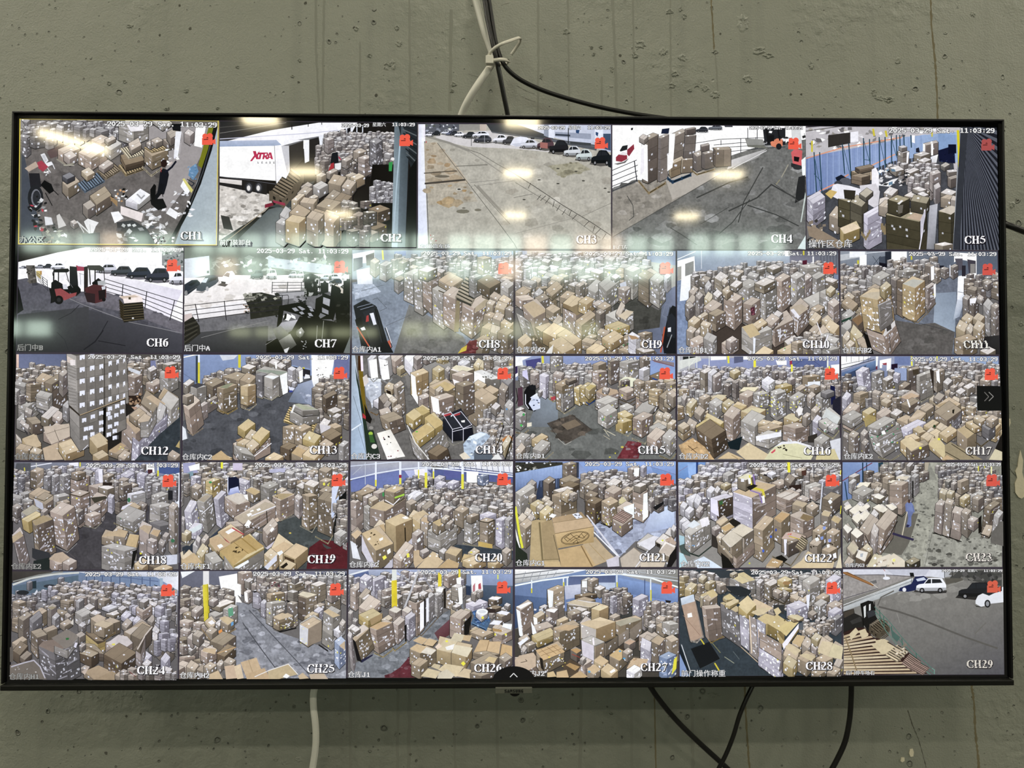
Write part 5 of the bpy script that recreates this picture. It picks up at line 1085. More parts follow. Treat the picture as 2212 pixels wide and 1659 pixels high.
@picture(9, 'camera picture packed with carton stacks and wrapped loads, a forklift at its right edge')
def ch9(t):
    t.P('a8a8a0',4,7,213,7,213,60,4,60); t.P('8a98b4',150,7,213,7,213,26,170,20); t.P('9aa6bc',5,7,20,7,20,12,5,16)
    t.FL('4a4944',(130,70,150,62,190,84,213,60,213,141,140,141),16,'3c3b37 5a5a56',8); t.G('6a7288 7a84a0 6e7894 5a6270',196,60,213,52,213,110,190,116); t.G('5c616c 68718a 6a7490 55585e',164,110,192,106,200,141,160,141)
    t.CL(4,14,170,40,7,13,'gngw', hf=1.7, st=2.4); t.CL(40,40,140,60,13,15,'ngk', hf=1.8, st=2)
    t.S(145,31,156,35,166,30,36,5,'g',w=4,st=1); t.S(163,38,176,46,192,38,34,5,'p',st=1.2,w=4); t.S(163,38,176,45,185,39,36,6,'e',st=.5,w=4); t.S(178,44,190,50,198,42,32,6,'g',st=3,w=4); t.S(196,40,200,44,205,40,18,3,'w'); t.LN('7a8296',.6,198,76,206,79,202,95,194,91,198,76)
    t.S(96,56,108,62,121,50,24,4,'g',st=3,w=3); t.S(112,50,122,60,139,47,26,4,'g',st=3,w=4); t.S(128,41,134,44,140,40,4,1,'n'); t.S(137,56,146,60,153,55,17,2,'p',st=2,w=2); t.P('b9bcc8',139,50,147,47,148,53,140,54); t.S(86,50,92,54,98,50,14,3,'k'); t.S(82,52,88,54,94,50,16,3,'k')
    t.CL(6,50,60,66,13,15,'kgk', hf=1.2); t.S(5,60,15,66,25,59,16,2,'k'); t.S(5,66,14,72,30,70,12,2,'p',w=3); t.S(29,62,34,67,41,60,7,1,'g'); t.S(44,58,52,66,66,54,6,1,'k',w=3); t.PL(46,64,56,70,70,56,1.4,'9a8a68',5); t.S(30,68,36,74,48,68,12,2,'e',st=2)
    t.S(62,67,73,70,82,62,22,3,'k',w=2); t.S(14,78,28,94,46,85,60,3,'p',w=5,dx=8); t.P('b9a382',14,78,28,72,46,85,29,94); t.S(6,88,16,96,24,100,40,3,'g',w=6,dx=12)
    t.S(44,82,54,88,63,82,12,2,'k',st=2); t.S(53,99,60,103,67,94,5,1,'k'); t.S(56,104,62,108,70,104,10,1,'p',w=2)
    t.S(66,76,83,90,108,80,40,5,'p',st=3,w=6); t.S(66,75,80,81,92,70,6,1,'B'); t.P('8a7654',73,82,86,76,95,85,84,91); t.S(86,73,97,77,107,70,14,2,'b',st=3); t.S(82,98,90,104,109,90,28,4,'k',st=2,w=6)
    t.S(104,75,112,80,120,76,4,1,'p'); t.S(110,79,118,84,128,78,9,2,'k'); t.S(108,86,114,90,120,86,28,3,'d'); t.S(121,90,136,98,157,88,22,3,'g',st=3,w=5); t.S(134,88,139,93,146,78,5,1,'k'); t.P('c9b79a',137,92,148,84,157,86,146,97)
    t.S(120,108,136,114,152,106,6,2,'b',st=2,w=3); t.S(120,104,135,110,152,104,9,2,'y',w=4,st=3); t.PL(120,116,138,122,155,114,1.2,'b9a070',5); t.RP(121,106,150,116,7,1.2,'2f9a5a ddd 3aa060')
    t.CL(100,122,165,140,15,20,'bkk', hf=.9, st=2, w=2); t.S(116,120,128,128,144,118,9,1,'b'); t.S(150,116,160,122,165,118,24,3,'w',w=3); t.P('a9835a',150,116,160,118,164,121,154,122); t.RP(118,126,150,138,6,1.4,'2f9a5a ddd')
    t.S(30,106,48,118,66,112,30,1,'K',dx=10); t.S(40,112,56,120,70,108,16,1,'B'); t.S(58,116,78,130,90,122,20,1,'b',st=.5); t.S(48,126,66,140,82,132,10,1,'b'); t.P('5a4a38',24,118,30,116,46,136,40,139); t.RP(26,120,44,138,10,2,'b9a888 d8c8a8'); t.S(8,122,16,130,26,122,14,1,'b'); t.P('d0cdc6',48,134,54,128,52,140,44,140); t.S(160,134,170,139,184,136,8,1,'n')
    t.P('1e2026',204,82,207,78,212,80,212,140,196,140,194,126,200,96); t.LN('c4512e',1.8,197,106,192,138); t.P('2a2e36',200,92,206,88,211,94,210,120,200,118); t.LN('3a4048',1,204,80,200,98); t.P('d8dade',201,107,205,106,205,112,201,112); t.LN('8a9094',1.2,206,116,200,132)

@picture(10, 'camera picture of long rows of wrapped carton pallets with a daylit dock door behind')
def ch10(t):
    t.G('8fa0b4 a5b2c0 8a94a8 7e8aa0',4,7,150,7,150,40,4,40); t.G('6a6a78 5a5c68 77798a 88889a',150,7,213,7,213,40,150,30); t.P('e8eaee',5,20,27,14,28,38,18,44,5,50); t.P('8a8a86',15,24,26,20,26,36,15,40); t.P('9a9890',5,28,10,27,10,44,5,46); t.LN('e0e4ea',1,5,18,28,8); t.LN('c8ccd4',.8,36,7,36,30)
    for x in range(188, 213, 2): t.LN('5c6068' if x % 4 else '70757e', 1, x, 10, x+1, 40)
    t.LN('c9c020',2,168,7,168,12); t.P('f0eef0',143,7,150,7,150,14,144,14)
    t.FL('7a8cae',(4,46,30,40,40,140,4,141),12,'6a7ca0 8ea0c0',7); t.G('f2f2f6 f4f4f8 d4dae8 e0e4f0',10,44,27,38,22,70,8,72); t.G('7482a0 7c8aa6 5e6a80 66728a',190,40,213,38,213,60,188,60); t.P('4a3f38',50,100,140,80,190,60,213,58,213,141,50,141)
    t.CL(30,24,205,40,6,10,'nggk', hf=1.4, poly=(30,36,70,30,120,20,130,12,190,14,205,24,205,44,30,50), st=2); t.P('5e1f34',166,20,172,19,172,25,166,25); t.LN('e8e6ea',1.6,180,15,180,24)
    t.CL(30,42,200,54,11,14,'gnn', hf=1.3, st=2); t.S(120,28,128,32,138,28,6,1,'n'); t.S(162,26,172,30,190,28,10,2,'g',st=2)
    # far to near, a row of tall loads
    for a in ((176,40,184,44,195,38,34,'g'),(165,42,170,46,178,40,30,'p'),(149,40,158,44,168,38,38,'g'),(130,43,139,47,150,40,40,'p'),(106,50,118,54,132,46,46,'g'),(83,50,96,56,110,49,50,'g')): t.S(*a[:7],5,a[7],st=2.2,w=4)
    t.S(104,49,116,53,130,46,10,2,'n',w=2); t.S(64,68,78,74,88,66,36,5,'p',st=1.8,w=5); t.S(89,75,100,78,111,70,26,4,'p',st=1.5,w=4); t.P('5a2a3a',98.4,81,103.6,79.6,104.6,90,99.4,91); t.RP(100,82,103.6,90,6,1,'d07080')
    t.S(52,42,62,48,70,40,16,2,'n',w=2); t.S(61,46,66,50,70,46,6,1,'b'); t.S(62,58,68,63,76,57,8,1,'b'); t.S(34,45,42,48,48,42,8,1,'e'); t.S(72,52,80,55,88,48,6,1,'n'); t.S(40,52,44,58,49,51,8,1,'g')
    t.S(20,60,26,64,32,56,8,1,'k'); t.S(16,73,22,78,30,68,24,3,'e',st=2); t.S(28,65,33,70,38,64,30,3,'e',st=1.6); t.S(39,68,46,73,51,65,10,1,'y'); t.S(50,63,56,68,62,62,12,1,'n',st=3); t.S(38,80,50,86,62,76,20,2,'p',w=3); t.S(44,88,54,92,66,86,20,2,'e',st=2); t.S(15,76,20,82,26,78,16,2,'e')
    t.S(30,92,34,95,44,89,10,1,'b'); t.S(18,98,26,103,34,96,10,1,'b'); t.S(16,110,24,114,29,108,20,1,'k'); t.S(27,112,32,114,38,108,24,1,'k',st=2); t.S(34,102,44,106,48,101,16,1,'b',st=3); t.S(20,122,32,128,44,122,18,2,'p',st=3,w=2); t.S(38,120,50,126,55,118,20,2,'g',w=4,st=2)
    t.S(166,70,188,84,213,72,18,2,'g',w=6); t.S(188,60,200,66,213,60,22,3,'g',st=3,w=4); t.S(196,58,202,62,208,56,6,1,'y'); t.S(176,82,184,86,194,80,8,1,'k',st=2); t.S(172,90,180,94,186,88,8,1,'k'); t.S(198,74,206,80,214,74,24,3,'p',w=3)
    t.S(149,82,160,92,174,78,26,5,'p',st=2.4,w=6); t.P('b4a48c',149,80,164,76,173,82,160,92); t.P('d8d6dc',150,84,154,82,162,92,160,96); t.S(121,96,130,108,154,96,24,4,'p',st=3,w=6); t.S(125,92,132,96,140,88,8,1,'n',st=2); t.S(116,98,126,104,136,94,6,1,'p',st=2); t.S(87,106,104,116,126,108,30,4,'g',w=6,st=.6); t.S(101,102,108,108,120,100,3,1,'b'); t.P('c2ab7c',87.5,105.5,101,101,111,115,98,120); t.P('d8dce4',102,120,105,120,104,140,102,140); t.LN('d4d4dc',1.2,137,108,136,124); t.LN('d4d4dc',1,160,98,158,112)
    t.S(62,126,70,131,84,122,14,1,'p',w=4); t.S(68,122,74,126,82,121,12,1,'p',w=3); t.S(104,140,116,146,128,136,8,1,'b'); t.S(174,96,182,102,190,92,6,1,'b'); t.S(190,96,198,104,206,98,12,1,'b'); t.S(194,106,206,114,213,104,16,1,'b'); t.S(142,124,150,132,163,124,8,1,'n',st=2); t.RP(146,122,160,130,4,1.3,'3aa050 4a3a90'); t.S(133,136,146,142,166,132,6,1,'b'); t.RP(136,132,164,138,4,1.4,'3aa050'); t.S(174,110,182,116,190,108,12,1,'k'); t.S(184,114,192,124,200,112,16,1,'k',st=2); t.CL(166,120,214,140,12,16,'kgk',hf=.9,st=2); t.LN('dcd8e0',1.4,198,116,192,132); t.LN('dcdae0',1,184,100,190,116)

@picture(11, 'camera picture of a tall leaning carton stack beside a bluish aisle leading to a dock door', (.98, .98, .98))
def ch11(t):
    t.G('8f96a0 5a6474 5c6676 6a7484',6,7,210,7,210,40,6,40); t.P('b4b8bc',6,12,40,8,40,14,6,20); t.P('e4e6ea',18,8,38,8,38,14,18,16); t.P('f2f2f6',31,14,40,12,40,26,31,27); t.LN('c8c020',2.4,29,20,29,28); t.P('4a5260',56,15,64,14,64,28,56,28); t.P('f2f0f6',72,8,92,8,92,22,72,22); t.LN('3e4652',.6,48,14,58,28); t.LN('3e4652',.6,58,14,48,26); t.P('2e3440',64,8,72,8,72,32,64,30); t.LN('c8c020',2,98,13,98,18); t.LN('3a424e',.8,116,22,132,12); t.LN('d8dce0',.8,40,10,72,7)
    t.P('f4f2f6',153,9,182,11,182,38,176,40,170,20,160,18,153,22); t.P('5a5660',154,17,164,17,164,32,158,32); t.P('4a4650',170,18,181,20,181,36,172,36); t.P('8a8680',174,24,180,24,180,36,174,36); t.P('2a2c38',127,26,140,26,140,30,127,30); t.P('1e1c28',56,22,68,24,68,34,58,32)
    t.FL('6b7280',(110,40,180,38,170,70,156,141,70,141,70,90,120,90),24,'5a606c 7e8694',8); t.G('8a98aa 7e8c9e 90a0b2 98a8ba',128,62,156,60,154,112,126,110); t.G('f0f0f6 f4f4f8 b9c2d0 e4e6ee',158,40,182,36,166,72,157,70); t.G('c4cad6 b4bcca 8a96a8 a4b0c0',157,70,166,72,160,92,152,96); t.FL('625e5a',(72,96,110,102,128,100,154,112,150,141,70,141),20,'52504c 74706c',7); t.LN('44464a',.6,106,100,154,112); t.LN('55585e',.6,158,60,170,62)
    t.CL(6,30,70,56,7,11,'gken', hf=1.5, st=1.4); t.CL(70,22,126,40,8,11,'pgk', hf=1.4, st=1.6); t.S(48,27,52,28,56,26,12,2,'n'); t.S(33,31,36,33,39,30,12,1,'d')
    t.S(114,26,121,28,126,26,18,2,'d'); t.P('eceaee',121.6,28,126,26.6,126,44,122,46); t.S(80,33,90,35,108,33,8,2,'g',st=2); t.S(134,30,140,32,145,30,12,3,'e',st=2); t.S(148,27,152,29,158,26,15,3,'e',st=2); t.LN('e0e0e6',1.2,146.4,26,146.4,40); t.P('333039',163,26,168,26,168,40,163,40)
    t.CL(6,58,30,84,11,14,'kbk', hf=.9); t.CL(20,50,45,64,11,12,'kgn'); t.S(46,40,57,45,69.6,38,16,2,'g',w=3); t.S(40,56,48,60,58,54,8,2,'k'); t.S(10,66,18,72,24,66,8,1,'b'); t.S(7,74,20,84,28,76,6,1,'k'); t.S(7,90,14,96,24,88,10,2,'g',st=2); t.P('2a4a3a',7,97,20,92,20,95,7,100)
    t.S(70,43,76,46,82,42,44,5,'E',st=.8,w=2); t.S(78,46,86,48,95,44,46,5,'d',st=1); t.S(108,40,112,42,119,39,20,2,'k'); t.S(114,54,118,56,127,50,28,4,'p',st=2,w=3); t.P('f0f0f4',125,52,128,49,128,66,126,70); t.PL(116,82,118,86,128,74,2,'8a7a66',4)
    t.S(85,50,101,56,114,46,44,6,'b',st=2,cl=1,cr=2,w=0); t.P('b8b6a8',85,50,98,44,113,46,101,55); t.PL(88,94,105,99,116,88,1.6,'b09c7c',5)
    t.CL(172,42,210,60,9,12,'eqe', hf=1.3, st=1); t.S(190,48,196,51,202,47,8,1,'e'); t.S(164,68,170,71,174,66,26,3,'e',st=1); t.S(172,70,178,74,184,69,22,3,'d',st=2); t.P('e8e6ea',173,69,182,67.6,180,75,173,75); t.S(182,68,188,72,191,67,6,1,'k'); t.S(190,76,198,84,204,76,36,4,'g',w=4,st=1); t.S(200,78,206,82,212,78,44,4,'e',st=2)
    t.S(162,94,172,100,179,93,8,1,'b'); t.S(177,94,186,99,192,92,8,1,'b'); t.S(155,106,166,112,171,102,18,1,'b'); t.S(168,108,174,114,179,106,12,1,'b'); t.S(177,106,186,112,192,102,18,1,'b',st=3); t.S(153,120,164,126,182,120,20,2,'k',st=2); t.G('2e2c2c 3a3838 2e2c2a 28262a',192,118,211,116,211,141,186,141); t.S(186,136,196,141,206,135,8,1,'n')
    t.S(6,104,14,110,24,102,12,1,'g',st=3); t.S(20,96,28,104,37,95,20,2,'d'); t.P('8a6a48',20,96,30,90,37,95,28,104); t.S(8,118,14,124,20,116,14,1,'b'); t.S(18,112,30,125,34,115,20,1,'y'); t.S(12,128,18,132,24,126,12,1,'b',st=2); t.S(26,122,36,134,44,130,18,1,'k',dx=6)
    t.S(30,66,53,71,70,60,48,4,'b',st=2.6,cl=3,cr=2,w=0,dx=6); t.P('bfb094',30,66,44,61,58,60,53,70); t.S(56,54,62,59,70.4,51.6,12,1,'y',dx=.6); t.P('b4b2b4',53,77,70,70,73,98,59,111); t.S(54,76,55,78,70.4,70,33,4,'g',w=8,st=0,dx=2,top=0); t.P('3a3230',38,107,59,114,59,117,38,110); t.S(38,108,60,116,75,98,28,3,'p',st=1.4,w=4,dx=8,top=0); t.P('c9c4c0',60,116,62,111,75,97,76,104,62,118); t.P('4a4440',64,106,70,102,71,108,65,112); t.LN('3c3836',.7,68,116,70,138); t.P('1c1a18',34,112,40,116,48,141,42,141)

@picture(12, 'camera picture dominated by one tall stack of cartons covered in white labels', (.97, .97, .98))
def ch12(t):
    t.P('5c5852',6,5,217,5,217,140,6,140); t.G('6a7294 5f6888 666e8a 737b9a',9,5,75,5,75,22,12,30); t.P('dcb9a4',9,6,12,6,12,30,9,32)
    t.CL(8,22,75,44,9,12,'kkn', hf=1.3, poly=(8,30,40,16,75,12,75,60,8,60)); t.CL(150,14,216,30,8,12,'kgk', hf=1.4); t.P('7a80a8',178,14,184,14,186,28,178,28); t.P('2e2a26',74,80,76,60,140,60,160,56,165,70,140,130,100,125)
    t.S(34,37,48,42,56,34,24,3,'k',st=1); t.S(45,41,54,44,73,32,38,4,'e',st=2); t.S(63,30,68,34,75,28,26,3,'e'); t.S(9,42,20,46,24,38,26,3,'g',w=3); t.S(20,49,30,54,45,46,22,3,'g',st=2,w=3); t.S(12,68,24,72,38,62,20,3,'g',w=4); t.S(36,62,44,66,47,62,16,2,'g',w=3); t.CL(8,44,50,66,13,15,'gke', hf=1.2, dens=.5)
    t.S(148,33,158,36,168,31,28,3,'p',w=3); t.P('c8ccd2',150,22,166,28,164,32,150,26); t.S(168,34,176,38,188,34,10,2,'e'); t.S(172,42,182,46,195,40,10,1,'p',w=2); t.PL(171,50,182,55,192,46,1.6,'a89068',4); t.S(174,24,178,28,186,24,12,2,'n',w=2); t.S(190,28,200,32,213,26,24,3,'g',w=3); t.S(193,18,200,20,212,17,8,1,'n')
    t.P('3a2a22',148,58,165,58,168,70,150,70); t.RP(148,56,166,68,14,3,'9a7a5a b08a64 7a5a44'); t.RP(152,64,166,74,6,3,'a88664')
    t.S(188,60,206,72,213,60,10,1,'k',st=.6); t.P('b09a78',188,60,196,50,212,60,206,70); t.S(190,66,204,76,214,62,36,3,'g',w=5,st=2); t.S(166,67,186,82,193,66,10,1,'e'); t.P('c0a888',172,60,180,57,197,68,192,74); t.S(184,84,192,90,198,72,30,4,'g',w=6,st=2); t.S(158,72,164,78,168,74,10,1,'e'); t.P('b08a70',154,72,161,72,164,78,158,76)
    t.S(152,82,160,88,173,81,8,1,'k'); t.S(162,88,174,94,181,86,8,1,'k'); t.S(143,88,160,104,184,86,42,3,'p',dx=-2,st=1,w=3); t.P('b89f80',145,88,150,86,160,96,184,86,160,106); t.S(152,82,161,89,173,80,8,1,'k'); t.S(162,89,172,95,181,86,8,1,'k'); t.S(156,110,164,116,200,80,34,4,'l',w=9,st=2,dx=-2,top=0); t.S(166,92,176,90,186,72,20,2,'g',w=4,top=0)
    t.FL('3a4248',(158,140,190,106,216,84,216,140),10,'2e363c 4a5258',6); t.P('b9a060',210,122,215,114,215,124); t.S(200,132,210,138,216,132,8,1,'k')
    t.S(10,88,20,92,28,84,12,1,'g'); t.S(20,78,28,82,30,76,10,1,'e'); t.S(22,86,30,94,42,92,14,1,'e',st=1); t.S(16,88,26,96,24,100,10,1,'k'); t.S(41,84,50,88,64,75,12,1,'n'); t.S(55,84,64,90,71,82,6,1,'p'); t.S(68,70,74,74,80,68,18,2,'g',w=3); t.S(44,104,64,112,80,100,12,1,'p'); t.P('c2b09a',44,97,76,93,80,108,54,119,47,108); t.LN('5a5044',.6,58,101,64,116); t.LN('7a6e5e',.5,48,106,60,102,78,97)
    t.S(9,106,15,112,17,118,20,1,'b'); t.S(17,112,26,124,41,118,14,1,'b'); t.P('c2ab86',17,112,35,107,41,121,26,126); t.S(9,124,24,128,30,122,14,1,'k'); t.S(27,128,38,132,43,126,10,1,'b'); t.P('c0a888',43,124,62,117,70,138,46,140); t.P('c4aa82',63,117,84,110,95,124,72,132); t.S(63,118,72,132,95,124,10,1,'b'); t.RP(56,122,84,128,3,2,'e8e6ea'); t.RP(14,125,40,129,3,2.4,'e0dede')
    # the tall stack
    t.S(73,4,85,8,148,0,78,5,'g',dx=3,st=0,cl=1,cr=6,hs=.86,top=0); t.P('d2c0b2',73.6,8,84,14,84,20,74,16); t.P('e2d8d2',77,13,84,13,84,20,78,20)
    for i in range(26): t.LN('aaa49e' if i % 2 else '827c74', .5, 74+t.r.uniform(0,2), 20+i*2.0, 85, 24+i*1.9)
    t.LN('3a342e',.9,120.5,8,121,70); t.P('3c342a',76,69,90,82,148,60,147,64,91,85,77,73); t.LN('b49a72',.9,90,82.5,147,61)
    t.S(77,73,89,84,147,63,44,3,'g',dx=1,st=0,cr=5,hs=.82,top=0); t.P('141210',119,74,123,72,122,116,119,114)
    for i, (y0, n) in enumerate(((10,2),(25.5,3),(40,3),(55,3),(70,3))):
        for j in range(6):
            x = (93,105.5,117,128,137.5,145.6)[j]; y = y0 - j*1.9 - (2 if j > 2 else 0)
            if i == 0 and j == 2: continue
            if y > 6: t.P('dfe1ec', x-3.4+.4*j, y-2.6, x+3-.4*j, y-3.6, x+3-.4*j, y+2, x+.8, y+2.4, x+.6, y+1, x-.6, y+1.2, x-.8, y+3, x-3.4+.4*j, y+3.4)
    for x, y in ((95.6,89),(106.5,84.5),(117,80),(117,92),(98,100),(104,98.6),(117,101),(128,74.6),(137,71.4),(144,67),(128,86),(136,82.6),(143.4,78),(97,111),(106,106.6),(128,97),(136,93.6),(126.6,107),(134,102.6),(126,81),(134,111)): t.P('d9dbe6', x-3, y-2.2, x+2.4, y-3.2, x+2.4, y+1.8, x+.4, y+2, x, y+.6, x-.8, y+2.6, x-3, y+3)
    t.S(102,112,112,122,125,114,18,1,'b',dx=0,st=0); t.P('c9b48e',102,111,115,104,125,118,112,124); t.S(106,132,114,138,126,132,8,1,'b',st=0); t.S(126,128,138,132,152,126,6,1,'k'); t.P('b99c74',126,127,141,117,148,121,134,130); t.RP(136,120,146,126,4,1.5,'e6e06a eee ecc'); t.S(138,134,146,138,154,130,8,1,'k'); t.LN('d8d8de',.8,94,126,100,120)

@picture(13, 'camera picture of pallets lined along a dark grey floor with a bright doorway at the back')
def ch13(t):
    t.G('7e92bc 8aa0cc 7686b0 6a7ca4',6,6,216,6,216,40,6,50); t.P('c4cad4',52,7,75,7,70,12,56,14); t.LN('e8e6dc',1.4,6,10,24,6); t.P('3a4858',22,8,26,8,26,42,22,42); t.LN('d5dde8',2.4,26,7,26,17); t.LN('cfc420',2.6,26,17,26,42); t.LN('cfc420',3.2,77,6.6,77,22); t.LN('cfc420',2.6,157.6,12,157.6,30); t.LN('a22',1.6,157.6,7,157.6,9); t.LN('5a6a86',.5,6,30,22,40); t.P('2e2c34',130,18,166,26,166,36,132,28); t.P('6a70a0',196,8,215,10,215,36,196,30); t.P('77809c',128,7,166,7,166,24,130,17)
    t.FL('54565c',(6,90,60,60,170,32,200,40,190,90,150,139,6,139),50,'43454a 6a6c72 3a3c40',9,nz=.3); t.G('f4f4f8 f6f6fa f0f0f6 f2f2f8',167.4,7,197,8,192,38,168,38); t.G('e6e9f2 f4f4fa d8deea a6b0c4',168,38,190,36,181,72,166,60); t.G('8894b0 9aa6c0 7a86a4 66707e',150,44,168,38,176,70,138,66); t.FL('8e98b0',(152,52,170,60,180,78,160,66),8,'c9d0e0 6a7284',5); t.RP(172,20,186,35,12,1.4,'333 555')
    t.CL(34,28,100,42,8,10,'eek', hf=1.1, poly=(34,36,70,24,100,18,100,46,34,46), st=1.5); t.CL(90,14,136,28,8,10,'enk', hf=1.1); t.S(80,22,90,25,98,21,7,1,'n'); t.S(104,14,110,17,116,12,8,1,'n'); t.S(114,16,122,20,128,15,9,1,'n'); t.S(123,20,130,24,136,20,8,1,'n'); t.P('eeeef2',122,15,124.6,16,124.6,28,122.6,28)
    t.S(98,27,128,34,139,28,26,1,'g',st=0,w=3); t.P('8e9888',98,27,104,25,139,28,128,32); t.P('e4e6e6',128,33,139,28,138,54,132,57); t.S(138,24,144,27,149,24,18,3,'w',st=2); t.S(148,25,152,28,157,24,14,4,'g',st=3); t.P('eeeef4',152,28,157,25,157,40,153,42); t.P('d8d8dc',160,31,165,32,166,36,158,37)
    t.CL(36,40,80,50,10,12,'eke', hf=1.5, st=1.6); t.S(56,34,80,40,98,34,9,2,'e',st=2,cl=3,cr=2); t.S(78,38,90,43,99,34,26,4,'k',w=2,st=1); t.S(98,31,106,33,113,31,29,3,'q',w=2); t.PL(100,59,106,61,110,58,1,'c9bc98',3); t.S(108.6,34,119,38,127.6,33,26,2,'g',w=3,st=.4); t.P('dfe2e2',108.6,34,114,32.6,127.6,33.6,120,37.6); t.PL(109,60,118,63,127,57,1.2,'e2d8b8',4)
    t.E('d0d4e4',143,47,4,5); t.E('3a4aa0',142,52.6,2.6,1.4); t.S(138,39,142,41,146,39,6,1,'n'); t.S(143,42,147,43,150,41,5,1,'w')
    t.S(34,42,44,47,58,40,16,3,'e',st=1); t.S(79,48,82,49,98.6,44,26,3,'k',st=.6); t.S(79,46,88,47,98,44,24,2,'b',st=.5,w=2); t.PL(80,72,90,75.6,99,68,1.4,'d8caa8',4); t.S(49,48,57,50,74.6,44,31,5,'k',st=1.2,w=5); t.P('8a8e70',52,48,60,44,70,42,62,49); t.PL(52,76,63,80,75,73,1.6,'c9a860',5); t.LN('e2e2e6',1,65,58,65,70)
    t.S(6,43,12,46,20,40,12,1,'n'); t.S(36,64,39,66,50,60,14,2,'e',st=3); t.S(16,47,24,49,36,46,20,2,'g',w=3,st=.5); t.P('4a4a4e',16,46,25,42,35,44,24,49); t.S(26,70,30,72,38,67,19,2,'p',w=2); t.S(8,60,18,64,25,62,28,4,'p',st=.5,dx=3); t.S(7,70,14,76,28,64,32,3,'p',st=.5,dx=5,cr=2); t.PL(13,103,19,107,32,98,1.4,'c0a88c',4); t.P('d0d4da',6,96,10,100,12,112,6,114); t.S(6,58,12,60,20,57,10,1,'k')
    t.CL(184,38,216,62,10,13,'ekd', hf=1.1, st=1.6); t.CL(180,56,216,92,12,15,'ege', hf=1.3, st=1.2); t.S(187,48,192,50,200,46,8,1,'k'); t.S(182,58,186,62,200,55,18,3,'d',st=1.2); t.S(188,76,196,80,206,76,6,1,'n'); t.S(194,84,200,86,206,82,8,1,'n')
    t.S(178,94,186,98,192,90,12,1,'n'); t.S(182,98,190,102,206,96,10,1,'k'); t.P('c9c4c8',178,94,192,96,190,108,180,106); t.S(180,106,192,114,206,106,14,2,'d',st=1.5); t.S(202,120,208,122,215,116,24,2,'g',w=2)
    t.PL(133,89,170,102,178,84,2.2,'cdb070',7); t.S(141,78,157,85,178,79,13,1,'g',w=3,st=1); t.S(144,70,157,77,177,76,7,1,'g',w=3,st=0); t.P('a4a88c',146,69,152,68,176,75,158,76); t.P('e2e2e0',142,79,146,69,148,70,144,80)
    t.S(132,97,147,101,160,98,26,3,'k',st=2.4); t.S(147,99,156,103,168,97,24,3,'k',st=2.4); t.P('b9a47c',158,108,166,103,180,108,174,122,157,118); t.S(157,112,172,118,180,108,8,1,'y',st=1); t.RP(162,108,172,114,3,1.8,'eeeef0'); t.S(129,122,140,126,150,120,14,2,'d'); t.S(143,130,158,135,168,124,10,1,'k'); t.P('c0a274',143,130,150,122,164,128,158,137); t.S(157,132,172,138,184,126,8,1,'b'); t.S(178,118,188,124,196,118,10,1,'k')
    t.S(69,118,80,128,116,112,20,2,'p',st=1,w=5); t.P('a4835c',72,114,82,110,102,120,92,129); t.S(75,97,84,103,97,93,10,1,'y',st=0); t.P('cbb382',75,97,89,90,97,93,84,103); t.S(84,110,92,114,100,104,6,1,'b'); t.S(93,110,103,116,115,103,7,1,'y',st=0); t.P('cdb688',93,109,106,98,115.6,103,103,115); t.S(74,117,84,120,93,115,5,1,'b'); t.S(85,120,93,127,102,119,6,1,'b'); t.RP(76,118,90,130,5,1.6,'d8d03a eee'); t.S(70,120,80,130,96,134,12,1,'g',w=4); t.LN('e4e2e4',1,96,134,117,118)
    t.S(40,134,50,138,68,136,6,1,'b'); t.P('bfa070',36,139,54,127,68,139); t.S(110,136,122,141,133,134,8,1,'b')

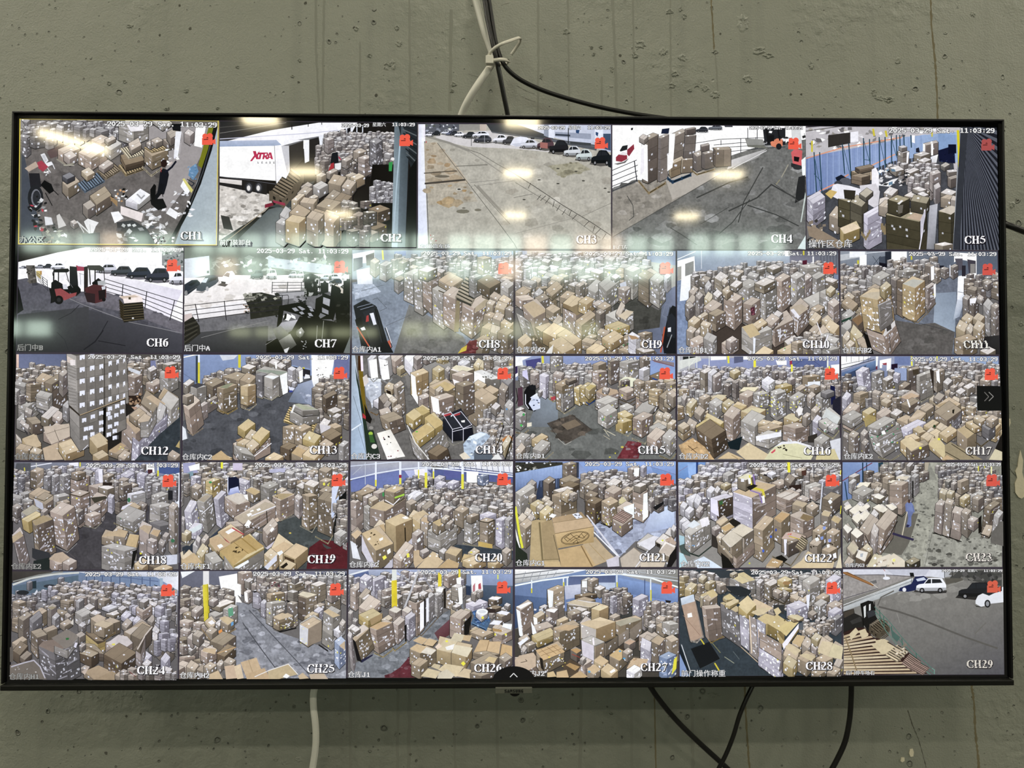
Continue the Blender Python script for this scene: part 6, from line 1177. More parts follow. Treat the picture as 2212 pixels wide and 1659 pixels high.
@picture(14, 'camera picture of carton stacks around a black wrapped load and a white folding table')
def ch14(t):
    t.FL('6b6864',(5,7,215,7,215,142,5,142),40,'57544f 7e7b76',9); t.G('8a8682 9a9690 86827c 77736e',70,10,150,16,140,46,78,50); t.G('cdd2dc dde2ee a5b0c0 8f99a8',22,36,44,38,36,76,24,60); t.FL('b4bac6',(24,40,44,42,44,60,32,76),12,'e8ecf2 8a929e',5)
    t.G('9aa8b4 b4c4d4 a8c0dc 8fa4bc',5,7,10,7,26,142,4,142); t.LN('6a7680',.6,8,60,20,100,26,142); t.LN('d4dee6',1.6,6,104,18,96); t.LN('6a7680',.5,14,100,26,140); t.P('2a3a2c',12,40,18,60,34,142,26,142,20,92,10,20); t.P('7a6210',14,20,20,26,24,70,30,90,24,92,18,60); t.P('4a2a10',14,8,20,8,19,27,14,27); t.P('e6d8ea',17,8,20,8,21,28,18,28); t.P('1e1a18',22,70,32,90,30,96,24,92); t.P('cfc4bc',20,36,25,32,28,42,22,48); t.P('c2303a',20,82,24,86,24,90,20,88)
    t.P('c98a7a',56,16,70,12,72,22,58,28); t.S(54,10,62,16,72,8,16,2,'p'); t.S(26,12,32,14,38,8,24,1,'w',st=0,dx=2); t.PL(30,37,34,41,40,36,1.6,'d8d8d4',3); t.S(40,9,48,13,56,8,26,1,'w',st=0,dx=3); t.P('f2f2f6',28,14,38,12,40,36,31,38); t.P('f2f2f6',41,12,52,14,55,38,45,40); t.PL(45,38,52,43,58,37,1.6,'d0d2d4',3); t.RP(48,14,52,22,6,1.4,'222 555')
    t.S(64,24,69,26,76,22,7,1,'y'); t.PL(65,31,70,34,78,30,1.6,'e0cc9a',4); t.S(74,10,84,22,98,6,16,1,'w',w=6,st=0); t.S(86,10,90,14,97,9,14,2,'p'); t.S(98,12,102,14,112,10,6,1,'p'); t.S(104,11,110,13,114,11,4,1,'k'); t.S(115,12,122,14,131,12,4,1,'y'); t.PL(116,16,124,18,131,16,1.4,'d8c090',4); t.S(132,11,138,13,141,11,5,1,'p')
    t.CL(142,14,214,26,10,13,'nbg', hf=1, st=2); t.S(143,17,150,22,159,16,8,1,'w'); t.S(163,20,172,25,178,16,9,1,'y'); t.S(171,22,182,27,186,20,10,1,'y'); t.CL(180,22,214,34,13,15,'gkg', st=2)
    t.S(110,25,118,30,126,25,20,3,'y',st=1.4); t.S(126,26,130,29,134,24,20,3,'e'); t.S(82,30,89,35,105,29,30,3,'b',st=1,cr=2); t.P('f2f2f4',82,31,88,35,90,60,84,58); t.P('eeeef2',83,58,90,58,96,72,92,72); t.S(97,53,101,55,106,52,7,1,'b'); t.S(92,60,98,64,108,60,14,2,'p',st=1)
    t.S(133,26,148,31,164,25,14,1,'n'); t.P('d8cfae',135,24,141,20,164,25,149,30); t.S(135,32,149,36,163,31,46,5,'p',st=1.4,dx=5,cr=1); t.P('e8e4e4',136,38,148,43,150,48,139,46); t.S(164,30,178,38,198,37,14,1,'g',st=.6); t.P('eceaee',164,28,178,34,178,50,164,46); t.P('d4d4d0',165,28,174,26,198,37,186,39,176,34); t.RP(174,30,190,38,10,1.8,'55544c 777')
    t.S(162,52,174,58,186,53,2,1,'d'); t.PL(161,53,180,67,190,60,1.6,'c9bfa8',4); t.S(163,44,174,50,180,45,9,1,'b'); t.S(172,54,184,60,197,52,8,1,'k'); t.S(160,58,180,71,194,62,36,3,'k',st=1,dx=-4); t.S(198,38,208,46,214,40,30,2,'q',st=1); t.S(196,50,204,56,208,48,24,2,'d')
    t.S(48,48,58,52,64,46,7,1,'b'); t.S(60,46,64,50,73,44,40,4,'k',st=2.4,dx=3); t.P('2a1e16',50,52,56,54,57,59,52,57); t.P('e6dcc8',50,56,58,59,62,62,52,64); t.S(34,66,40,69,47,65,8,1,'w'); t.PL(30,80,38,84,48,76,1.4,'b08a58',4)
    t.S(41,62,47,70,54,64,22,2,'D',st=0); t.S(54,64,60,69,65,65,8,1,'b'); t.S(47,72,52,76,57,69,20,2,'d',st=2); t.S(58,76,62,80,71,74,18,3,'k',st=2); t.S(41,78,48,90,60,86,18,2,'p',dx=4); t.S(42,86,54,94,72,88,16,2,'e',dx=4,cr=2)
    t.S(106,44,116,48,124,42,30,3,'b',st=1); t.S(106,47,118,56,140,47,30,4,'k',st=1.2,cr=2,w=1); t.P('c4aa74',110,50,126,41,140,48,130,54); t.S(114,52,118,55,124,50,8,1,'b'); t.S(108,62,118,66,138,60,22,3,'p',st=2); t.P('e8e6e6',108,60,118,64,120,84,111,80); t.S(140,44,150,48,164,44,40,4,'e',st=1.6,dx=0)
    t.S(88,78,98,84,107,77,13,1,'y'); t.S(76,84,86,92,97,84,12,1,'y',st=1.4); t.P('ccb784',76,84,88,78,97,84,86,92); t.P('bfa86a',88,76,98,73,107,80,97,85); t.S(100,88,113,102,125,95,10,1,'y'); t.S(84,109,92,118,113,103,10,1,'y'); t.P('c6ac70',84,108,101,96,113,102,92,117); t.P('c6ac70',100,88,108,83,126,95,114,102); t.S(80,110,96,130,126,100,26,4,'g',w=9,st=1,dx=6,top=0); t.E('6ac040',90,106,1.6,1); t.LN('d8d6d0',1.2,78,98,88,120,106,142); t.E('d8d040',116,130,1.2,1.4); t.S(104,132,116,138,130,128,14,2,'d',dx=4)
    t.S(124,90,136,104,150,104,14,1,'v',st=0); t.S(134,82,148,104,161,98,14,1,'v',st=0,dx=2); t.P('30333c',124,86,136,82,148,99,136,104); t.P('30333c',138,83,147,81,162,96,150,102); t.P('b93a40',124,84,134,82,135,84,125,87); t.P('b93a40',138,84,146,81.6,146,84,139,86)
    for a in ((124,84,136,103,148,100,134,81,124,84),(137,84,150,102,161,97,147,80,137,84),(136,103,136,120),(150,102,150,118),(136,106,161,100)): t.LN('d0cfdc',.7,*a)
    t.P('e0e0e4',134,85,136,84,136,86,134,87); t.P('e8e8ee',147,92,152,91,152,94,148,94); t.PL(128,116,137,123,150,118,1,'c9c4b0',3)
    t.CL(176,84,214,132,9,11,'ggk', hf=1.5, st=3, w=2); t.S(186,74,192,78,198,72,8,1,'n'); t.S(203,72,210,78,216,70,20,2,'g'); t.E('4a9ae0',206,77,1,1.2); t.LN('1c1a18',1.2,202,98,196,118,190,130); t.P('d07a30',200,116,208,110,214,114,212,120,202,122); t.S(200,122,204,128,212,116,12,1,'y')
    t.poly('a9bcd0',[(150,122),(158,112),(172,106),(180,108),(185,112),(176,122),(168,130),(166,142),(152,142)],.3); t.P('d4e0ec',158,112,172,107,180,109,164,118); t.RP(152,112,180,140,24,4,'d8e4ee 8a9ab0 b4c6d8'); t.P('5a6470',164,130,184,128,190,142,164,142); t.P('d8d8d4',186,142,194,132,200,142); t.P('d8ccb4',145,136,152,132,160,140,150,142); t.LN('1a1a18',1.4,214,110,204,142)
    t.P('2c3a30',26,104,34,104,44,142,32,142); t.E('9ac030',30.4,108.6,2.8,2.6); t.P('3c6a30',28,110,33,110,36,120,30,120); t.E('d8d2c8',35,125,3.6,3.2); t.E('8e8a84',31,101,3,2); t.G('e6e2d6 ddd8cc e8e4da f0ece2',38.6,108,56,103,75,138,52,142); t.RP(46,110,54,118,6,2,'2a1a20 7a2a40 fff'); t.RP(50,120,66,140,10,1.6,'c8c0b4 8a2030 fff 444')

@picture(15, 'camera picture of two-high loads around a worn patch of floor and a white forklift')
def ch15(t):
    t.G('8e9ac4 7e94cc 86a6d8 7a86a4',5,8,212,8,212,40,5,40); t.P('f2f2f6',5,18,14,14,15,22,8,34,5,36); t.P('e4e4ec',5,9,26,9,5,18); t.P('4a4a8a',18,14,38,11,38,24,20,24); t.LN('d8d02a',3,40,9,40.6,20); t.P('3a2a5a',5,22,8,21,8,30,5,32); t.P('8a7a7e',182,12,210,17,210,22,184,16); t.LN('7a3a44',.7,182,14,210,22)
    t.FL('6c6e6a',(5,60,40,50,120,70,212,90,212,142,5,142),40,'5a5c58 82847e 4e504c',9,nz=.28); t.G('7a8490 84909c 707880 666c72',36,60,60,66,60,100,20,100)
    t.CL(14,22,120,38,6,10,'gkgk', hf=1.5, poly=(12,26,40,20,60,14,150,14,150,44,12,44), st=2); t.S(50,9,58,10,66,9,22,5,'g',st=3); t.P('c4c0e0',14,28,20,26,22,40,14,34)
    t.S(41,34,46,36,50,33,26,3,'p',w=3); t.S(24,32,30,34,36,31,18,3,'p'); t.S(36,33,44,36,49,33,28,3,'l',w=3); t.S(49,34,56,37,65,30,9,2,'g',w=2); t.S(48,42,56,45,62,40,22,4,'g',st=2); t.PL(48,63,54,67,58,64,1.4,'cfbf90',4); t.P('c0404a',50,62,56,60,58,64,52,66)
    t.CL(64,34,104,46,11,13,'gkp', hf=1.3, st=2); t.S(105,19,112,21,122,17,14,2,'k'); t.S(104,28,112,30,123,28,22,3,'p',st=2.4,w=3); t.S(124,14,128,16,140,13,30,5,'e',st=3); t.S(139,16,150,18,165,14,28,4,'g',st=2.6,w=3); t.S(165,10,170,13,178,11,14,1,'k'); t.S(164,26,170,28,178,24,16,2,'w'); t.S(178,34,186,40,200,34,10,1,'d'); t.P('2a4a90',181,36,192,40,191,42,181,38)
    t.S(79,50,88,53,98,48,20,4,'y',st=2.6,cr=2); t.S(88,49,98,52,108,45,20,3,'y',st=2); t.S(95,50,100,54,109,46,11,1,'y',st=1); t.P('bca868',95,49,102,45,109,47,100,53); t.PL(96,67,100,70,108,65,1.6,'3a62b4',4); t.S(56,45,65,48,79,40,34,6,'k',st=3,cl=1,cr=3,dx=2); t.S(64,56,66,58,80,50,24,4,'g',st=3,w=2,top=0); t.PL(60,76,68,82,82,74,1.4,'d4c8a0',4); t.S(70,40,74,42,84,38,4,1,'d')
    t.S(5,77,10,79,17,76,8,1,'n'); t.S(5,84,12,87,19,82,18,2,'g',w=2); t.E('3aa050',15.6,84,1.6,1.8); t.E('3ac04a',12.6,98,1.6,1.6); t.P('d8d0b8',20,95,26,94,26,99,20,100); t.PL(5,106,16,108,22,103,2,'bfae8a',4); t.S(5,114,16,117,24,110,22,2,'g',w=7); t.S(24,112,28,114,31,110,10,1,'b'); t.S(26,116,34,120,47,112,9,1,'b',cr=1); t.P('c2ab80',26,116,34,112,46,111,36,119); t.S(27,128,38,132,50,120,10,2,'g',w=5); t.PL(27,138,44,141,54,132,1.4,'c9bc98',4); t.S(5,130,10,136,18,126,12,1,'k')
    t.P('15161e',16,55,20,48,27,45,31,48,31,60,36,62,36,74,30,80,22,78,16,70); t.P('1e2028',22,46,31,46,32,52,24,52); t.G('ccd4e8 dde2f0 a4b0cc b4bed6',24,62,33,56,37,66,37,74); t.P('c3cde4',22,70,26,63,37,64,37,76,28,79); t.RP(23,64,36,77,10,2,'2a3458 8a9ac0 eef'); t.LN('d8dae4',1,18,58,18,70,22,76); t.S(34,54,37,56,40,53,6,1,'n'); t.P('5a3a4a',8,50,14,48,15,72,8,74); t.LN('111',1,6,50,8,64,6,70)
    t.FL('564e46',(46,95,78,84,104,104,70,122),20,'3e3832 76685a 463f38',7,nz=.35); t.P('7c6c58',64,97,82,90,90,97,72,104); t.LN('aaa69c',.7,60,115,69,123,77,119); t.LN('3a3732',.6,78,84,104,104); t.LN('3e3b36',.6,46,95,60,114)
    t.FL('7a3038',(150,118,168,120,164,141,136,141),26,'8a868a 5a2028 9a5058',4); t.E('c9c030',134,134,1,1); t.E('c9c030',127,139,1.4,.8); t.E('c9b840',143,126,2,1.4); t.LN('bdb59a',1,119,103,134,111); t.LN('bdb59a',.8,120,104,126,112); t.LN('a9a188',.8,119,111,127,116)
    t.S(138,41,140,46,156,39,8,1,'k',st=1); t.E('d4d8c0',158,42,5,5); t.P('d8d8ba',139,40,146,35,158,37,163,46,152,49); t.S(141,40,143,42,152,40,8,1,'d',st=2); t.RP(138,45,148,48,3,1.4,'e0e03a'); t.PL(137,47,152,53,165,45,1.6,'d8d0b0',4); t.S(138,51,148,56,160,52,10,2,'p',st=1.6,w=2); t.PL(137,63,152,69,160,64,1.4,'8a765a',4); t.PL(139,69,152,74,160,69,1.4,'8a765a',4); t.S(139,73,148,78,158,74,13,2,'g',st=2); t.S(136,82,146,88,156,84,7,1,'y'); t.PL(135,88,148,95,156,88,1,'6a5a40',3); t.S(134,92,143,95,155,91,14,1,'y',st=.8,cr=2); t.PL(134,104,150,111,156,104,1.4,'d8cba0',4)
    t.S(109,54,121,60,138,55,16,2,'p',st=2,w=3); t.P('b59a7c',109,54,118,49,136,52,138,56,122,61); t.S(117,52,124,54,126,50,4,1,'k'); t.S(108,66,121,71,137,64,12,2,'g',st=2.4,w=3); t.PL(108,73,121,82,137,74,1.2,'6a5238',4); t.S(111,78,122,86,136,78,18,2,'g',st=2,w=5); t.RP(112,84,128,96,5,1.5,'3a9a50 eee'); t.PL(111,95,124,103,134,96,1.4,'8a8a82',4)
    t.S(164,52,176,57,189,56,7,1,'g',st=2); t.P('c9b884',172,56,180,50,189,56,180,60); t.S(160,61,180,69,190,58,17,2,'p',st=2,cl=3); t.P('bfa678',160,62,168,56,190,64,182,69); t.RP(160,70,184,76,3,1.4,'4aa0e0'); t.S(158,80,174,85,188,70,6,1,'g',st=4); t.PL(156,84,175,92,190,76,1.4,'cdbf9a',4); t.S(156,88,168,92,182,84,22,4,'p',st=2.4,cl=2); t.PL(155,114,172,121,178,108,1.6,'d8cba4',4)
    t.CL(168,44,212,64,12,14,'kbk', hf=1, st=2); t.S(190,60,200,66,210,58,18,2,'e',st=1); t.S(196,66,204,70,209,66,8,1,'b'); t.S(200,56,208,62,214,58,14,1,'k'); t.S(185,85,194,89,198,83,8,1,'b'); t.S(194,86,202,90,206,84,9,1,'b'); t.S(182,96,190,100,196,94,8,1,'b'); t.S(190,98,199,102,203,96,10,1,'b'); t.S(177,100,188,106,200,100,14,2,'g',st=3); t.S(174,112,186,118,198,106,14,2,'p',st=2); t.S(200,96,206,98,213,92,8,1,'b'); t.PL(199,104,208,110,214,100,1.4,'cbbd96',3); t.S(194,112,204,118,213,108,20,3,'g',st=2,w=3); t.PL(190,136,204,142,213,132,1.6,'bfae7c',4)

@picture(16, 'camera picture of a crowded floor where some cartons carry bright yellow stickers')
def ch16(t):
    t.P('a9a9b0',5,8,215,8,215,30,5,40); t.G('8a94c0 9aa4cc 7c86b0 8a94bc',28,12,215,8,215,24,28,34); t.P('2c3030',12,9,28,9,28,13,12,16); t.P('c9ccc4',8,14,34,9,36,14,8,26)
    for x in (7, 20, 30, 46): t.LN('d4d8cc',1,x,9,x,30)
    t.LN('d8dcd0',.7,20,22,30,10); t.P('5a6080',78,9,90,9,90,16,78,18); t.P('f2f2f4',48,9,68,9,68,13,48,14); t.P('f0f0f6',90,9,98,9,98,13,90,13); t.P('f2f0f4',132,14,146,14,146,20,134,20); t.P('5a689a',150,12,200,12,200,24,150,22); t.LN('49527a',.6,152,22,170,12); t.LN('49527a',.6,180,14,196,26); t.P('f0eef4',203,20,214,19,214,34,206,32); t.LN('d8dccc',2,199,9,199,44)
    t.CL(5,26,215,42,6,9,'gglkn', hf=1.6, st=2.2, poly=(5,30,40,24,60,14,92,18,100,22,120,18,150,18,200,26,215,40,215,50,5,60))
    t.LN('e0d820',2.4,70.6,9,71,17); t.LN('e8e020',3.2,104.6,13,104.6,22); t.P('a8304a',150,14,153,14,153,20,150,20); t.LN('e8e020',2.2,152,20,152,28); t.LN('d8d020',1.6,200,44,200,22)
    t.CL(5,42,215,58,9,12,'kgknp', hf=1.4, st=2.2); t.S(34,28,40,31,50,26,26,3,'n',st=1); t.S(44,30,49,34,56,28,26,3,'w',w=4,st=1); t.S(50,34,53,37,61,32,20,2,'p'); t.S(72,28,78,32,86,28,7,1,'y'); t.S(114,28,118,30,124,27,8,2,'e',st=2); t.S(126,29,130,31,136,29,8,1,'e',st=2); t.S(135,29,140,31,145,29,8,1,'p'); t.S(165,34,172,36,188,34,20,2,'k',w=1); t.P('d8dce0',172,42,188,41,188,47,172,48); t.S(172,48,180,50,188,47,8,1,'k'); t.S(146,38,150,40,156,37,8,1,'p')
    t.P('1a2050',201,46,207,48,208,68,202,72); t.P('2a2a3a',204,66,214,60,214,88,204,78); t.S(64,46,70,48,74,45,14,2,'d',st=1); t.S(75,42,80,44,84,41,20,3,'d',st=1); t.S(84,40,88,42,94,40,8,1,'k')
    t.CL(5,58,60,80,11,14,'kgb', hf=1, st=1.8); t.PL(84,54,100,57,109,50,1.4,'d8caa0',4); t.P('e0d4ac',84.6,54,90,48.6,109,48.6,104,54); t.S(84,58,95,62,106,56,16,2,'p',st=.8,w=1); t.S(113,40,122,46,130,40,10,2,'w',w=4); t.RP(114,46,128,52,6,1.3,'3aa050 eee'); t.S(130,47,138,50,152,46,9,1,'y',st=2); t.S(156,50,162,53,170,48,12,2,'k',st=2,w=2)
    t.S(102,56,110,59,122,56,20,5,'g',st=4,w=2); t.S(124,54,132,58,144,54,34,7,'g',st=4,w=1); t.S(148,62,156,66,168,58,16,3,'g',st=3); t.RP(104,54,126,84,10,1.5,'e6de30 eee'); t.RP(124,56,134,88,22,1.4,'e6de30 eef e6de30'); t.RP(150,60,162,76,9,1.4,'e6de30'); t.S(171,60,176,64,182,58,14,2,'k',st=2); t.S(182,60,190,64,200,56,18,3,'g',st=3,w=3); t.S(189,55,196,58,206,54,6,1,'q',st=0)
    t.S(32,62,38,65,47,60,16,2,'k',st=2); t.S(16,72,22,76,30,66,12,2,'y',st=2); t.S(10,62,14,66,17,60,8,1,'k'); t.S(47,64,56,68,68,62,5,1,'b'); t.P('cfc09a',48,62,56,58,68,59,62,66); t.S(45,68,55,74,64,68,16,2,'g',st=2,w=2); t.S(62,69,70,74,78,68,12,1,'y'); t.S(72,75,84,80,94,72,10,1,'b'); t.P('c2aa78',72,75,80,71,93,73,84,80); t.S(64,84,76,90,86,78,30,3,'p',st=1,w=5)
    t.S(26,80,34,86,40,78,8,1,'k'); t.S(86,80,104,86,118,78,12,1,'b',cr=1); t.P('cdbf94',86,79,100,75,118,77,106,85); t.S(86,92,104,100,118,86,24,3,'g',w=6,st=1.4); t.S(108,95,120,98,126,93,5,1,'b'); t.S(121,96,132,99,140,94,4,1,'b'); t.S(108,100,122,104,140,99,8,2,'k',st=1.2,w=2); t.S(105,112,122,116,138,108,12,2,'g',w=6,st=.8); t.P('e0e0ec',105,112,138,106,138,112,106,118)
    t.S(141,88,156,92,166,86,10,1,'b'); t.P('c9bb92',141,88,148,83,166,88,156,93); t.S(156,80,161,83,166,76,6,1,'n'); t.P('e0dcd8',158,78,162,75,166,76,164,84,160,86); t.S(140,98,156,102,174,98,20,3,'p',w=6,st=1.6); t.S(165,86,170,88,176,83,12,1,'k'); t.S(176,78,182,82,188,76,14,2,'k'); t.S(178,92,184,96,190,88,20,3,'l',w=3)
    t.S(190,80,204,92,214,86,10,1,'g',st=.6); t.P('c4c8c4',190,88,196,76,214,88,208,100); t.S(186,92,196,100,206,96,8,1,'g',st=1); t.S(198,100,206,104,212,98,6,1,'g'); t.RP(190,90,210,106,7,1.6,'3aa050 eee'); t.PL(184,101,204,114,212,104,1.8,'d0c496',4); t.P('3a3530',172,112,184,108,184,120,172,120); t.S(180,116,190,122,200,114,20,2,'g',w=5); t.P('c9cad0',200,118,214,114,214,142,206,142); t.P('1a2a30',68,120,88,112,84,130,72,128)
    t.S(16,96,26,102,30,94,8,1,'k'); t.S(40,86,60,97,64,94,10,1,'y'); t.P('d0bd8c',40,86,43,82,64,93,60,97); t.S(28,98,46,112,62,102,6,1,'y'); t.P('c9b376',28.6,98,40,90,61,101,46,112); t.S(28,102,48,116,66,104,24,4,'d',st=1.6,dx=4); t.S(5,104,12,110,22,104,8,1,'b'); t.S(5,98,12,103,20,98,6,1,'b'); t.FL('c29c68',(6,124,24,114,40,126,52,142,14,142),8,'a87e4e d0ae7c',6); t.LN('4a3018',.8,18,124,30,134); t.LN('4a3018',.6,22,130,30,126); t.RP(22,117,28,120,2,1.6,'eee')
    t.P('cdb182',56,141,70,132,90,141); t.LN('a88c5c',1,74,136,84,142); t.P('d0bb90',80,132,96,120,126,138,120,142,92,142); t.P('d8c8a0',94,121,97,121,96,124,93,124); t.poly('d0cc9e',[(116,142),(124,130),(136,120),(150,118),(172,124),(180,134),(176,142)],.1); t.P('d8d8dc',128,126,138,119,156,118,176,124,180,128,158,121,140,122); t.RP(134,124,152,130,5,2.4,'2e2a22'); t.P('e04a5a',124,133,130,128,130,131,126,134); t.LN('8a8460',.5,140,135,164,140); t.P('c9bb84',182,142,184,132,206,128,212,142)

@picture(17, 'camera picture of loose cartons and loads with green stickers under high windows')
def ch17(t):
    t.G('9aa0b8 6c7ca4 7c8cb0 5a6a94',7,8,211,8,211,40,7,40); t.G('eceaf0 f0eef4 dcdce4 e4e4ea',7,9,46,9,30,18,7,27); t.LN('44464e',.6,7,20,46,12); t.LN('33363e',.9,7,25,50,13)
    for x in (14, 20, 30, 36, 42): t.LN('55585e',.5,x,9,x,16)
    t.G('5a74a0 6a88b4 3e5074 4a5e88',8,30,52,14,52,26,9,40); t.P('3a4a6c',9,34,40,20,30,40,9,44); t.P('e4e8e8',52,9,55,9,54,22,52,22); t.P('7a3040',52,22,54,21,54,26,52,26); t.P('f2eef2',57,14,72,11,71,26,66,28,66,18,60,20,60,24,57,24); t.P('a8404a',60,18,66,17,66,20,62,20); t.P('6a7aa8',76,9,96,9,96,20,76,20); t.P('2a1a34',72,19,80,18,80,26,72,26); t.P('8aa0c4',150,9,210,9,210,22,170,18); t.LN('e6e030',2,98,9,98.6,22); t.LN('e6e030',1.6,131,9,131,15)
    t.CL(9,38,30,52,8,10,'eqd', hf=1.2, st=2); t.CL(70,18,211,32,6,9,'gken', hf=1.3, poly=(66,26,92,22,110,16,140,14,211,20,211,40,150,40,66,40), st=2); t.CL(138,34,211,48,9,11,'kgn', hf=1.2, st=1.6); t.P('8a9ac0',76,24,92,24,92,40,76,40)
    t.S(25.6,28,34,30,43,24,30,5,'l',st=2.4,w=4,dx=4); t.S(46,30,52,32,62,28,30,5,'g',st=2.4,w=3); t.S(60,38,66,41,75,36,26,4,'n',st=1.6,w=2); t.S(74,32,80,34,83,31,10,2,'l',st=2)
    t.S(92,25,94,28,108,24,32,3,'e',st=.5); t.P('4a3f30',99,26,107,25.6,107,32,100,33); t.S(104,33,108,35,126,28,32,5,'g',st=1.6,cr=2); t.P('3a3028',121,26,126,27,128,56,126,56); t.S(126,28,130,30,140,26,26,4,'k',st=1); t.P('e6e4e8',129,28,133,27,134,44,130,40); t.S(138,42,144,46,150,40,14,2,'n',w=2)
    t.S(81,47,88,50,96,44,10,2,'d'); t.CL(30,58,84,70,12,14,'egk', hf=1, st=1.4); t.S(84,60,94,66,108,58,7,3,'p',w=3); t.P('c0a484',83,62,97,56,108,60,94,65); t.S(84,70,94,74,108,66,10,2,'e'); t.LN('e8e6e4',1.8,92,65,95,74); t.PL(102,62,110,67,126,58,1.6,'c9bfa4',5); t.S(58,66,66,70,72,66,6,1,'b')
    t.S(8,62,14,66,20,58,22,3,'l',w=4); t.S(9,80,20,84,31,72,22,3,'p',w=5); t.S(8,86,20,92,34,84,10,2,'g',w=4); t.PL(10,103,20,107,36,96,1.6,'b8a47c',4)
    for a in ((120,64,128,68,134,63,5,'b'),(140,54,146,58,157,53,14,'k'),(146,56,150,59,156,55,8,'d'),(147,48,152,50,157,47,5,'k'),(157,46,161,48,166,44,6,'k'),(164,48,170,51,179,46,10,'n'),(154,54,160,58,167,53,12,'n'),(163,76,168,80,172,74,14,'k'),(147,66,156,70,161,64,8,'b'),(126,62,134,66,140,59,6,'e'),(108,73,116,76,125,71,12,'k'),(101,76,106,78,110,74,8,'e'),(108,76,116,80,126,73,11,'k')): t.S(*a[:7],1,a[7],st=1.4)
    t.CL(168,66,211,80,11,13,'kge', hf=1.2, st=1.4); t.CL(160,80,213,106,13,15,'kbk', hf=.9, st=1.6); t.S(127,73,142,82,160,70,10,1,'k'); t.P('b09872',127,72,140,68,156,70,146,80); t.S(126,80,142,92,161,78,18,2,'e',st=1.4,w=1); t.S(148,90,151,93,161,80,14,2,'q',w=4,st=1,top=0); t.P('2e2a20',149,78,152,77,151,83,149,82)
    t.S(34,80,42,84,52,78,12,1,'y'); t.P('a58f52',36,90,42,84,54,88,52,98,38,100); t.S(52,82,60,88,72,80,12,2,'p',w=3); t.S(70,82,78,86,86,80,5,1,'n'); t.S(78,90,92,96,104,90,8,1,'k',st=2); t.S(93,91,104,96,116,82,12,2,'k',st=2.6); t.P('c9b498',92,90,108,81,115,82,104,88); t.S(81,102,92,106,116,94,10,2,'l',w=5,st=2)
    t.S(40,104,52,112,81,96,28,5,'g',st=1.2,w=10,dx=8); t.P('9c8a54',37,92,42,90,56,96,50,101,40,100); t.S(40,99,54,103,76,90,8,1,'g',w=3,st=2); t.RP(44,98,82,134,12,2,'2f9a60 e8ecf4 3aa868'); t.P('e6eaf4',51,122,56,120,56,124,52,125); t.P('e6eaf4',58,106,62,104,64,109,59,110); t.PL(54,138,70,143,90,130,1.8,'c9bd94',5)
    t.S(9,112,16,116,18,110,26,2,'d',st=2); t.S(16,110,24,114,30,108,24,2,'e',st=2); t.S(31,108,36,112,41,106,12,1,'e'); t.S(32,120,37,124,42,118,22,1,'d',st=2)
    t.S(99,102,107,108,117,105,8,1,'b'); t.P('c4b18c',99,103,106,98,116,104,108,108); t.S(112,98,120,102,132,94,5,1,'b'); t.S(128,100,138,106,144,100,5,1,'b'); t.S(116,106,122,110,128,104,4,1,'b'); t.E('2a4a2a',126,99,1.6,2); t.S(118,108,128,114,138,108,5,1,'b'); t.S(88,112,96,118,108,114,6,1,'b'); t.S(108,112,118,118,126,112,6,1,'b'); t.S(132,108,142,114,156,104,7,1,'b')
    t.S(82,118,94,130,108,124,14,1,'b',st=1); t.S(90,126,96,132,119,122,16,2,'e',st=2); t.P('cdb98e',82,118,90,113,112,122,96,131); t.S(118,122,138,138,143,128,8,1,'b',dx=2); t.P('c9b684',118,122,130,112,143,128,138,140); t.E('e6e020',131.6,115.6,1.8,1.4); t.E('e6e020',107.8,127,1.8,1.8)
    t.S(155,104,168,114,180,106,20,1,'k',st=.6); t.P('b8a278',155,103,166,98,180,106,168,115); t.S(166,94,178,102,190,98,6,1,'b'); t.S(176,88,186,94,192,90,6,1,'b'); t.S(187,98,196,104,204,98,14,2,'q',st=1); t.S(192,90,200,94,208,88,8,1,'k'); t.P('9a8a68',139,124,146,119,188,142,140,142); t.LN('4a4030',1,148,122,176,140); t.LN('4a4030',1,140,132,158,142); t.PL(178,118,186,124,196,116,2,'8a7858',4); t.P('26221e',204,128,213,108,213,142,204,142); t.P('c9bd98',196,142,204,128,213,132,213,143); t.P('c0a074',134,142,142,136,152,142)
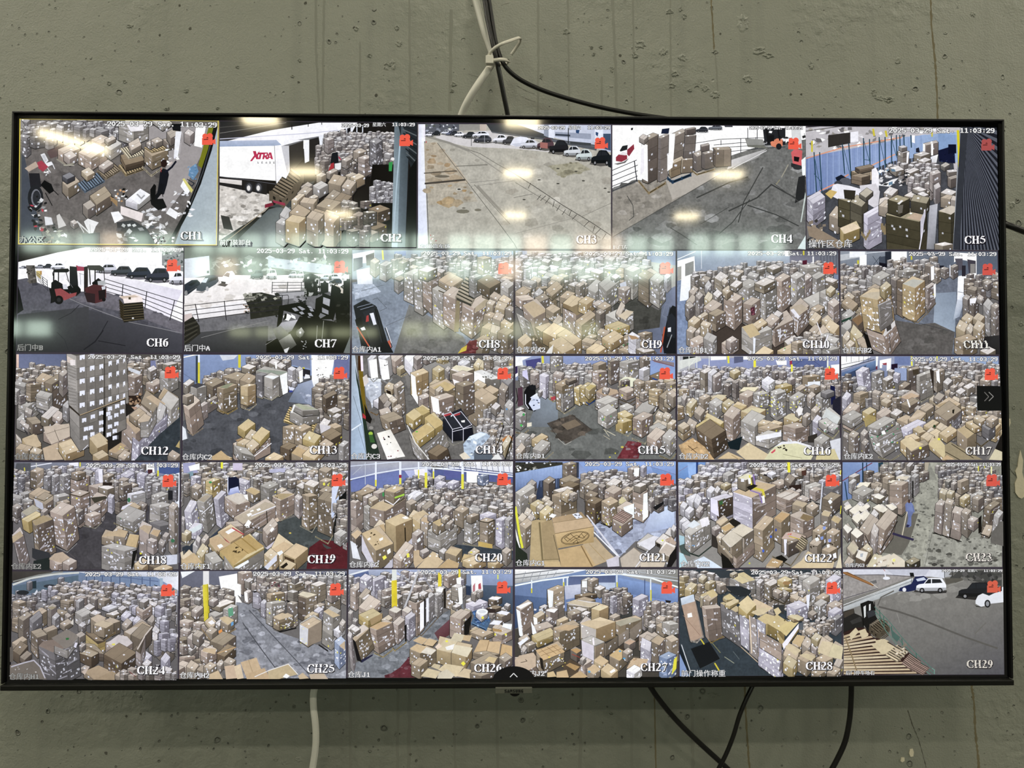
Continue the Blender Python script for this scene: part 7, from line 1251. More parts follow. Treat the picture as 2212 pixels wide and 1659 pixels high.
@picture(18, 'camera picture of an aisle curving between wrapped loads with open cartons at lower right', (.96, .96, .98))
def ch18(t):
    t.G('7e8088 8a92ae 7c88b0 6c6c70',8,5,217,5,217,30,8,40); t.LN('e0e2e8',1.2,20,12,56,6); t.LN('c9cabc',1.2,37,6,37,14); t.P('e8e6ea',78,6,90,5,90,10,78,10); t.P('5a5c60',12,6,30,6,30,16,10,16); t.LN('d8d030',1.8,92,5,92,10); t.LN('c9c430',1.4,22,12,23,22)
    t.FL('4c494c',(8,60,130,60,140,50,180,60,170,140,60,140,60,110),26,'3c393c 5c595c',9); t.P('f4f4fa',171,7,185,8,186,24,180,22,178,14,172,18); t.G('f4f4f8 f6f6fa e8eaf4 c4c9dc',172,24,183,22,183,44,167,46); t.P('5a3038',177,14,183,14,183,22,177,22); t.P('4a6098',190,10,217,12,217,24,190,18); t.LN('d8dcc8',1.8,190,6,190,16); t.LN('e0d820',2.2,190,16,190,28); t.P('e0e4f0',210,20,217,18,217,62,211,60)
    t.CL(8,18,60,36,8,11,'geq', hf=1.3, st=2); t.CL(58,12,170,28,8,11,'gkl', hf=1.5, st=2.4); t.S(30,16,38,18,47,13,22,3,'K',st=1,w=3); t.CL(184,24,210,40,8,11,'gqg', st=2)
    for a in ((47,23,52,24,56,22,20),(57,22,61,24,67,21,24),(67,21,73,23,80,20,26)): t.S(*a,4,'g',st=2.6,w=3)
    t.S(81,25,92,28,105,22,18,3,'p',st=2,w=3); t.S(82,18,90,20,100,17,8,1,'k',st=2); t.S(112,16,118,18,122,14,18,3,'l',w=4); t.S(121,22,128,24,136,20,8,2,'k',st=2); t.P('e0dde4',116,14,121,13,122,32,117,30); t.S(144,20,152,24,162,18,14,3,'l',w=5,st=2); t.CL(128,32,162,50,10,12,'egk', hf=1.6, st=2)
    t.S(104,34,116,38,136,34,16,2,'p',st=2); t.S(117,36,128,39,137,36,10,1,'n'); t.P('3a2e28',122,30,134,30,134,34,122,34)
    t.CL(8,42,40,62,11,13,'gqe', hf=1.2, st=2); t.S(29,44,44,50,56,42,6,2,'k',st=1.6); t.S(35,52,50,58,64,48,14,2,'e',st=1.6,w=1); t.P('b9bac4',35,50,46,56,48,66,38,60); t.PL(34,48,48,53,60,45,1,'9a8a68',4); t.S(60,46,66,49,80,46,16,2,'g',st=2)
    t.S(82,44,94,47,105,42,40,5,'p',st=2,w=4); t.PL(80,44,94,47.6,106,42,1.2,'8a7658',4); t.E('e0d830',89.4,50,1.2,1); t.S(128,48,134,50,137,46,20,3,'l',w=3); t.S(107,50,120,55,128,47,20,3,'p',st=2,w=3); t.P('4a4638',107,49,126,47,128,50,112,56); t.S(137,36,142,38,150,35,16,2,'e'); t.S(142,32,148,35,158,32,18,3,'e',st=1.6)
    t.S(103,62,110,66,120,60,8,1,'p'); t.S(100,70,108,73,120,69,14,2,'p',st=2,w=3); t.PL(98,84,113,87,121,80,1,'c9bfa4',4); t.S(86,66,92,68,98,64,16,3,'e',st=2)
    t.S(8,74,14,78,19,72,4,1,'e'); t.S(8,60,14,64,20,60,12,2,'e'); t.S(19,68,28,72,43,66,8,2,'g',st=2,w=3); t.P('b0a890',20,67,34,58,42,63,26,72); t.S(20,76,28,80,46,70,14,1,'y',st=0,dx=2); t.S(44,66,48,68,53,64,8,1,'k'); t.S(64,55,68,58,81,54,14,2,'k',st=2); t.S(56,66,72,72,87,60,44,6,'p',st=2.6,w=5,dx=6,cl=1); t.PL(63,110,78,117,90,106,1,'cfcac4',4)
    t.S(34,78,40,84,60,76,44,6,'e',st=2.4,w=4,dx=4,cr=2); t.P('a9946c',34,79,48,71,60,76,38,84); t.S(8,96,12,104,22,94,36,3,'p',w=4,dx=8); t.P('b8a27c',8,98,18,91,22,97,9,106); t.P('3a3c40',34,112,56,118,58,126,44,130,34,124); t.P('26302e',36,128,56,124,56,140,34,140); t.S(56,124,66,133,84,128,14,1,'p',w=2); t.P('bca488',55,126,62,119,72,117,84,126,74,132); t.S(72,130,80,134,90,128,10,1,'p')
    t.S(153,44,158,46,176,42,14,2,'w',w=4,st=1); t.E('3a7a50',155,52,2,3); t.S(166,58,174,62,178,57,8,1,'d'); t.S(146,62,158,68,170,60,10,1,'b'); t.P('c4ae8c',146,62,162,55,169,60,160,67); t.P('d8d4dc',145,64,147,60,160,55,150,64); t.S(139,72,160,80,176,67,16,3,'g',w=6,st=2); t.RP(140,72,172,78,4,1.6,'3a8a5a eee'); t.PL(136,80,163,92,176,80,1.6,'b9aa84',5)
    t.S(183,46,192,49,205,44,18,3,'g',w=2,st=1.4); t.RP(184,46,198,54,4,1.5,'f0f0f4'); t.S(181,58,194,62,210,58,20,2,'g',w=7,st=.4); t.P('c9c2b0',181,78,208,80,208,82,181,80); t.S(181,80,194,85,210,82,12,2,'q',st=1); t.S(205,60,212,64,217,58,60,4,'k',w=4); t.P('2a2a2e',204,40,210,40,210,52,204,52)
    t.S(168,86,180,92,184,84,34,2,'p',st=1); t.P('bda684',168,87,174,83,184,85,180,95); t.S(181,94,190,98,195,90,14,1,'k'); t.P('c4a67c',182,94,186,89,195,90,191,98); t.S(197,97,202,99,206,94,8,1,'k'); t.S(178,102,186,105,191,102,16,2,'p',st=1.6); t.S(192,106,198,110,201,104,12,1,'d',st=1.6); t.E('3a7a50',210,103,2.4,2.4)
    t.S(134,92,140,95,148,87,6,1,'b'); t.S(121,98,136,102,141,93,10,1,'k',st=1.6); t.S(137,96,150,99,154,91,16,1,'k',st=2); t.P('bfa680',121,98,128,92,147,90,140,97); t.P('c0a67e',137,97,142,88,154,91,150,99); t.S(150,112,162,114,168,96,10,1,'b',st=1.6); t.P('c9ac78',150,112,156,95,168,96,164,112); t.S(121,110,150,116,165,112,30,4,'g',w=6,st=2,cl=3)
    t.S(162,132,172,138,182,130,10,1,'b',st=1); t.S(180,134,190,138,200,130,8,1,'d'); t.E('d8d020',170,119,1.4,1.2); t.P('c9ccd8',195,122,216,120,216,132,196,134); t.S(186,138,196,142,210,136,6,1,'b'); t.P('1c1a1a',160,116,166,114,160,138,158,138)

@picture(19, 'camera picture of wrapped cartons in the foreground with a red painted floor corner')
def ch19(t):
    t.CL(6,12,216,30,8,12,'glke', hf=1.5, st=2.6); t.P('9a9ac0',9,6,24,5,28,18,10,20); t.P('f2f2f6',16,10,30,6,30,14,18,16); t.P('7a9aa8',9,20,22,16,22,28,14,30); t.LN('e0e020',2.8,58,5.6,58,12); t.P('c4b8d0',72,6,84,6,84,15,72,15)
    t.CL(6,26,216,44,10,14,'lgke', hf=1.4, st=2.6); t.P('b0b0cc',118,14,138,12,138,18,118,18); t.PL(118,18,128,19,139,17,1.2,'4a443a',4)
    t.FL('4a5050',(128,80,160,70,200,96,216,104,216,140,100,140),16,'3c4242 5c6262',8,nz=.3); t.P('3a4454',42,100,56,88,62,96,40,112); t.P('333c48',8,112,22,106,22,118,8,122)
    t.FL('63202a',(168,112,182,102,216,106,216,140,164,140),14,'7a3a40 501820',6,nz=.2); t.P('4a4e4c',184,107,196,113,190,114,186,111); t.E('c9b040',143.6,94,1.6,1)
    t.P('1e2440',66,24,76,23,80,26,81,40,66,44); t.G('aab4e0 c4ccf0 7a86c0 8a96cc',69,38,79,35,81,44,66,46); t.LN('ccd2ea',1,66,24,66,44); t.S(38,28,46,30,56,26,20,3,'y',st=2); t.E('3a9a50',44,30,2,1.4); t.S(20,36,28,39,34,34,14,2,'k',st=2)
    t.S(11,66,20,68,28,54,34,4,'l',st=2.6,w=4,dx=3); t.S(27,54,36,56,46,46,38,4,'g',st=1.6,w=3,dx=5); t.P('a89a84',28,52,38,46,46,46,36,55); t.S(48,50,54,52,64,42,36,4,'l',st=1.6,w=3,dx=4); t.LN('e0dfea',.8,33,70,46,58); t.S(16,90,26,92,34,82,10,2,'l',st=3); t.P('c4ced0',17,90,32,82,33,88,22,94); t.PL(32,96,42,98,53,88,1.2,'bdb49c',5); t.S(8,94,14,97,20,92,10,1,'y'); t.PL(7,106,18,108,23,102,1.6,'cfc6b0',4); t.S(8,76,11,78,12,74,16,2,'k')
    t.CL(108,26,156,38,12,14,'gkn', hf=1.3, st=2); t.S(107,34,118,38,130,32,22,4,'g',st=2,w=3); t.S(128,40,134,42,140,38,5,1,'b'); t.S(122,48,132,53,150,45,26,4,'p',st=1.2,cr=2); t.P('b09a70',122,47,132,44,150,44,134,52); t.RP(122,46,134,50,3,1.4,'3a2e20'); t.PL(128,74,134,77,147,70,1.2,'cbbfa0',4)
    t.S(152,34,160,38,168,33,18,3,'n',st=2,w=2); t.S(162,32,174,36,182,30,12,2,'n',st=2); t.PL(162,41,176,46,182,40,1.2,'8a7a5c',4); t.S(159,45,168,48,179,46,42,5,'k',st=1.8,w=3,cl=2); t.PL(157,84,172,92,178,82,1.2,'cfc6ac',4); t.S(150,48,156,52,160,48,24,3,'p',st=1.4); t.S(180,14,190,18,197,13,14,2,'k'); t.S(181,28,190,30,198,26,10,2,'k',st=1.6); t.E('e0d830',187,32,1.4,2); t.E('e0d830',192,34.6,1.4,1.8); t.S(181,40,190,44,200,38,8,2,'e'); t.PL(179,47,198,55,206,48,1.2,'cfc6ac',5); t.S(179,50,197,55,206,46,44,5,'e',st=2.4,cl=2); t.P('c4cce4',197,36,206,34,200,56,199,70,196,74); t.P('b4c4e4',198,56,206,46,204,62,197,76); t.PL(176,97,192,106,198,96,1.4,'cfc090',4); t.P('16181a',206,50,215,40,215,60,205,86,199,102,198,90); t.CL(205,56,216,96,8,10,'eke',st=2,w=2); t.S(200,94,208,98,216,92,12,2,'g',w=4)
    t.S(62,48,76,58,94,54,20,2,'p',w=6,st=1); t.P('c8beb0',62,48,78,43,96,48,80,58); t.S(90,40,98,44,107,40,12,1,'k',st=1.4); t.P('c2a878',88,40,96,36,107,42,100,46); t.P('f0eef0',86,46,91,45,92,53,88,50)
    t.S(74,74,86,82,126,58,18,2,'p',w=8,st=.4,cr=2); t.P('b5a68e',74,74,104,60,113,54,127,59,100,75,86,82); t.P('eeeef2',90,70,95,68,97,70,92,73); t.P('eeeef2',102,64,106,62,108,64,104,66); t.P('eceef2',94,66,98,64,99,66,95,67); t.poly('e8ecf0',[(87,84),(92,76.6),(96,80),(91,88)],.04); t.LN('dcdae2',1.2,96,72,126,60); t.LN('2a241e',1,115,66,116,82); t.RP(88,85,101,88,6,2,'3a3228'); t.PL(100,90,110,92,130,76,2,'c4b494',5); t.P('cbb49c',124,76,129,74,131,78,126,81); t.S(64,80,72,86,86,84,12,2,'p',w=4)
    t.S(110,88,116,96,129,82,16,1,'p',st=.6,w=2); t.poly('e8ecf4',[(119,90),(122,86),(125,88),(121,92.6)],.03); t.P('c0b8c4',108,108,114,112,129,100,128,106,116,114); t.S(97,96,102,98,106,94,8,1,'g',w=3)
    t.S(54,92,70,104,86,94,8,1,'b'); t.P('c4a57c',54,92,70,86,86,95,68,106); t.P('e8e6ea',63,92,72,87,76,90,67,95); t.LN('c0404a',1.6,72,87,86,95); t.LN('b83a48',1.6,56,96,68,106); t.S(40,102,52,116,68,108,6,1,'b'); t.P('c0a27a',40,102,54,97,70,107,56,118); t.P('e4ecf0',53,109,58,107,61,110,56,113); t.S(56,116,74,134,112,112,6,2,'y',st=0); t.P('bb9c60',56,116,74,105,92,119,74,134); t.P('b8985a',74,105,92,95,112,110,92,120); t.LN('8a6c34',.6,74,105,92,119); t.LN('a08040',1.6,84,100,102,115); t.RP(73,111,85,119,9,2.4,'4a3a1e'); t.S(62,122,74,138,112,114,22,2,'g',w=8,st=.6,top=0); t.P('dfe8ee',54,138,56,126,61,130,60,140); t.P('dde2ea',74,137,92,127,93,130,80,138)
    t.S(22,108,28,112,33,104,18,2,'g',st=3); t.S(26,102,30,106,32,100,6,1,'p'); t.S(33,102,37,106,43,98,8,1,'k'); t.S(27,118,34,124,42,112,18,2,'y',st=2); t.S(38,120,48,132,60,128,12,1,'g',w=4); t.S(8,124,16,132,26,122,14,1,'b'); t.P('c2a67a',8,128,24,118,34,130,14,139); t.P('cfbfa0',7,118,10,116,11,122,8,124)
    t.S(119,116,138,130,149,108,10,1,'b'); t.P('c9ad84',120,114,137,104,149,109,134,122); t.S(112,120,122,128,130,120,16,2,'b',w=2); t.P('e0e4ea',128,118,134,115,136,118,131,122); t.S(136,119,151,125,167,112,16,1,'b',st=0); t.P('cfb48c',136,119,155,107,167,113,151,126); t.P('55402a',137,122,150,127,150,134,138,128); t.S(131,134,144,140,152,132,6,1,'b'); t.P('2a2018',132,136,140,130,142,133,136,138); t.P('c9ccda',112,136,128,120,128,128,116,139)

@picture(20, 'camera picture of a wide hall of cartons seen past big boxes and yellow posts')
def ch20(t):
    t.G('9c9ca4 b4b6bc 8a92bc 7c86b4',7,6,110,7,110,26,7,30); t.G('5e6aa4 6a74b0 545e94 5a68a8',7,30,70,18,110,24,40,46); t.P('6a78b4',7,32,68,19,84,24,60,40,8,46); t.P('a9b0d8',76,19,106,17,106,27,84,30); t.P('e4e0ea',88,17,105,16,105,26,90,27); t.P('56629c',105,18,214,14,214,34,120,30); t.P('5a60a0',126,16,150,16,150,28,126,28)
    t.LN('d4dcec',1.4,7,30,40,22,70,17,94,15,150,16,200,22); t.LN('c9d2e4',1,7,13,70,7); t.LN('aab0bc',.7,10,24,26,9); t.LN('b4bcc8',.8,26,8,26,36); t.G('dcdce4 f0eef4 c9ccd8 d8dae2',112,8,214,7,214,24,112,12)
    for i in range(14): t.LN('5a6488',.6,124+i*7,8,126+i*7,20)
    t.LN('4a5478',1,120,11,214,22); t.LN('dfe4ee',1.4,110,15,214,26); t.P('f4f4f8',155,19,170,20,170,34,155,34)
    t.CL(48,38,214,50,7,8,'qekg', hf=1.2, poly=(46,42,74,34,110,28,150,30,214,40,214,58,80,58,46,48), st=2); t.S(114,28,122,30,128,26,12,3,'l',st=2); t.CL(84,28,104,40,8,9,'dqe',st=2.4); t.S(130,34,138,36,146,32,7,1,'l'); t.S(116,35,124,38,130,34,8,2,'l',w=3); t.S(169,25,176,26,183,24,12,3,'u',st=4)
    for x, a, b, w in ((39.4,8,37,2.2),(70.6,8,35,2.8),(94,8,28,1.8),(103.4,8,40,3),(113,16,27,2),(150,8,40,3),(198,8,22,1.8)): t.LN('d8dee8',w,x,a,x,b)
    for x, a, b, w in ((39.4,31,38,2.2),(70.6,29,35,2.8),(94,18,28,1.6),(103.4,22,41,3.2),(113,20,28,1.8),(150,24,41,3.2)): t.LN('dfd828',w,x,a,x,b)
    t.P('a02a40',69,24,72.2,24,72.2,28,69,28)
    t.CL(76,46,214,66,8,11,'kkgen', hf=1, st=2); t.CL(76,62,214,82,11,14,'kgkn', hf=1.2, st=2); t.S(80,50,90,53,100,46,6,1,'w',w=3); t.LN('e8e8f0',1.6,80,58,86,50)
    t.S(7,58,14,60,23,54,40,4,'p',st=.6,dx=1); t.S(19,44,30,48,40,40,10,1,'p'); t.S(8,50,14,52,24,46,4,1,'k'); t.S(13,46,22,50,38,44,8,1,'k'); t.S(23,52,28,54,36,50,12,1,'p',w=2); t.S(36,46,43,48,52,44,14,1,'p'); t.S(24,64,32,70,52,62,30,3,'g',w=6,st=.8); t.E('3aa060',38,57,1.6,1.4); t.E('3a9a50',49,49,1.4,3); t.S(30,54,35,58,43,54,8,1,'b')
    t.S(32,66,50,70,78,52,24,2,'p',w=4,st=1); t.P('c0aa84',32,66,44,58,78,54,52,70); t.S(51,44,63,47,76,40,15,1,'k',w=2,st=0); t.P('c9b48c',51,43,62,38,76,40,64,46); t.P('9ad030',63.6,52,76,47.6,76,50,64,54); t.LN('e0dce0',1.2,52,56,62,62,70,54); t.P('e8eaee',61,41,65,38,65,41,62,42)
    t.S(78,58,84,62,92,58,10,1,'k'); t.S(92,62,96,66,106,60,12,2,'p',st=2); t.S(98,64,104,68,114,60,14,2,'e',st=1); t.S(114,66,120,70,127,64,14,2,'p',st=2); t.S(125,68,132,71,138,66,12,2,'p'); t.S(140,68,150,72,158,66,20,2,'k',st=1.4); t.S(127,48,134,50,141,47,7,1,'p'); t.S(137,55,141,57,146,54,6,1,'k'); t.S(112,52,118,55,122,51,6,1,'k')
    t.S(152,82,162,84,172,80,28,4,'g',st=2,w=5); t.S(155,76,161,78,171,74,8,1,'k'); t.S(172,74,182,77,193,73,8,2,'l',w=3,st=2); t.S(172,82,182,84,190,80,34,4,'k',st=1.4,w=3); t.P('c0a050',170,108,188,112,188,118,170,114); t.S(192,80,200,82,210,78,36,5,'l',st=3,w=4); t.S(204,80,209,82,214,78,38,5,'g',st=3); t.PL(150,110,190,118,214,118,1.4,'d8cca8',5); t.FL('3c4650',(142,112,214,120,214,132,120,132),6,'2e363e 4c5660',6); t.PL(172,82,182,84,190,81,1,'4a4030',4)
    t.S(82,76,94,82,100,74,8,1,'b'); t.S(86,78,96,86,110,76,36,3,'b',st=.6); t.P('c8b088',84,76,96,70,106,73,94,80); t.S(97,80,106,84,112,78,32,2,'k',st=1.6); t.P('c4a882',97,82,100,77,112,80,106,85); t.S(106,76,112,79,118,74,6,1,'p'); t.S(106,94,122,100,143,88,24,3,'g',w=8,st=.8); t.S(112,84,118,88,130,82,12,1,'k',st=1.6); t.P('bfa676',112,84,122,79,130,83,120,89); t.S(128,85,134,87,139,82,8,1,'k',st=2); t.S(123,79,128,81,134,76,5,1,'b')
    t.S(37,90,44,96,52,86,16,1,'b'); t.P('bfa274',38,90,50,86,54,102,44,98); t.S(52,82,65,89,86,80,34,1,'b',st=0,dx=1,cr=1); t.P('cdb68a',51.5,82,71,73,86,79.6,65,89); t.P('eceef0',73,78,78,76,82,79,77,80); t.LN('2a2014',1.5,77,91,77.6,110); t.P('e4e4e6',75.6,86,76.6,86,76.4,88,75.4,88); t.S(86,98,92,102,100,96,24,2,'p',st=1); t.P('dfe4ec',92,107,96,103,97,107,93,110)
    t.S(8,98,14,106,22,98,14,1,'d'); t.P('cbb08a',8,100,16,94,22,98,14,106); t.P('d4d6dc',7,108,14,112,20,132,10,130); t.S(22,98,40,120,62,110,26,1,'k',st=.6); t.P('c6ac80',22,98,38,92,62,111,40,120); t.RP(32,97,40,103,5,1.8,'4a3a20'); t.RP(36,108,44,114,4,2,'5a4628'); t.poly('e6e03a',[(48,128),(52,125.6),(54,129),(50,132)],.03); t.P('e6e8ee',54,120,58,117,59,122,55,125); t.P('eceef0',29,105,33,103,33,106,30,107); t.P('eceef0',44,105,49,103,49,106,45,108); t.P('c4c0cc',22,100,26,110,40,140,34,142,22,120)
    t.P('b8b4c0',50,142,86,104,86,112,60,142); t.S(62,128,72,134,88,114,20,2,'p',w=4,st=2); t.poly('e6e03a',[(79,124),(82,123),(83,128),(79.6,129)],.03); t.RP(68,116,86,136,7,2.2,'dfe4ee eef')
    t.P('c0a680',88,120,94,119,108,126,90,142,88,136); t.S(96,120,100,124,108,120,6,1,'p'); t.P('cbb28a',92,142,112,121,130,129,118,142); t.S(120,120,126,124,132,120,8,1,'n'); t.RP(108,123,120,128,4,2,'e4e8ee'); t.S(128,122,142,126,149.6,118,13,1,'k',st=1); t.P('c6ae84',128,122,134,117,149.6,118,142,127); t.P('e6eaf2',130,131,134,130,134,136,130,136); t.P('bfa070',118,142,132,130,146,136,144,142); t.S(157,122,164,126,172,120,10,1,'b'); t.P('c6aa74',148,134,152,124,164,126,160,140); t.S(150,132,164,138,180,132,8,1,'b'); t.S(182,134,192,138,204,130,8,1,'b'); t.S(200,120,206,124,212,119,16,1,'k'); t.E('e0d830',161,122,1.6,1)

@picture(21, 'camera picture with a large taped carton close to the lens and a printed oval on its side')
def ch21(t):
    t.G('7a88b4 84a0d8 7c98d4 8a9cc4',5,7,212,7,212,30,5,40); t.P('3c3c34',5,8,66,8,66,12,5,22); t.RP(6,8,66,20,40,2.6,'2e2e28 d8dce4 6a6a5c 8a8a80'); t.G('86a0d0 9ab4e4 7088bc 5a6e9c',5,22,68,11,68,34,5,48); t.G('3a4660 4a5878 39455c 2e3850',36,32,66,28,66,44,30,58); t.G('84a4e0 90b0ec 7c98d0 7890c8',87,8,212,8,212,20,100,24)
    for x in range(6, 68, 4): t.LN('7d96c8',.4,x,22-(x-6)*.18,x,40)
    t.P('3c4458',82,8,87,8,87,28,84,28); t.S(66,10,72,12,84,9,22,3,'e',st=1.4); t.LN('7a4a5a',.6,180,14,212,24); t.LN('5a6a90',.6,150,8,150,18); t.P('7090c8',180,14,212,24,212,36,186,28)
    t.FL('98a0b8',(96,76,120,90,178,78,212,56,212,110,160,110,140,130,110,100),60,'6a6e84 b9c4dc 55586a 8088a0',6,nz=.3); t.G('b4c0dc c4d4f0 a4b4d8 98a4c4',180,72,210,62,210,92,170,100)
    t.CL(92,22,212,34,7,9,'enkw', hf=.9, poly=(90,26,120,18,150,18,190,26,212,38,212,48,92,46), st=1); t.CL(98,32,200,46,9,11,'enkp', hf=1.1, st=1.6); t.S(150,16,156,18,165,14,14,2,'p'); t.P('e8eaf0',158,16,165,15,164,26,158,26); t.S(166,14,170,16,174,13,12,2,'l')
    t.S(20,36,26,40,32,34,10,1,'e'); t.S(5,47,12,52,30,40,26,3,'g',st=1.6,cl=2); t.S(41,32,48,36,56,30,26,2,'d',st=1); t.S(62,30,74,36,88,30,10,2,'e',st=1.4); t.S(63,38,76,42,88,36,8,2,'d'); t.S(54,44,62,47,80,42,8,1,'n'); t.S(52,50,64,54,84,48,30,3,'k',st=1); t.S(64,49,72,53,80,46,8,1,'b'); t.S(75,49,79,51,85,48,8,1,'k')
    for a in ((88,34,96,37,104,32,20,'e'),(94,40,104,44,112,38,20,'e'),(112,38,118,41,122,38,16,'d'),(95,50,106,54,112,48,30,'d'),(122,36,132,40,142,32,8,'n'),(120,44,132,49,143,42,16,'p'),(142,44,150,47,158,42,12,'k')): t.S(*a[:7],3,a[7],st=1.8,w=1)
    t.S(96,58,108,62,118,56,26,4,'d',st=1.6); t.S(156,44,170,48,177,42,38,5,'p',st=1.6); t.P('e4e8f4',170,49,177,46,176,78,169,84); t.S(158,38,166,40,174,36,8,1,'n'); t.S(176,42,184,46,198,42,18,3,'n',st=2,w=2); t.S(180,56,188,60,197,52,10,2,'l'); t.CL(184,44,212,58,8,9,'eql', hf=1.3, st=1.6); t.S(176,56,180,60,184,56,14,2,'e'); t.P('1e1e22',182,66,196,58,196,62,186,70)
    t.S(116,58,126,64,138,58,28,5,'k',st=3,w=1); t.RP(118,62,130,88,16,1.1,'d8c840 e6e6ea b48ac0'); t.PL(115,86,127,91,138,82,1.2,'3a3430',4); t.S(138,56,142,62,149,58,10,1,'y'); t.P('cbbf8c',138,60,142,52,148,58,146,64); t.S(136,66,146,70,158,62,14,2,'p',w=4); t.P('e2e6ee',144,66,158,61,158,80,148,78); t.S(130,82,142,90,156,80,14,1,'p',st=1.4); t.PL(130,79,144,86,156,76,1.4,'b8988a',7)
    for a in ((22,52,26,55,32,51,8,'b'),(39,56,46,59,50,54,6,'b'),(24,62,32,66,42,60,16,'y'),(42,62,48,66,54,60,8,'b'),(32,66,38,69,43,64,8,'b'),(36,72,44,77,54,68,10,'y'),(16,74,22,78,26,70,14,'b'),(8,80,14,85,20,78,12,'b'),(20,80,26,84,30,78,12,'k'),(10,88,18,94,28,86,26,'k')): t.S(*a[:7],1,a[7],st=1.4)
    t.P('e4e4e6',48,78,52,74,58,76,54,80); t.LN('d8d820',3,5,66,10,100,14,118); t.P('e4e6e0',5,94,8,104,12,122,8,122); t.P('2a3428',5,104,10,118,20,126,22,142,5,142)
    t.P('b59d6e',26,84,32,82,52,84,56,100,62,142,23,142); t.P('a48c62',38,86,52,82,60,118,62,134,42,134); t.LN('7d6c48',2.4,36,86,40,134); t.LN('8a7650',1.2,40,134,62,133); t.P('c6aa76',42,136,62,136,64,143,42,143); t.LN('5c4e34',.7,54,102,64,142)
    t.P('bf9f6c',60,121,100,113,108,104,132,132,104,143,64,143); t.P('b8a07a',92,114,106,104,134,132,108,140); t.LN('8a6c40',1.6,90,116,104,142); t.LN('a98c5a',.7,100,113,120,134); t.P('c9c9d4',96,76,98,76,140,130,137,131); t.LN('dcdfea',1.6,106,98,122,114,138,130); t.P('c4bec8',122,134,138,128,139,142,124,143)
    t.G('b4976f a08560 a98e66 bea27a',52,80,90,72,106,91,56,100); t.P('c2a47c',55,86,98,80,106,91,57,100); t.LN('86704e',.5,53,86,96,80); t.P('d9dde8',78,75,86,73,92,79,84,81); t.RP(81,75,89,80,9,1.4,'2e2e36 55555e'); t.G('cbab76 c4a36c ad8e5a b4955e',56,100,106,91,106,111,60,119); t.LN('7a6240',.7,56,100,106,91)
    for rx, ry in ((18.5,8), (17.4,6.8)):
        pts = []
        for i in range(25):
            a = i*math.pi/12; x, y = rx*math.cos(a), ry*math.sin(a); pts += [82 + x*.985 + y*.02, 105.5 + y*.98 - x*.18]
        t.LN('4c3a22',.55,*pts)
    for a in ((68,106,76,100,80,104,72,110,68,106),(80,104,84,102,88,104,84,106,80,104),(86,104,92,98,98,100,92,106,86,104),(76,110,82,106,88,108),(79,112,84,108,86,112,80,112),(70,104,76,108),(90,100,94,105)): t.LN('4c3a22',.6,*a)
    t.S(162,112,176,118,190,106,6,1,'g',w=5); t.P('d2d0d6',162,113,184,103,196,106,178,122); t.S(198,100,206,104,212,96,8,1,'n'); t.S(206,94,210,98,213,92,8,1,'n'); t.S(186,110,196,116,206,106,5,1,'n'); t.P('b49c88',198,108,206,104,213,112,208,120); t.RP(198,106,212,116,10,1.6,'8a7262 d0bca8'); t.S(190,124,204,130,212,116,10,1,'n'); t.P('bfb0a0',190,124,200,113,213,120,206,130); t.P('b8aa98',140,132,158,118,178,132,164,143,142,143); t.LN('8c7e6a',1,158,118,178,134); t.LN('d8d8e0',1,160,143,176,122); t.P('c4b49c',168,136,182,126,200,134,196,143,166,143); t.P('1e1a1c',204,128,213,116,213,132,206,143,200,143); t.E('d0d830',195,109,1.4,1.2); t.P('2a2420',186,112,192,114,192,118,188,116)

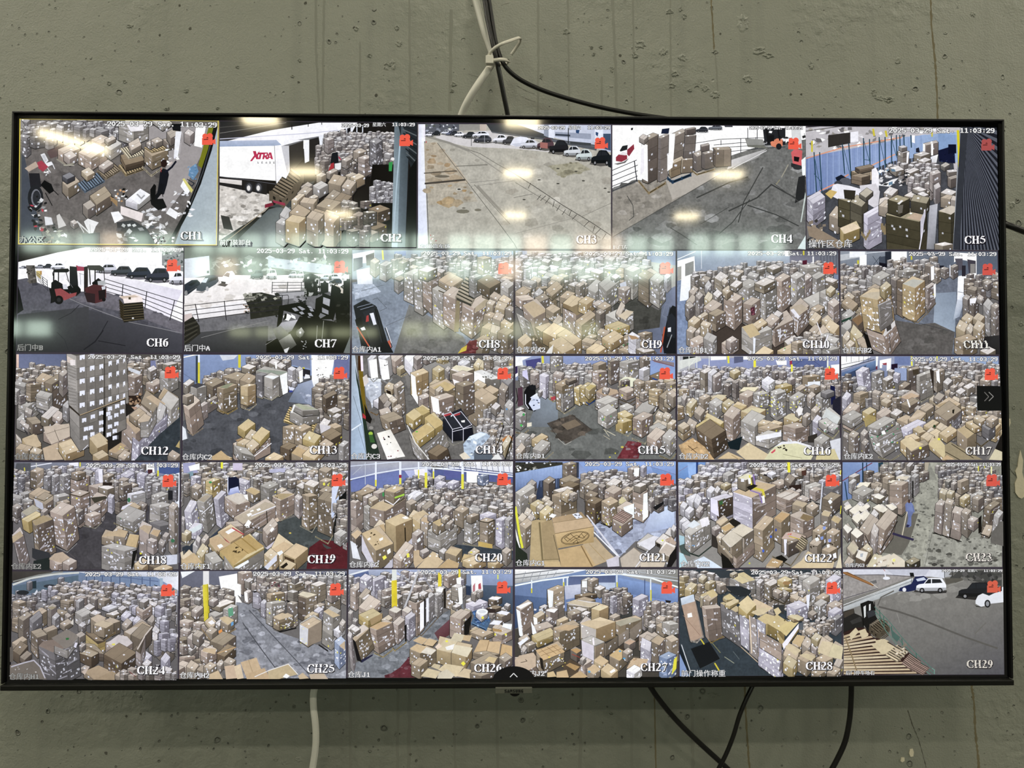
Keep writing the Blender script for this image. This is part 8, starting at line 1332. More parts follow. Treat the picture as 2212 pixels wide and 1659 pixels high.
@picture(22, 'camera picture of a tall wrapped load tied with yellow and purple tape among many cartons')
def ch22(t):
    t.P('8a8680',5,8,216,8,216,144,5,144); t.G('7ca4dc 6a94d4 7aa6e4 5e88c8',5,8,46,8,38,28,5,34); t.P('8ab0e8',18,10,29,9,30,28,20,30); t.P('2a4a90',29,8,32,8,32,22,29,26); t.LN('8a7090',.5,7,20,18,13)
    t.CL(26,14,216,30,8,11,'lnwg', hf=1.1, st=.8, poly=(24,26,40,12,60,8,216,8,216,40,26,40)); t.CL(5,30,100,50,9,12,'wlnk', hf=1.1, st=.6); t.CL(110,22,216,40,10,13,'lnkg', hf=1.2, st=1)
    t.S(146,25,154,28,166,24,4,1,'n'); t.S(156,18,164,20,170,17,6,1,'k'); t.P('5a3a30',164,19,170,18,170,25,165,25); t.LN('e8e020',3.4,147.6,8,148,20); t.S(110,22,118,25,132,21,10,2,'n'); t.P('2e2a2e',116,23,122,24,120,26,115,25); t.S(120,22,126,25,132,22,4,1,'w'); t.LN('1c1c22',1,180,12,180,28)
    t.CL(7,46,76,72,11,14,'wlnk', hf=1, st=.8); t.S(16,54,24,60,36,54,8,1,'w'); t.S(26,58,32,64,36,54,8,1,'w'); t.S(8,64,14,68,18,62,12,1,'w'); t.S(63,23,70,26,78,22,10,2,'g'); t.S(16,34,22,36,26,31,6,1,'n'); t.S(60,37,66,40,74,36,5,1,'y'); t.S(42,44,48,48,54,42,10,1,'w'); t.S(52,44,56,48,60,42,8,1,'n'); t.S(60,47,66,50,70,47,4,1,'n')
    t.S(47,54,56,58,76,52,28,3,'l',w=7,st=1.4); t.P('6a7058',56,58,66,54,67,62,57,66); t.S(56,57,58,58,76,52,24,3,'d',st=2.4,top=0); t.P('d8d4e8',47,54,56,57,58,78,48,72); t.P('3a6a3a',58,59,63,57,63,62,59,63)
    t.S(126,34,136,38,148,33,5,2,'p'); t.S(142,30,150,36,156,28,8,1,'d'); t.P('3a2a24',148,38,164,36,164,48,150,48); t.S(148,43,152,45,156,42,4,1,'k'); t.S(156,45,160,47,165,44,5,1,'k'); t.S(168,38,176,42,190,37,14,2,'g',w=3,st=1); t.S(174,43,182,46,190,42,12,2,'p',w=2); t.LN('1c1a18',1.4,174,58,188,62)
    t.S(192,40,204,43,216,36,34,3,'q',st=.6,w=2,cr=1); t.S(191,54,204,58,215,50,18,2,'e',st=.6,dx=-1); t.poly('e4e4ea',[(198,58),(201,55.6),(204,59),(200.6,62)],.03); t.LN('d0d4e0',1.2,191,34,188,68); t.LN('e0d820',1,215,18,214,24); t.LN('e0d820',1,215,64,214,74)
    t.S(131,50,144,56,162,48,18,3,'p',w=5,st=.6); t.P('c9bfb2',131,51,144,46,161,49,148,57); t.LN('6a5c4c',.6,138,54,154,47); t.S(158,54,168,58,175,54,4,1,'p'); t.S(152,62,166,66,171,60,13,2,'k',st=1); t.P('bba888',152,61,160,58,172,61,166,66); t.S(170,64,178,70,186,64,10,1,'k',st=.6); t.S(148,76,166,84,180,78,24,3,'p',w=3,st=1.2); t.P('8a7450',166,74,180,78,172,84,162,80)
    t.S(76,46,100,54,131,38,40,4,'p',w=10,st=.5,cr=2); t.P('c4ab84',76,46,84,43,108,33,131,37,118,44,100,53); t.P('d4ceda',76,46,100,54,101,80,77,74); t.S(76,47,101,56,101,56,38,4,'l',w=10,st=.6,top=0); t.LN('d0c02a',3,102,41,114,44,116,52); t.LN('8a72b8',1.6,98,44,110,48,113,60); t.P('e8ecf4',113,52,116,50,117,60,114,61); t.LN('5a4c40',.6,101,54,101.4,94)
    t.S(82,28,92,31,104,25,14,1,'n',st=0); t.P('d8d2ae',82,28,92,23,104,24,93,30); t.LN('d8d03a',2,97,25,100,38); t.LN('8a72b8',2,102,24,104,37); t.P('dcdcec',86,29,90,29,90,33,86,33); t.P('e8f0ea',95,29,98,28,99,35,96,36); t.P('2a2620',93,40,102,36,108,38,98,44)
    t.S(7,84,14,86,20,80,10,1,'w'); t.P('9ac0cc',7,102,14,104,17,114,8,116); t.P('4a5a54',7,116,17,112,22,130,10,126); t.S(10,88,16,94,24,88,10,1,'w'); t.S(14,96,22,102,47,84,24,3,'g',st=2.2,w=4,cr=3); t.P('cfd6da',17,90,26,82,34,88,24,93); t.P('e0dce0',33,82,44,78,46,88,36,92); t.RP(18,100,28,118,4,1.8,'5a9ad8'); t.PL(20,124,32,128,52,112,2,'5a6a60',5)
    t.S(28,70,33,73,38,66,8,1,'p'); t.S(14,70,20,74,26,68,8,1,'w'); t.S(54,84,60,90,70,82,6,1,'k'); t.P('cdb896',54,85,66,79,70,82,60,89); t.LN('8a7450',.8,60,90,76,80); t.P('2c2822',70,84,76,80,86,86,78,92,70,88); t.S(60,92,66,98,77,91,4,1,'b'); t.P('c2a06a',60,92,71,87,78,91,66,97); t.S(48,92,52,96,60,92,8,1,'p'); t.S(54,104,60,108,66,102,8,1,'b'); t.P('3a3430',48,100,54,104,58,120,48,116)
    t.S(102,92,114,96,129,80,40,4,'k',st=.9,w=2,cr=1); t.S(128,80,138,84,149,74,30,3,'k',st=.8); t.P('c4a06e',128,80,138,72,149,75,138,85); t.P('b49468',128,80,130,79,140,83,136,86); t.E('3a62d8',124.6,103.6,1.4,1.8); t.E('3a62d8',114.6,122,1.4,2); t.E('3a52b8',131,95,1.2,2); t.E('b9b830',98,138.6,1.2,1.2)
    t.S(61,106,72,118,88,104,20,1,'n',st=1); t.S(74,96,88,104,102,95,16,1,'n',st=1); t.P('c8bda8',61,106,74,96,88,105,74,117); t.P('d2c6ae',74,96,86,87,102,94,88,104); t.S(72,117,74,118,90,106,26,2,'k',top=0,st=.6); t.S(88,105,90,106,102,95,26,2,'k',top=0,st=1); t.S(56,112,72,130,80,134,12,1,'e'); t.S(76,128,80,132,103,112,14,2,'p',w=4,top=0,st=1); t.P('1c1a16',60,124,70,132,78,144,62,144)
    t.S(138,106,148,110,170,103,18,2,'e',st=.6,w=3); t.P('c2a898',138,106,144,98,152,97,170,104,158,108,148,106); t.LN('c9b030',1.2,148,103,162,107); t.P('d8d6e0',141,107,145,107,145,126,142,128); t.S(145,112,147,114,160,108,16,1,'d',st=1.2); t.RP(146,99,152,102,4,1.4,'d05a50')
    t.PL(126,128,150,140,172,110,2,'a89878',5); t.PL(156,116,164,122,172,108,1,'a89878',6); t.P('1c1a16',130,130,138,127,146,133,140,138); t.S(118,142,128,146,140,136,4,1,'k'); t.P('b8986a',118,141,126,131,140,135,134,143); t.RP(126,134,134,138,4,1.8,'e8e6e2')
    t.S(189,74,198,77,203,72,20,2,'k',st=1.4); t.P('c2ae88',190,76,192,70,202,72,199,78); t.S(202,82,208,86,216,80,14,1,'k'); t.P('c0a878',202,82,206,76,215,81,211,87); t.S(180,94,190,98,198,92,20,1,'k',st=.8); t.S(178,96,188,100,198,92,18,1,'k',st=1); t.S(196,98,206,102,214,96,22,1,'k',st=1); t.S(174,112,184,116,190,110,14,1,'k',st=0); t.S(190,120,200,124,210,118,16,1,'k',st=.4)
    for x, y in ((183,103),(200,112),(177,117),(196,128)): t.RP(x-2, y-1, x+6, y+2, 4, 2, '2e2416')
    t.P('e4e6ee',181,106,185,104,187,108,183,110); t.P('7a92d8',188,104,192,103,192,107,189,108); t.P('8a9ae0',198,107,202,106,202,110,199,111); t.P('eceef4',196,114,200,113,200,117,197,118); t.P('7a92d8',191,91,195,90,195,94,192,95)
    t.P('cdb78c',150,144,164,134,172,122,186,130,206,136,204,144); t.P('cfc2a0',208,144,214,124,216,144); t.P('e0e0ea',204,126,208,124,209,131,205,131); t.P('a9d0d8',7,124,12,126,18,138,7,144); t.P('c9d6e4',25,135,38,129,50,136,62,144,30,144)

@picture(23, 'camera picture of a worker pushing a wide broom down an aisle between carton stacks', (.97, .97, .96))
def ch23(t):
    t.FL('8d8c80',(5,8,212,8,212,144,5,144),30,'7a796e 9e9d90',9); t.G('7a94c8 8aa4d4 6c86bc 6a84b8',6,8,52,8,52,46,6,58); t.LN('8a3a44',1.1,6,32,44,9); t.LN('25445c',1.6,32,9,32,34); t.LN('25445c',1.2,37,9,37,32); t.LN('25445c',1.4,9,34,12,56); t.P('2a4a5c',52,9,58,8,60,20,53,22); t.P('8aa0d0',98,8,112,8,110,28,100,26); t.LN('1e2a40',1.2,112,8,111,28); t.P('b0a48e',112,8,118,8,114,26,111,28)
    t.FL('a3a292',(118,8,128,9,132,30,124,60,118,90,90,143,120,143,135,90,142,40,128,30),1,'888',4); t.FL('9b9a8c',(108,30,134,32,126,70,118,88,96,120,104,90,98,60),90,'3f3e3a 55544e 7a796e',2.4,nz=.3,asp=.7); t.FL('a09f90',(104,74,122,80,112,143,80,143,92,112),40,'3a3938 58574f 77766c',3.4,nz=.3,asp=.6); t.FL('99988c',(120,90,160,108,212,100,212,143,110,143),90,'4a4944 63625a 34332f b4b3a6',3.6,nz=.3,asp=.6); t.P('6c685e',76,76,104,74,92,112,82,128,50,124); t.LN('6a6a60',.6,122,98,112,143); t.LN('77766c',.5,104,74,122,79)
    t.CL(58,12,104,30,9,11,'ken', hf=1, st=.8); t.S(88,12,92,14,98,8,8,1,'n'); t.S(94,20,98,22,104,19,18,3,'n',w=2); t.CL(42,26,66,46,10,11,'kdk', st=1); t.S(74,21,78,23,83,20,4,1,'w'); t.S(57,28,64,30,73,26,20,3,'k',st=1.4); t.S(74,27,82,29,91,25,10,1,'n'); t.S(85,26,92,28,97,26,34,4,'g',w=4); t.S(94,26,99,28,104,24,24,3,'g',w=4,st=.5); t.P('2e2c2a',95,32,97,32,97,54,95,54)
    t.S(14,26,20,28,28,24,10,2,'n',w=2); t.S(14,34,18,36,24,31,14,2,'g',w=2); t.S(23,40,30,42,42,35,7,1,'n',st=2); t.P('e8dfc8',23,40,28,34,42,34,37,41); t.S(18,46,32,52,46,44,10,2,'g',w=4,st=1.4); t.S(46,44,52,46,56,41,6,1,'b'); t.S(54,46,58,48,62,44,6,1,'k'); t.S(42,50,50,54,60,52,8,1,'n'); t.P('ece6d8',46,53,50,49,60,52,54,56); t.S(60,56,62,58,66,54,8,1,'n')
    t.S(64.6,36,68,38,82,35,38,5,'k',st=.4,hs=1); t.P('ece2cc',64,34,70,31,86,32,82,37); t.S(66,37,82,38,90,33,38,5,'p',st=.7,w=2); t.P('d8ccb6',74,29,78,26,92,26,88,31); t.PL(76,75,82,78,88,72,1,'2a2620',3)
    for a in ((7,62,12,68,17,64,8,'n'),(14,70,20,76,30,68,6,'n'),(22,64,28,68,34,62,6,'n'),(30,66,34,70,41,64,6,'n'),(44,66,54,72,66,68,12,'n'),(62,64,68,70,76,66,14,'n'),(18,78,26,88,32,78,6,'n'),(42,74,48,80,52,74,8,'n'),(26,76,32,84,42,76,10,'n')): t.S(*a[:7],1,a[7],st=1.2)
    for a in ((7,66,14,62,18,66,10,70),(14,71,24,62,31,67,21,75),(17,80,26,73,32,78,24,87),(27,80,34,70,42,75,33,83),(45,66,52,62,66,69,57,73),(60,63,68,62,76,66,70,70),(24,68,30,64,36,69,30,72),(31,65,36,62,41,65,36,69)): t.P('e6ddca',*a)
    t.S(27,94,38,102,52,82,22,2,'p',w=3,st=1); t.S(48,88,60,96,76,76,32,3,'p',w=4,st=1.4,dx=-6); t.S(42,98,48,106,52,94,26,2,'p',w=2,dx=-2); t.LN('2e2a28',1.2,54,122,66,102,76,84); t.S(6,92,12,100,18,94,12,1,'e'); t.P('e8e2d6',6,92,9,88,18,94,12,100); t.S(16,98,24,106,32,100,20,1,'e'); t.P('e8e0d0',16,99,22,92,32,100,24,106); t.LN('2e2a26',1,34,102,40,114); t.S(11,118,18,128,26,118,8,1,'k'); t.P('c4b89c',12,118,16,111,26,118,20,127); t.S(31,118,38,126,44,120,12,1,'y'); t.S(22,128,34,136,42,126,14,1,'d'); t.P('dfd8cc',22,130,26,121,38,124,34,136); t.P('aab0b8',28,126,32,125,31,130,28,130); t.S(7,138,14,143,20,134,8,1,'k')
    t.P('cbbf9c',36,143,46,126,56,128,54,143); t.P('d8ccb8',50,132,66,126,72,132,60,142,50,143); t.P('d8ccb4',66,130,71,125,82,132,94,143,62,143); t.RP(46,130,80,143,12,3,'b9a690 8a7a66 f0ece6'); t.P('e6e070',69,133,73,132,73,136,70,136); t.S(86,136,94,140,105,134,8,1,'o')
    # aisle sweeper
    t.P('7484bc',86,64,88,60,93,59,96,62,97,68,96,74,89,74,88,70); t.P('5a4034',89.6,57,91.4,55.6,93,57,92.6,60.6,90,60.6); t.P('6a78b0',89,70,97,72,94,78,94,90,91,92,88,91,90,80); t.LN('6a78b0',1.6,87,62,87.6,71); t.LN('6474ac',1.6,96,64,97.6,72); t.P('34345a',88,88,92,89,90,92,87,91.6); t.LN('d8ccb0',1,88.6,72,84,94,82,104); t.LN('3a3456',3,70.6,100,82,103.6,96,107.6)
    t.CL(128,14,212,36,6,9,'ekqe', hf=1, st=.6, poly=(128,14,140,10,190,12,212,30,212,56,136,40)); t.LN('d8d430',1.4,181,13,181,19); t.LN('d8d430',1.2,189,12,189,15); t.LN('e0dc9a',1.8,197.6,14,197.6,22); t.S(129,20,132,22,138,20,8,1,'q'); t.CL(136,30,212,62,9,12,'keqk', hf=1.1, st=.8)
    t.S(153,32,158,34,168,30,16,2,'k',st=1); t.P('2a2420',150,40,152,38,152,46,150,47); t.S(138,32,142,34,146,31,8,1,'o'); t.S(145,35,149,37,153,34,8,1,'k')
    t.S(130,47,138,50,141,44,9,1,'y'); t.S(139,48,146,50,150,45,10,1,'y'); t.S(156,54,162,57,170,51,10,1,'y',st=1); t.S(170,50,176,53,187,48,14,2,'g',st=1.4); t.S(172,54,180,57,187,52,16,2,'e',st=1); t.PL(151,62,165,70,172,62,1.6,'9a927c',4); t.P('2e2a24',150,68,158,66,158,72,151,72)
    t.S(125,62,134,64,139,58,38,4,'p',st=1.6,dx=-2); t.S(137,60,146,63,149,57,44,4,'k',st=1.6,dx=-3); t.S(146,76,156,79,160,72,28,3,'k',w=3,st=.6); t.S(146,72,158,76,162,68,34,3,'p',st=.6,w=2,dx=-3); t.S(158,72,166,76,171,70,30,3,'k',st=.8,w=2); t.S(166,82,174,85,180,80,12,2,'p',st=1.2); t.LN('15130f',1.2,122,99,143,105); t.LN('15130f',1.2,143,105,158,110); t.LN('15130f',.8,143,104,148,74)
    t.S(188,66,196,69,208,60,34,4,'e',w=4,st=1.6,dx=-4); t.S(184,100,194,102,200,90,4,1,'k'); t.P('1e1a16',180,80,184,76,184,98,180,100); t.LN('15130f',1.2,182,100,194,105,199,98); t.S(200,76,206,80,212,72,34,3,'g',w=6,dx=-4); t.P('6a6660',196,100,208,84,212,84,212,116,196,112)

@picture(24, 'camera picture of a dim hall crammed with cartons, a pallet of big boxes in the middle', (.93, .93, .95))
def ch24(t):
    t.G('6c7e94 7c94b8 8aa4cc 68788c',6,5,216,5,216,36,6,40); t.G('4a443e 55504a 6a665c 3e3a36',6,5,60,5,40,14,6,20); t.LN('c9ccc2',2.4,8,22,30,14,60,9,90,7); t.LN('8a8c84',1.6,8,18,40,10,70,6); t.G('d8dadc e8eaee c9ced8 b8bec8',88,6,216,6,216,14,100,8); t.G('dfe2e8 f0f0f4 e2e4ea d0d4dc',180,8,216,7,216,30,190,14)
    t.P('5a7080',8,24,90,10,90,24,60,28,8,36)
    for x in (100, 110, 120, 131, 142, 156, 170, 180): t.LN('3e5276',.9,x,11+abs(x-130)*.05,x,24+abs(x-110)*.12)
    t.LN('5a6c94',.9,98,11,140,12,190,18); t.P('1e3a48',185,22,192,24,192,38,185,36); t.P('9ab4c4',192,14,196,14,197,40,193,40); t.S(64,14,68,15,72,13,12,2,'q'); t.P('2a3c44',32,18,37,17,37,27,32,27); t.S(25,19,28,20,32,18,10,1,'q')
    t.CL(6,36,60,56,8,11,'eqq', hf=1.2, st=1.4); t.E('2e3238',20,32,8,3); t.E('3a4048',54,24,8,2.4); t.CL(50,20,216,32,6,9,'enkl', hf=1.1, st=.6, poly=(46,30,74,20,120,18,180,26,216,40,216,60,60,48)); t.LN('22242a',1.4,92,25,93,35); t.CL(60,30,216,50,9,11,'knlk', hf=1.1, st=.6); t.P('d4d8de',34,34,38,28,39,31,36,35)
    t.CL(140,36,216,60,8,11,'nlwn', hf=.9, st=.4); t.CL(8,50,70,64,12,14,'ekq', hf=1.3, st=1)
    t.S(86,38,94,40,102,37,20,2,'p',w=2); t.S(106,38,112,41,117,38,14,1,'e'); t.S(116,40,124,42,131,39,12,2,'k'); t.S(97,50,104,54,112,49,6,1,'n'); t.S(88,42,92,44,98,40,24,3,'g',w=3); t.S(87,56,96,62,108,56,14,2,'g',w=4); t.S(106,57,114,60,120,56,4,1,'n'); t.S(126,58,136,60,148,55,4,1,'n'); t.S(121,50,130,53,141,49,3,1,'w'); t.S(164,50,172,56,184,48,12,2,'p',w=2); t.S(168,42,174,44,180,40,8,1,'n'); t.S(141,51,146,54,152,50,4,1,'n')
    t.S(52,50,57,53,64,48,24,2,'e'); t.P('a49676',52.6,50,58,48.6,63.6,49.6,58,53); t.S(33,58,40,62,52,54,18,2,'k',st=.6); t.S(18,54,22,57,29,53,6,1,'k'); t.S(16,63,22,67,33,59,26,2,'e',st=.6); t.S(58,62,62,66,68,60,16,2,'g',w=4); t.S(74,59,78,63,85,58,8,1,'k'); t.S(68,70,74,74,84,68,6,1,'k'); t.P('d8d0c0',81,70,85,64,85,72); t.S(78,52,82,55,87,51,4,1,'e'); t.S(30,64,34,70,46,60,30,3,'q',w=4,st=1); t.S(47,77,52,81,65,76,12,1,'k',st=0); t.S(32,80,40,88,52,84,26,3,'e',w=3); t.S(91,72,96,75,101,71,8,1,'n'); t.S(88,84,93,88,100,84,8,1,'k')
    for a in ((145,60,152,64,158,58,6),(152,66,160,69,167,64,8),(146,71,152,76,159,68,6),(178,66,184,69,190,62,10),(187,58,192,62,196,57,8),(188,70,194,74,200,66,6),(197,62,202,66,206,60,5),(193,72,198,77,202,71,7),(184,78,190,84,194,78,8),(180,86,188,92,194,86,20),(190,92,196,96,203,88,22),(206,86,211,92,216,86,14),(200,100,206,106,212,100,14),(195,114,201,120,207,112,14),(170,110,178,116,184,110,14),(160,66,165,70,170,64,6)): t.S(*a,1,t.r.choice('nkl'),st=.8)
    t.CL(196,44,216,100,8,12,'wln', hf=1, st=.5, dens=.7)
    t.S(149,82,162,92,184,74,18,2,'p',st=.3,w=2,hs=.95); t.S(149,80,160,86,183,73,8,1,'k',st=0); t.P('ccbeac',150,80,162,74,182,76,166,88); t.S(158,84,170,90,184,76,20,1,'e',dx=-1,st=0); t.LN('d0c2b4',1.6,166,102,176,84,184,74); t.S(160,108,168,116,176,84,18,2,'p',w=4,top=0)
    t.S(107,64,118,72,127,66,22,1,'k',st=.4); t.P('c9b498',107,63,118,59,127,63,114,69); t.S(125,66,134,70,144,67,16,1,'k',st=.4); t.P('c6b296',124,66,132,62.6,144,67,135,70); t.S(111,72,124,74,136,70,14,1,'k',st=1); t.P('c9b694',111,71,121,66,136,70,126,76); t.P('e4e2e0',117,76,120,74,121,78,117,78); t.PL(101,80,122,92,138,80,2,'b0915a',5); t.S(101,82,114,92,124,92,14,2,'d',st=.8); t.S(101,84,116,96,126,92,12,2,'y',st=.6,top=0)
    t.S(96,94,108,106,124,108,10,2,'e'); t.S(126,94,138,104,160,94,12,1,'p',st=1,w=2); t.P('d0c6c0',127,95,142,84,153,86,160,94,150,101,140,97); t.P('e0d84a',134,95,138,94.6,138,97,134,97); t.P('3c352c',138,98,148,97,147,99,140,99); t.PL(123,104,146,116,166,98,1.8,'cbb69a',5); t.S(124,108,146,120,165,106,24,4,'d',st=2,w=2); t.S(164,104,170,108,176,92,18,2,'p',w=3,top=0)
    t.S(93,104,108,112,117,106,14,1,'d',st=.6); t.P('b5a488',93,107,104,102,117,107,108,112); t.RP(98,104,110,110,4,2,'e0e0e2'); t.S(92,98,96,100,101,96,6,1,'k'); t.S(94,126,100,128,106,124,6,1,'k'); t.S(172,120,178,124,184,118,10,1,'n')
    t.S(42,98,62,106,92,94,44,4,'q',st=1.2,w=8,cl=1,cr=2,dx=3); t.P('8c7a6c',42,98,48,92,70,88,76,100,60,106); t.P('8a8074',58,88,78,77,90,84,92,92,76,102); t.S(62,98,78,104,92,86,10,1,'g',w=5,top=0,st=.4); t.P('2e7a3a',76,88,80,87.6,80,90,76.6,90.6); t.poly('d8d4e0',[(86,99),(88,93.6),(91,94),(89,100.6)],.03)
    t.S(8,94,14,98,27,90,10,1,'k',st=0); t.S(9,104,18,110,28,98,12,1,'d',st=.3); t.S(18,112,24,116,33,108,6,1,'d',st=0); t.P('7a7064',6,122,26,118,36,115,44,124,52,140,6,140); t.LN('b8b4bc',1.6,8,124,24,119,36,116,44,124,50,138); t.RP(12,120,40,134,6,2,'9a9692 c4c0bc'); t.P('6a6258',6,100,10,98,10,118,6,118)
    t.S(99,130,112,136,130,128,8,1,'k'); t.P('b39a78',99,130,117,122,132,130,112,140); t.P('aa9270',112,140,134,129,146,136,140,141); t.S(138,134,146,138,154,132,6,1,'k'); t.P('c9b4a0',96,130,106,124,100,134); t.CL(150,130,214,140,10,12,'npk', hf=.8); t.LN('8a3a34',.8,156,130,164,136)

@picture(25, 'camera picture of a scuffed grey aisle between carton stacks with a thick yellow post')
def ch25(t):
    t.G('6a6c7c 74768a 6e7084 5e6070',5,5,215,5,215,30,5,40); t.P('e2e4ea',6,6,24,5,8,14); t.P('f6f4f8',54,12,77,8,78,40,60,40,56,24); t.G('f6f4f6 f4f0ec e8e0d8 dcd8d8',60,40,78,36,84,46,76,48); t.P('3a4458',176,8,215,8,215,24,180,22); t.LN('d8e0ea',.9,178,10,184,17,200,26); t.LN('d8e0ea',.9,194,10,204,26,215,14); t.P('e8e8ee',133,8,140,7,140,16,133,16); t.P('eeeef2',158,8,176,10,176,18,160,16)
    t.FL('84868e',(76,44,96,46,124,80,214,110,214,140,70,140,70,80),150,'4e5058 b2b4be 63656e 9a9ca6',6,nz=.35); t.LN('4c4e54',1.2,84,70,108,104,126,128); t.LN('4c4e54',1,92,54,120,84,150,116,172,140); t.LN('77787f',.6,80,60,86,76)
    t.CL(6,28,60,46,10,13,'epe', hf=1, st=.8); t.CL(96,14,214,30,8,11,'pekg', hf=1.3, st=1.4); t.CL(6,44,40,140,13,17,'pep', hf=.9, st=.8); t.CL(40,34,62,50,11,12,'epe')
    t.S(78,6,84,9,96,6,26,2,'p',dx=0); t.P('f0ece8',76,20,82,22,82,38,77,34); t.S(87,17,92,19,98,15,10,1,'n'); t.S(86,31,92,32,97,29,14,2,'p'); t.P('eae6e2',86,31,90,32,91,44,87,42); t.S(95,21,100,24,108.6,20,9,1,'p'); t.S(97,30,104,31,108,29,22,3,'l',w=4); t.P('1e1c20',97,30,108,29,108,30.6,98,32)
    t.CL(108,18,140,34,9,10,'pde', st=1); t.RP(116,18,132,28,10,2,'8a3a44 6a3040'); t.S(107,44,112,46,116,42,18,3,'l',w=5,st=1); t.S(116,28,122,31,131,27,6,1,'k'); t.S(114.6,33,120,35,137,32,10,2,'k',st=1.4); t.S(114,44,121,46,138,43,28,4,'g',st=2,w=3); t.E('e0d830',127,40,1,1.2); t.E('e0d830',131,41,1,1.2)
    t.S(141,20,150,22,162,18,9,2,'n'); t.S(146,13,150,15,155,12,6,1,'n'); t.S(141,30,148,32,154,30,14,2,'n'); t.P('1a1a20',140,41,150,44,155,42,155,44,150,46,140,43); t.S(140,45,148,47,154,44,30,4,'E',st=2); t.S(170,21,178,24,189,20,22,3,'n',st=1); t.S(188,40,196,44,207,39,14,2,'n',w=2); t.S(190,30,196,33,204,30,12,2,'p')
    t.S(126,55,130,57,137,54,6,1,'k'); t.S(123,63,130,66,148,60,14,3,'k',st=3,cr=1); t.P('c4ae8c',123,62,134,57,148,61,131,66); t.P('1c1a1e',128,78,131,80,152,75,152,77,131,82); t.RP(132,66,153,76,14,1,'e8e6dc e0d850')
    t.S(154,36,164,39,178,34,30,4,'E',st=1.4,w=2); t.P('d0c4a8',154,34,160,30,178,34,166,38); t.S(174,48,180,50,188,46,8,1,'k',st=2); t.S(174,54,180,57,186,52,14,2,'l',st=2); t.S(162,62,170,65,180,58,8,1,'b'); t.S(156,70,166,77,184,66,22,2,'g',w=4,st=1); t.P('bfb09c',157,70,166,66,184,66,170,76); t.S(156,72,167,78,184,68,22,2,'k',st=.5,cr=1); t.P('c4c4c8',156,71,167,77,166,98,156,92); t.P('8a7a68',167,77,184,67,183,92,166,99); t.RP(157,74,165,96,6,1.3,'eceaec d8d04a')
    t.S(186,56,198,62,208,54,42,5,'g',st=1.6,w=3,dx=-2); t.P('c2ab84',186,55,192,52,207,60,198,63); t.P('1e1c20',180,96,192,104,192,106,180,98); t.S(199,78,206,82,213,76,8,1,'w',w=2); t.S(206,70,210,74,214,68,8,1,'k'); t.S(200,92,206,98,214,92,30,3,'u',st=2,w=3); t.P('bda684',206,98,213,92,213,104)
    t.LN('d4d2d0',7.4,38,4,38,22); t.G('d8c82a d0be18 c8b410 d4c41e',34,22,41,21,43,66,36,68); t.P('b4a414',39.4,21,41,21,43,66,41,67)
    t.S(42,58,50,62,78,50,16,3,'g',w=3,st=.6); t.S(46,47,56,50,74,43,6,1,'n'); t.S(60,52,68,54,78,48,22,3,'g',w=4); t.P('5aa07a',66,52,72,50,73,60,67,62); t.S(42,42,48,44,54,40,6,1,'p'); t.S(20,54,26,58,35,50,8,1,'p'); t.S(24,40,30,42,33,39,6,1,'n')
    t.S(37,68,44,76,52,69,4,1,'b'); t.P('c2ae92',37,68,44,64,52,70,45,77); t.P('e4e2e2',41,69,46,66,50,70,45,72); t.S(50,70,55,74,62,68,10,1,'n'); t.S(57,68,66,73,74,66,10,1,'k'); t.P('c6ae84',55,64,62,61,74,66,66,72); t.S(38,80,46,84,53,78,10,1,'k'); t.P('5a9ad0',70,69,73,68,73,72,70,74); t.P('e08a3c',54,80,58,77,60,82,55,84); t.PL(33,76,46,93,76,76,2,'c9a878',5); t.S(44,92,60,98,76,86,14,1,'e',cr=2); t.S(52,108,62,112,76,100,12,1,'d',st=1); t.LN('c49a64',1,52,108,76,100)
    t.S(32,104,40,108,52,102,14,2,'p',st=1.4,w=2); t.P('c4aa84',34,105,36,101,52,102,50,109); t.S(16,102,20,105,26,100,6,1,'n'); t.S(15,88,22,92,28,86,10,1,'p'); t.S(22,84,30,88,36,82,12,1,'e'); t.S(51,122,57,124,62,118,8,1,'k'); t.S(61,118,70,122,76,116,10,1,'k'); t.S(14,124,24,130,30,122,14,1,'k'); t.S(27,128,36,132,42,126,8,1,'d'); t.S(36,124,44,128,52,122,10,1,'k',st=1.6)
    t.P('c4a88a',62,124,74,122,78,139,64,140); t.P('d0b894',74,124,82,121,86,139,78,140); t.P('c2a57e',82,119,102,113,108,128,88,135); t.LN('a08660',.6,92,116,97,131); t.P('bc9e76',88,134,112,126,120,140,90,140); t.P('c0a680',43,134,54,129,60,140,42,140); t.P('b8a37a',116,130,142,121,154,134,130,140,118,140); t.P('e6e8ec',135,137,139,133,144,136,140,139); t.LN('d8d4d0',1,100,137,118,129,142,121,154,134); t.P('c0a884',154,136,160,132,168,139,156,140); t.P('b8a48a',168,134,186,132,192,140,170,140)

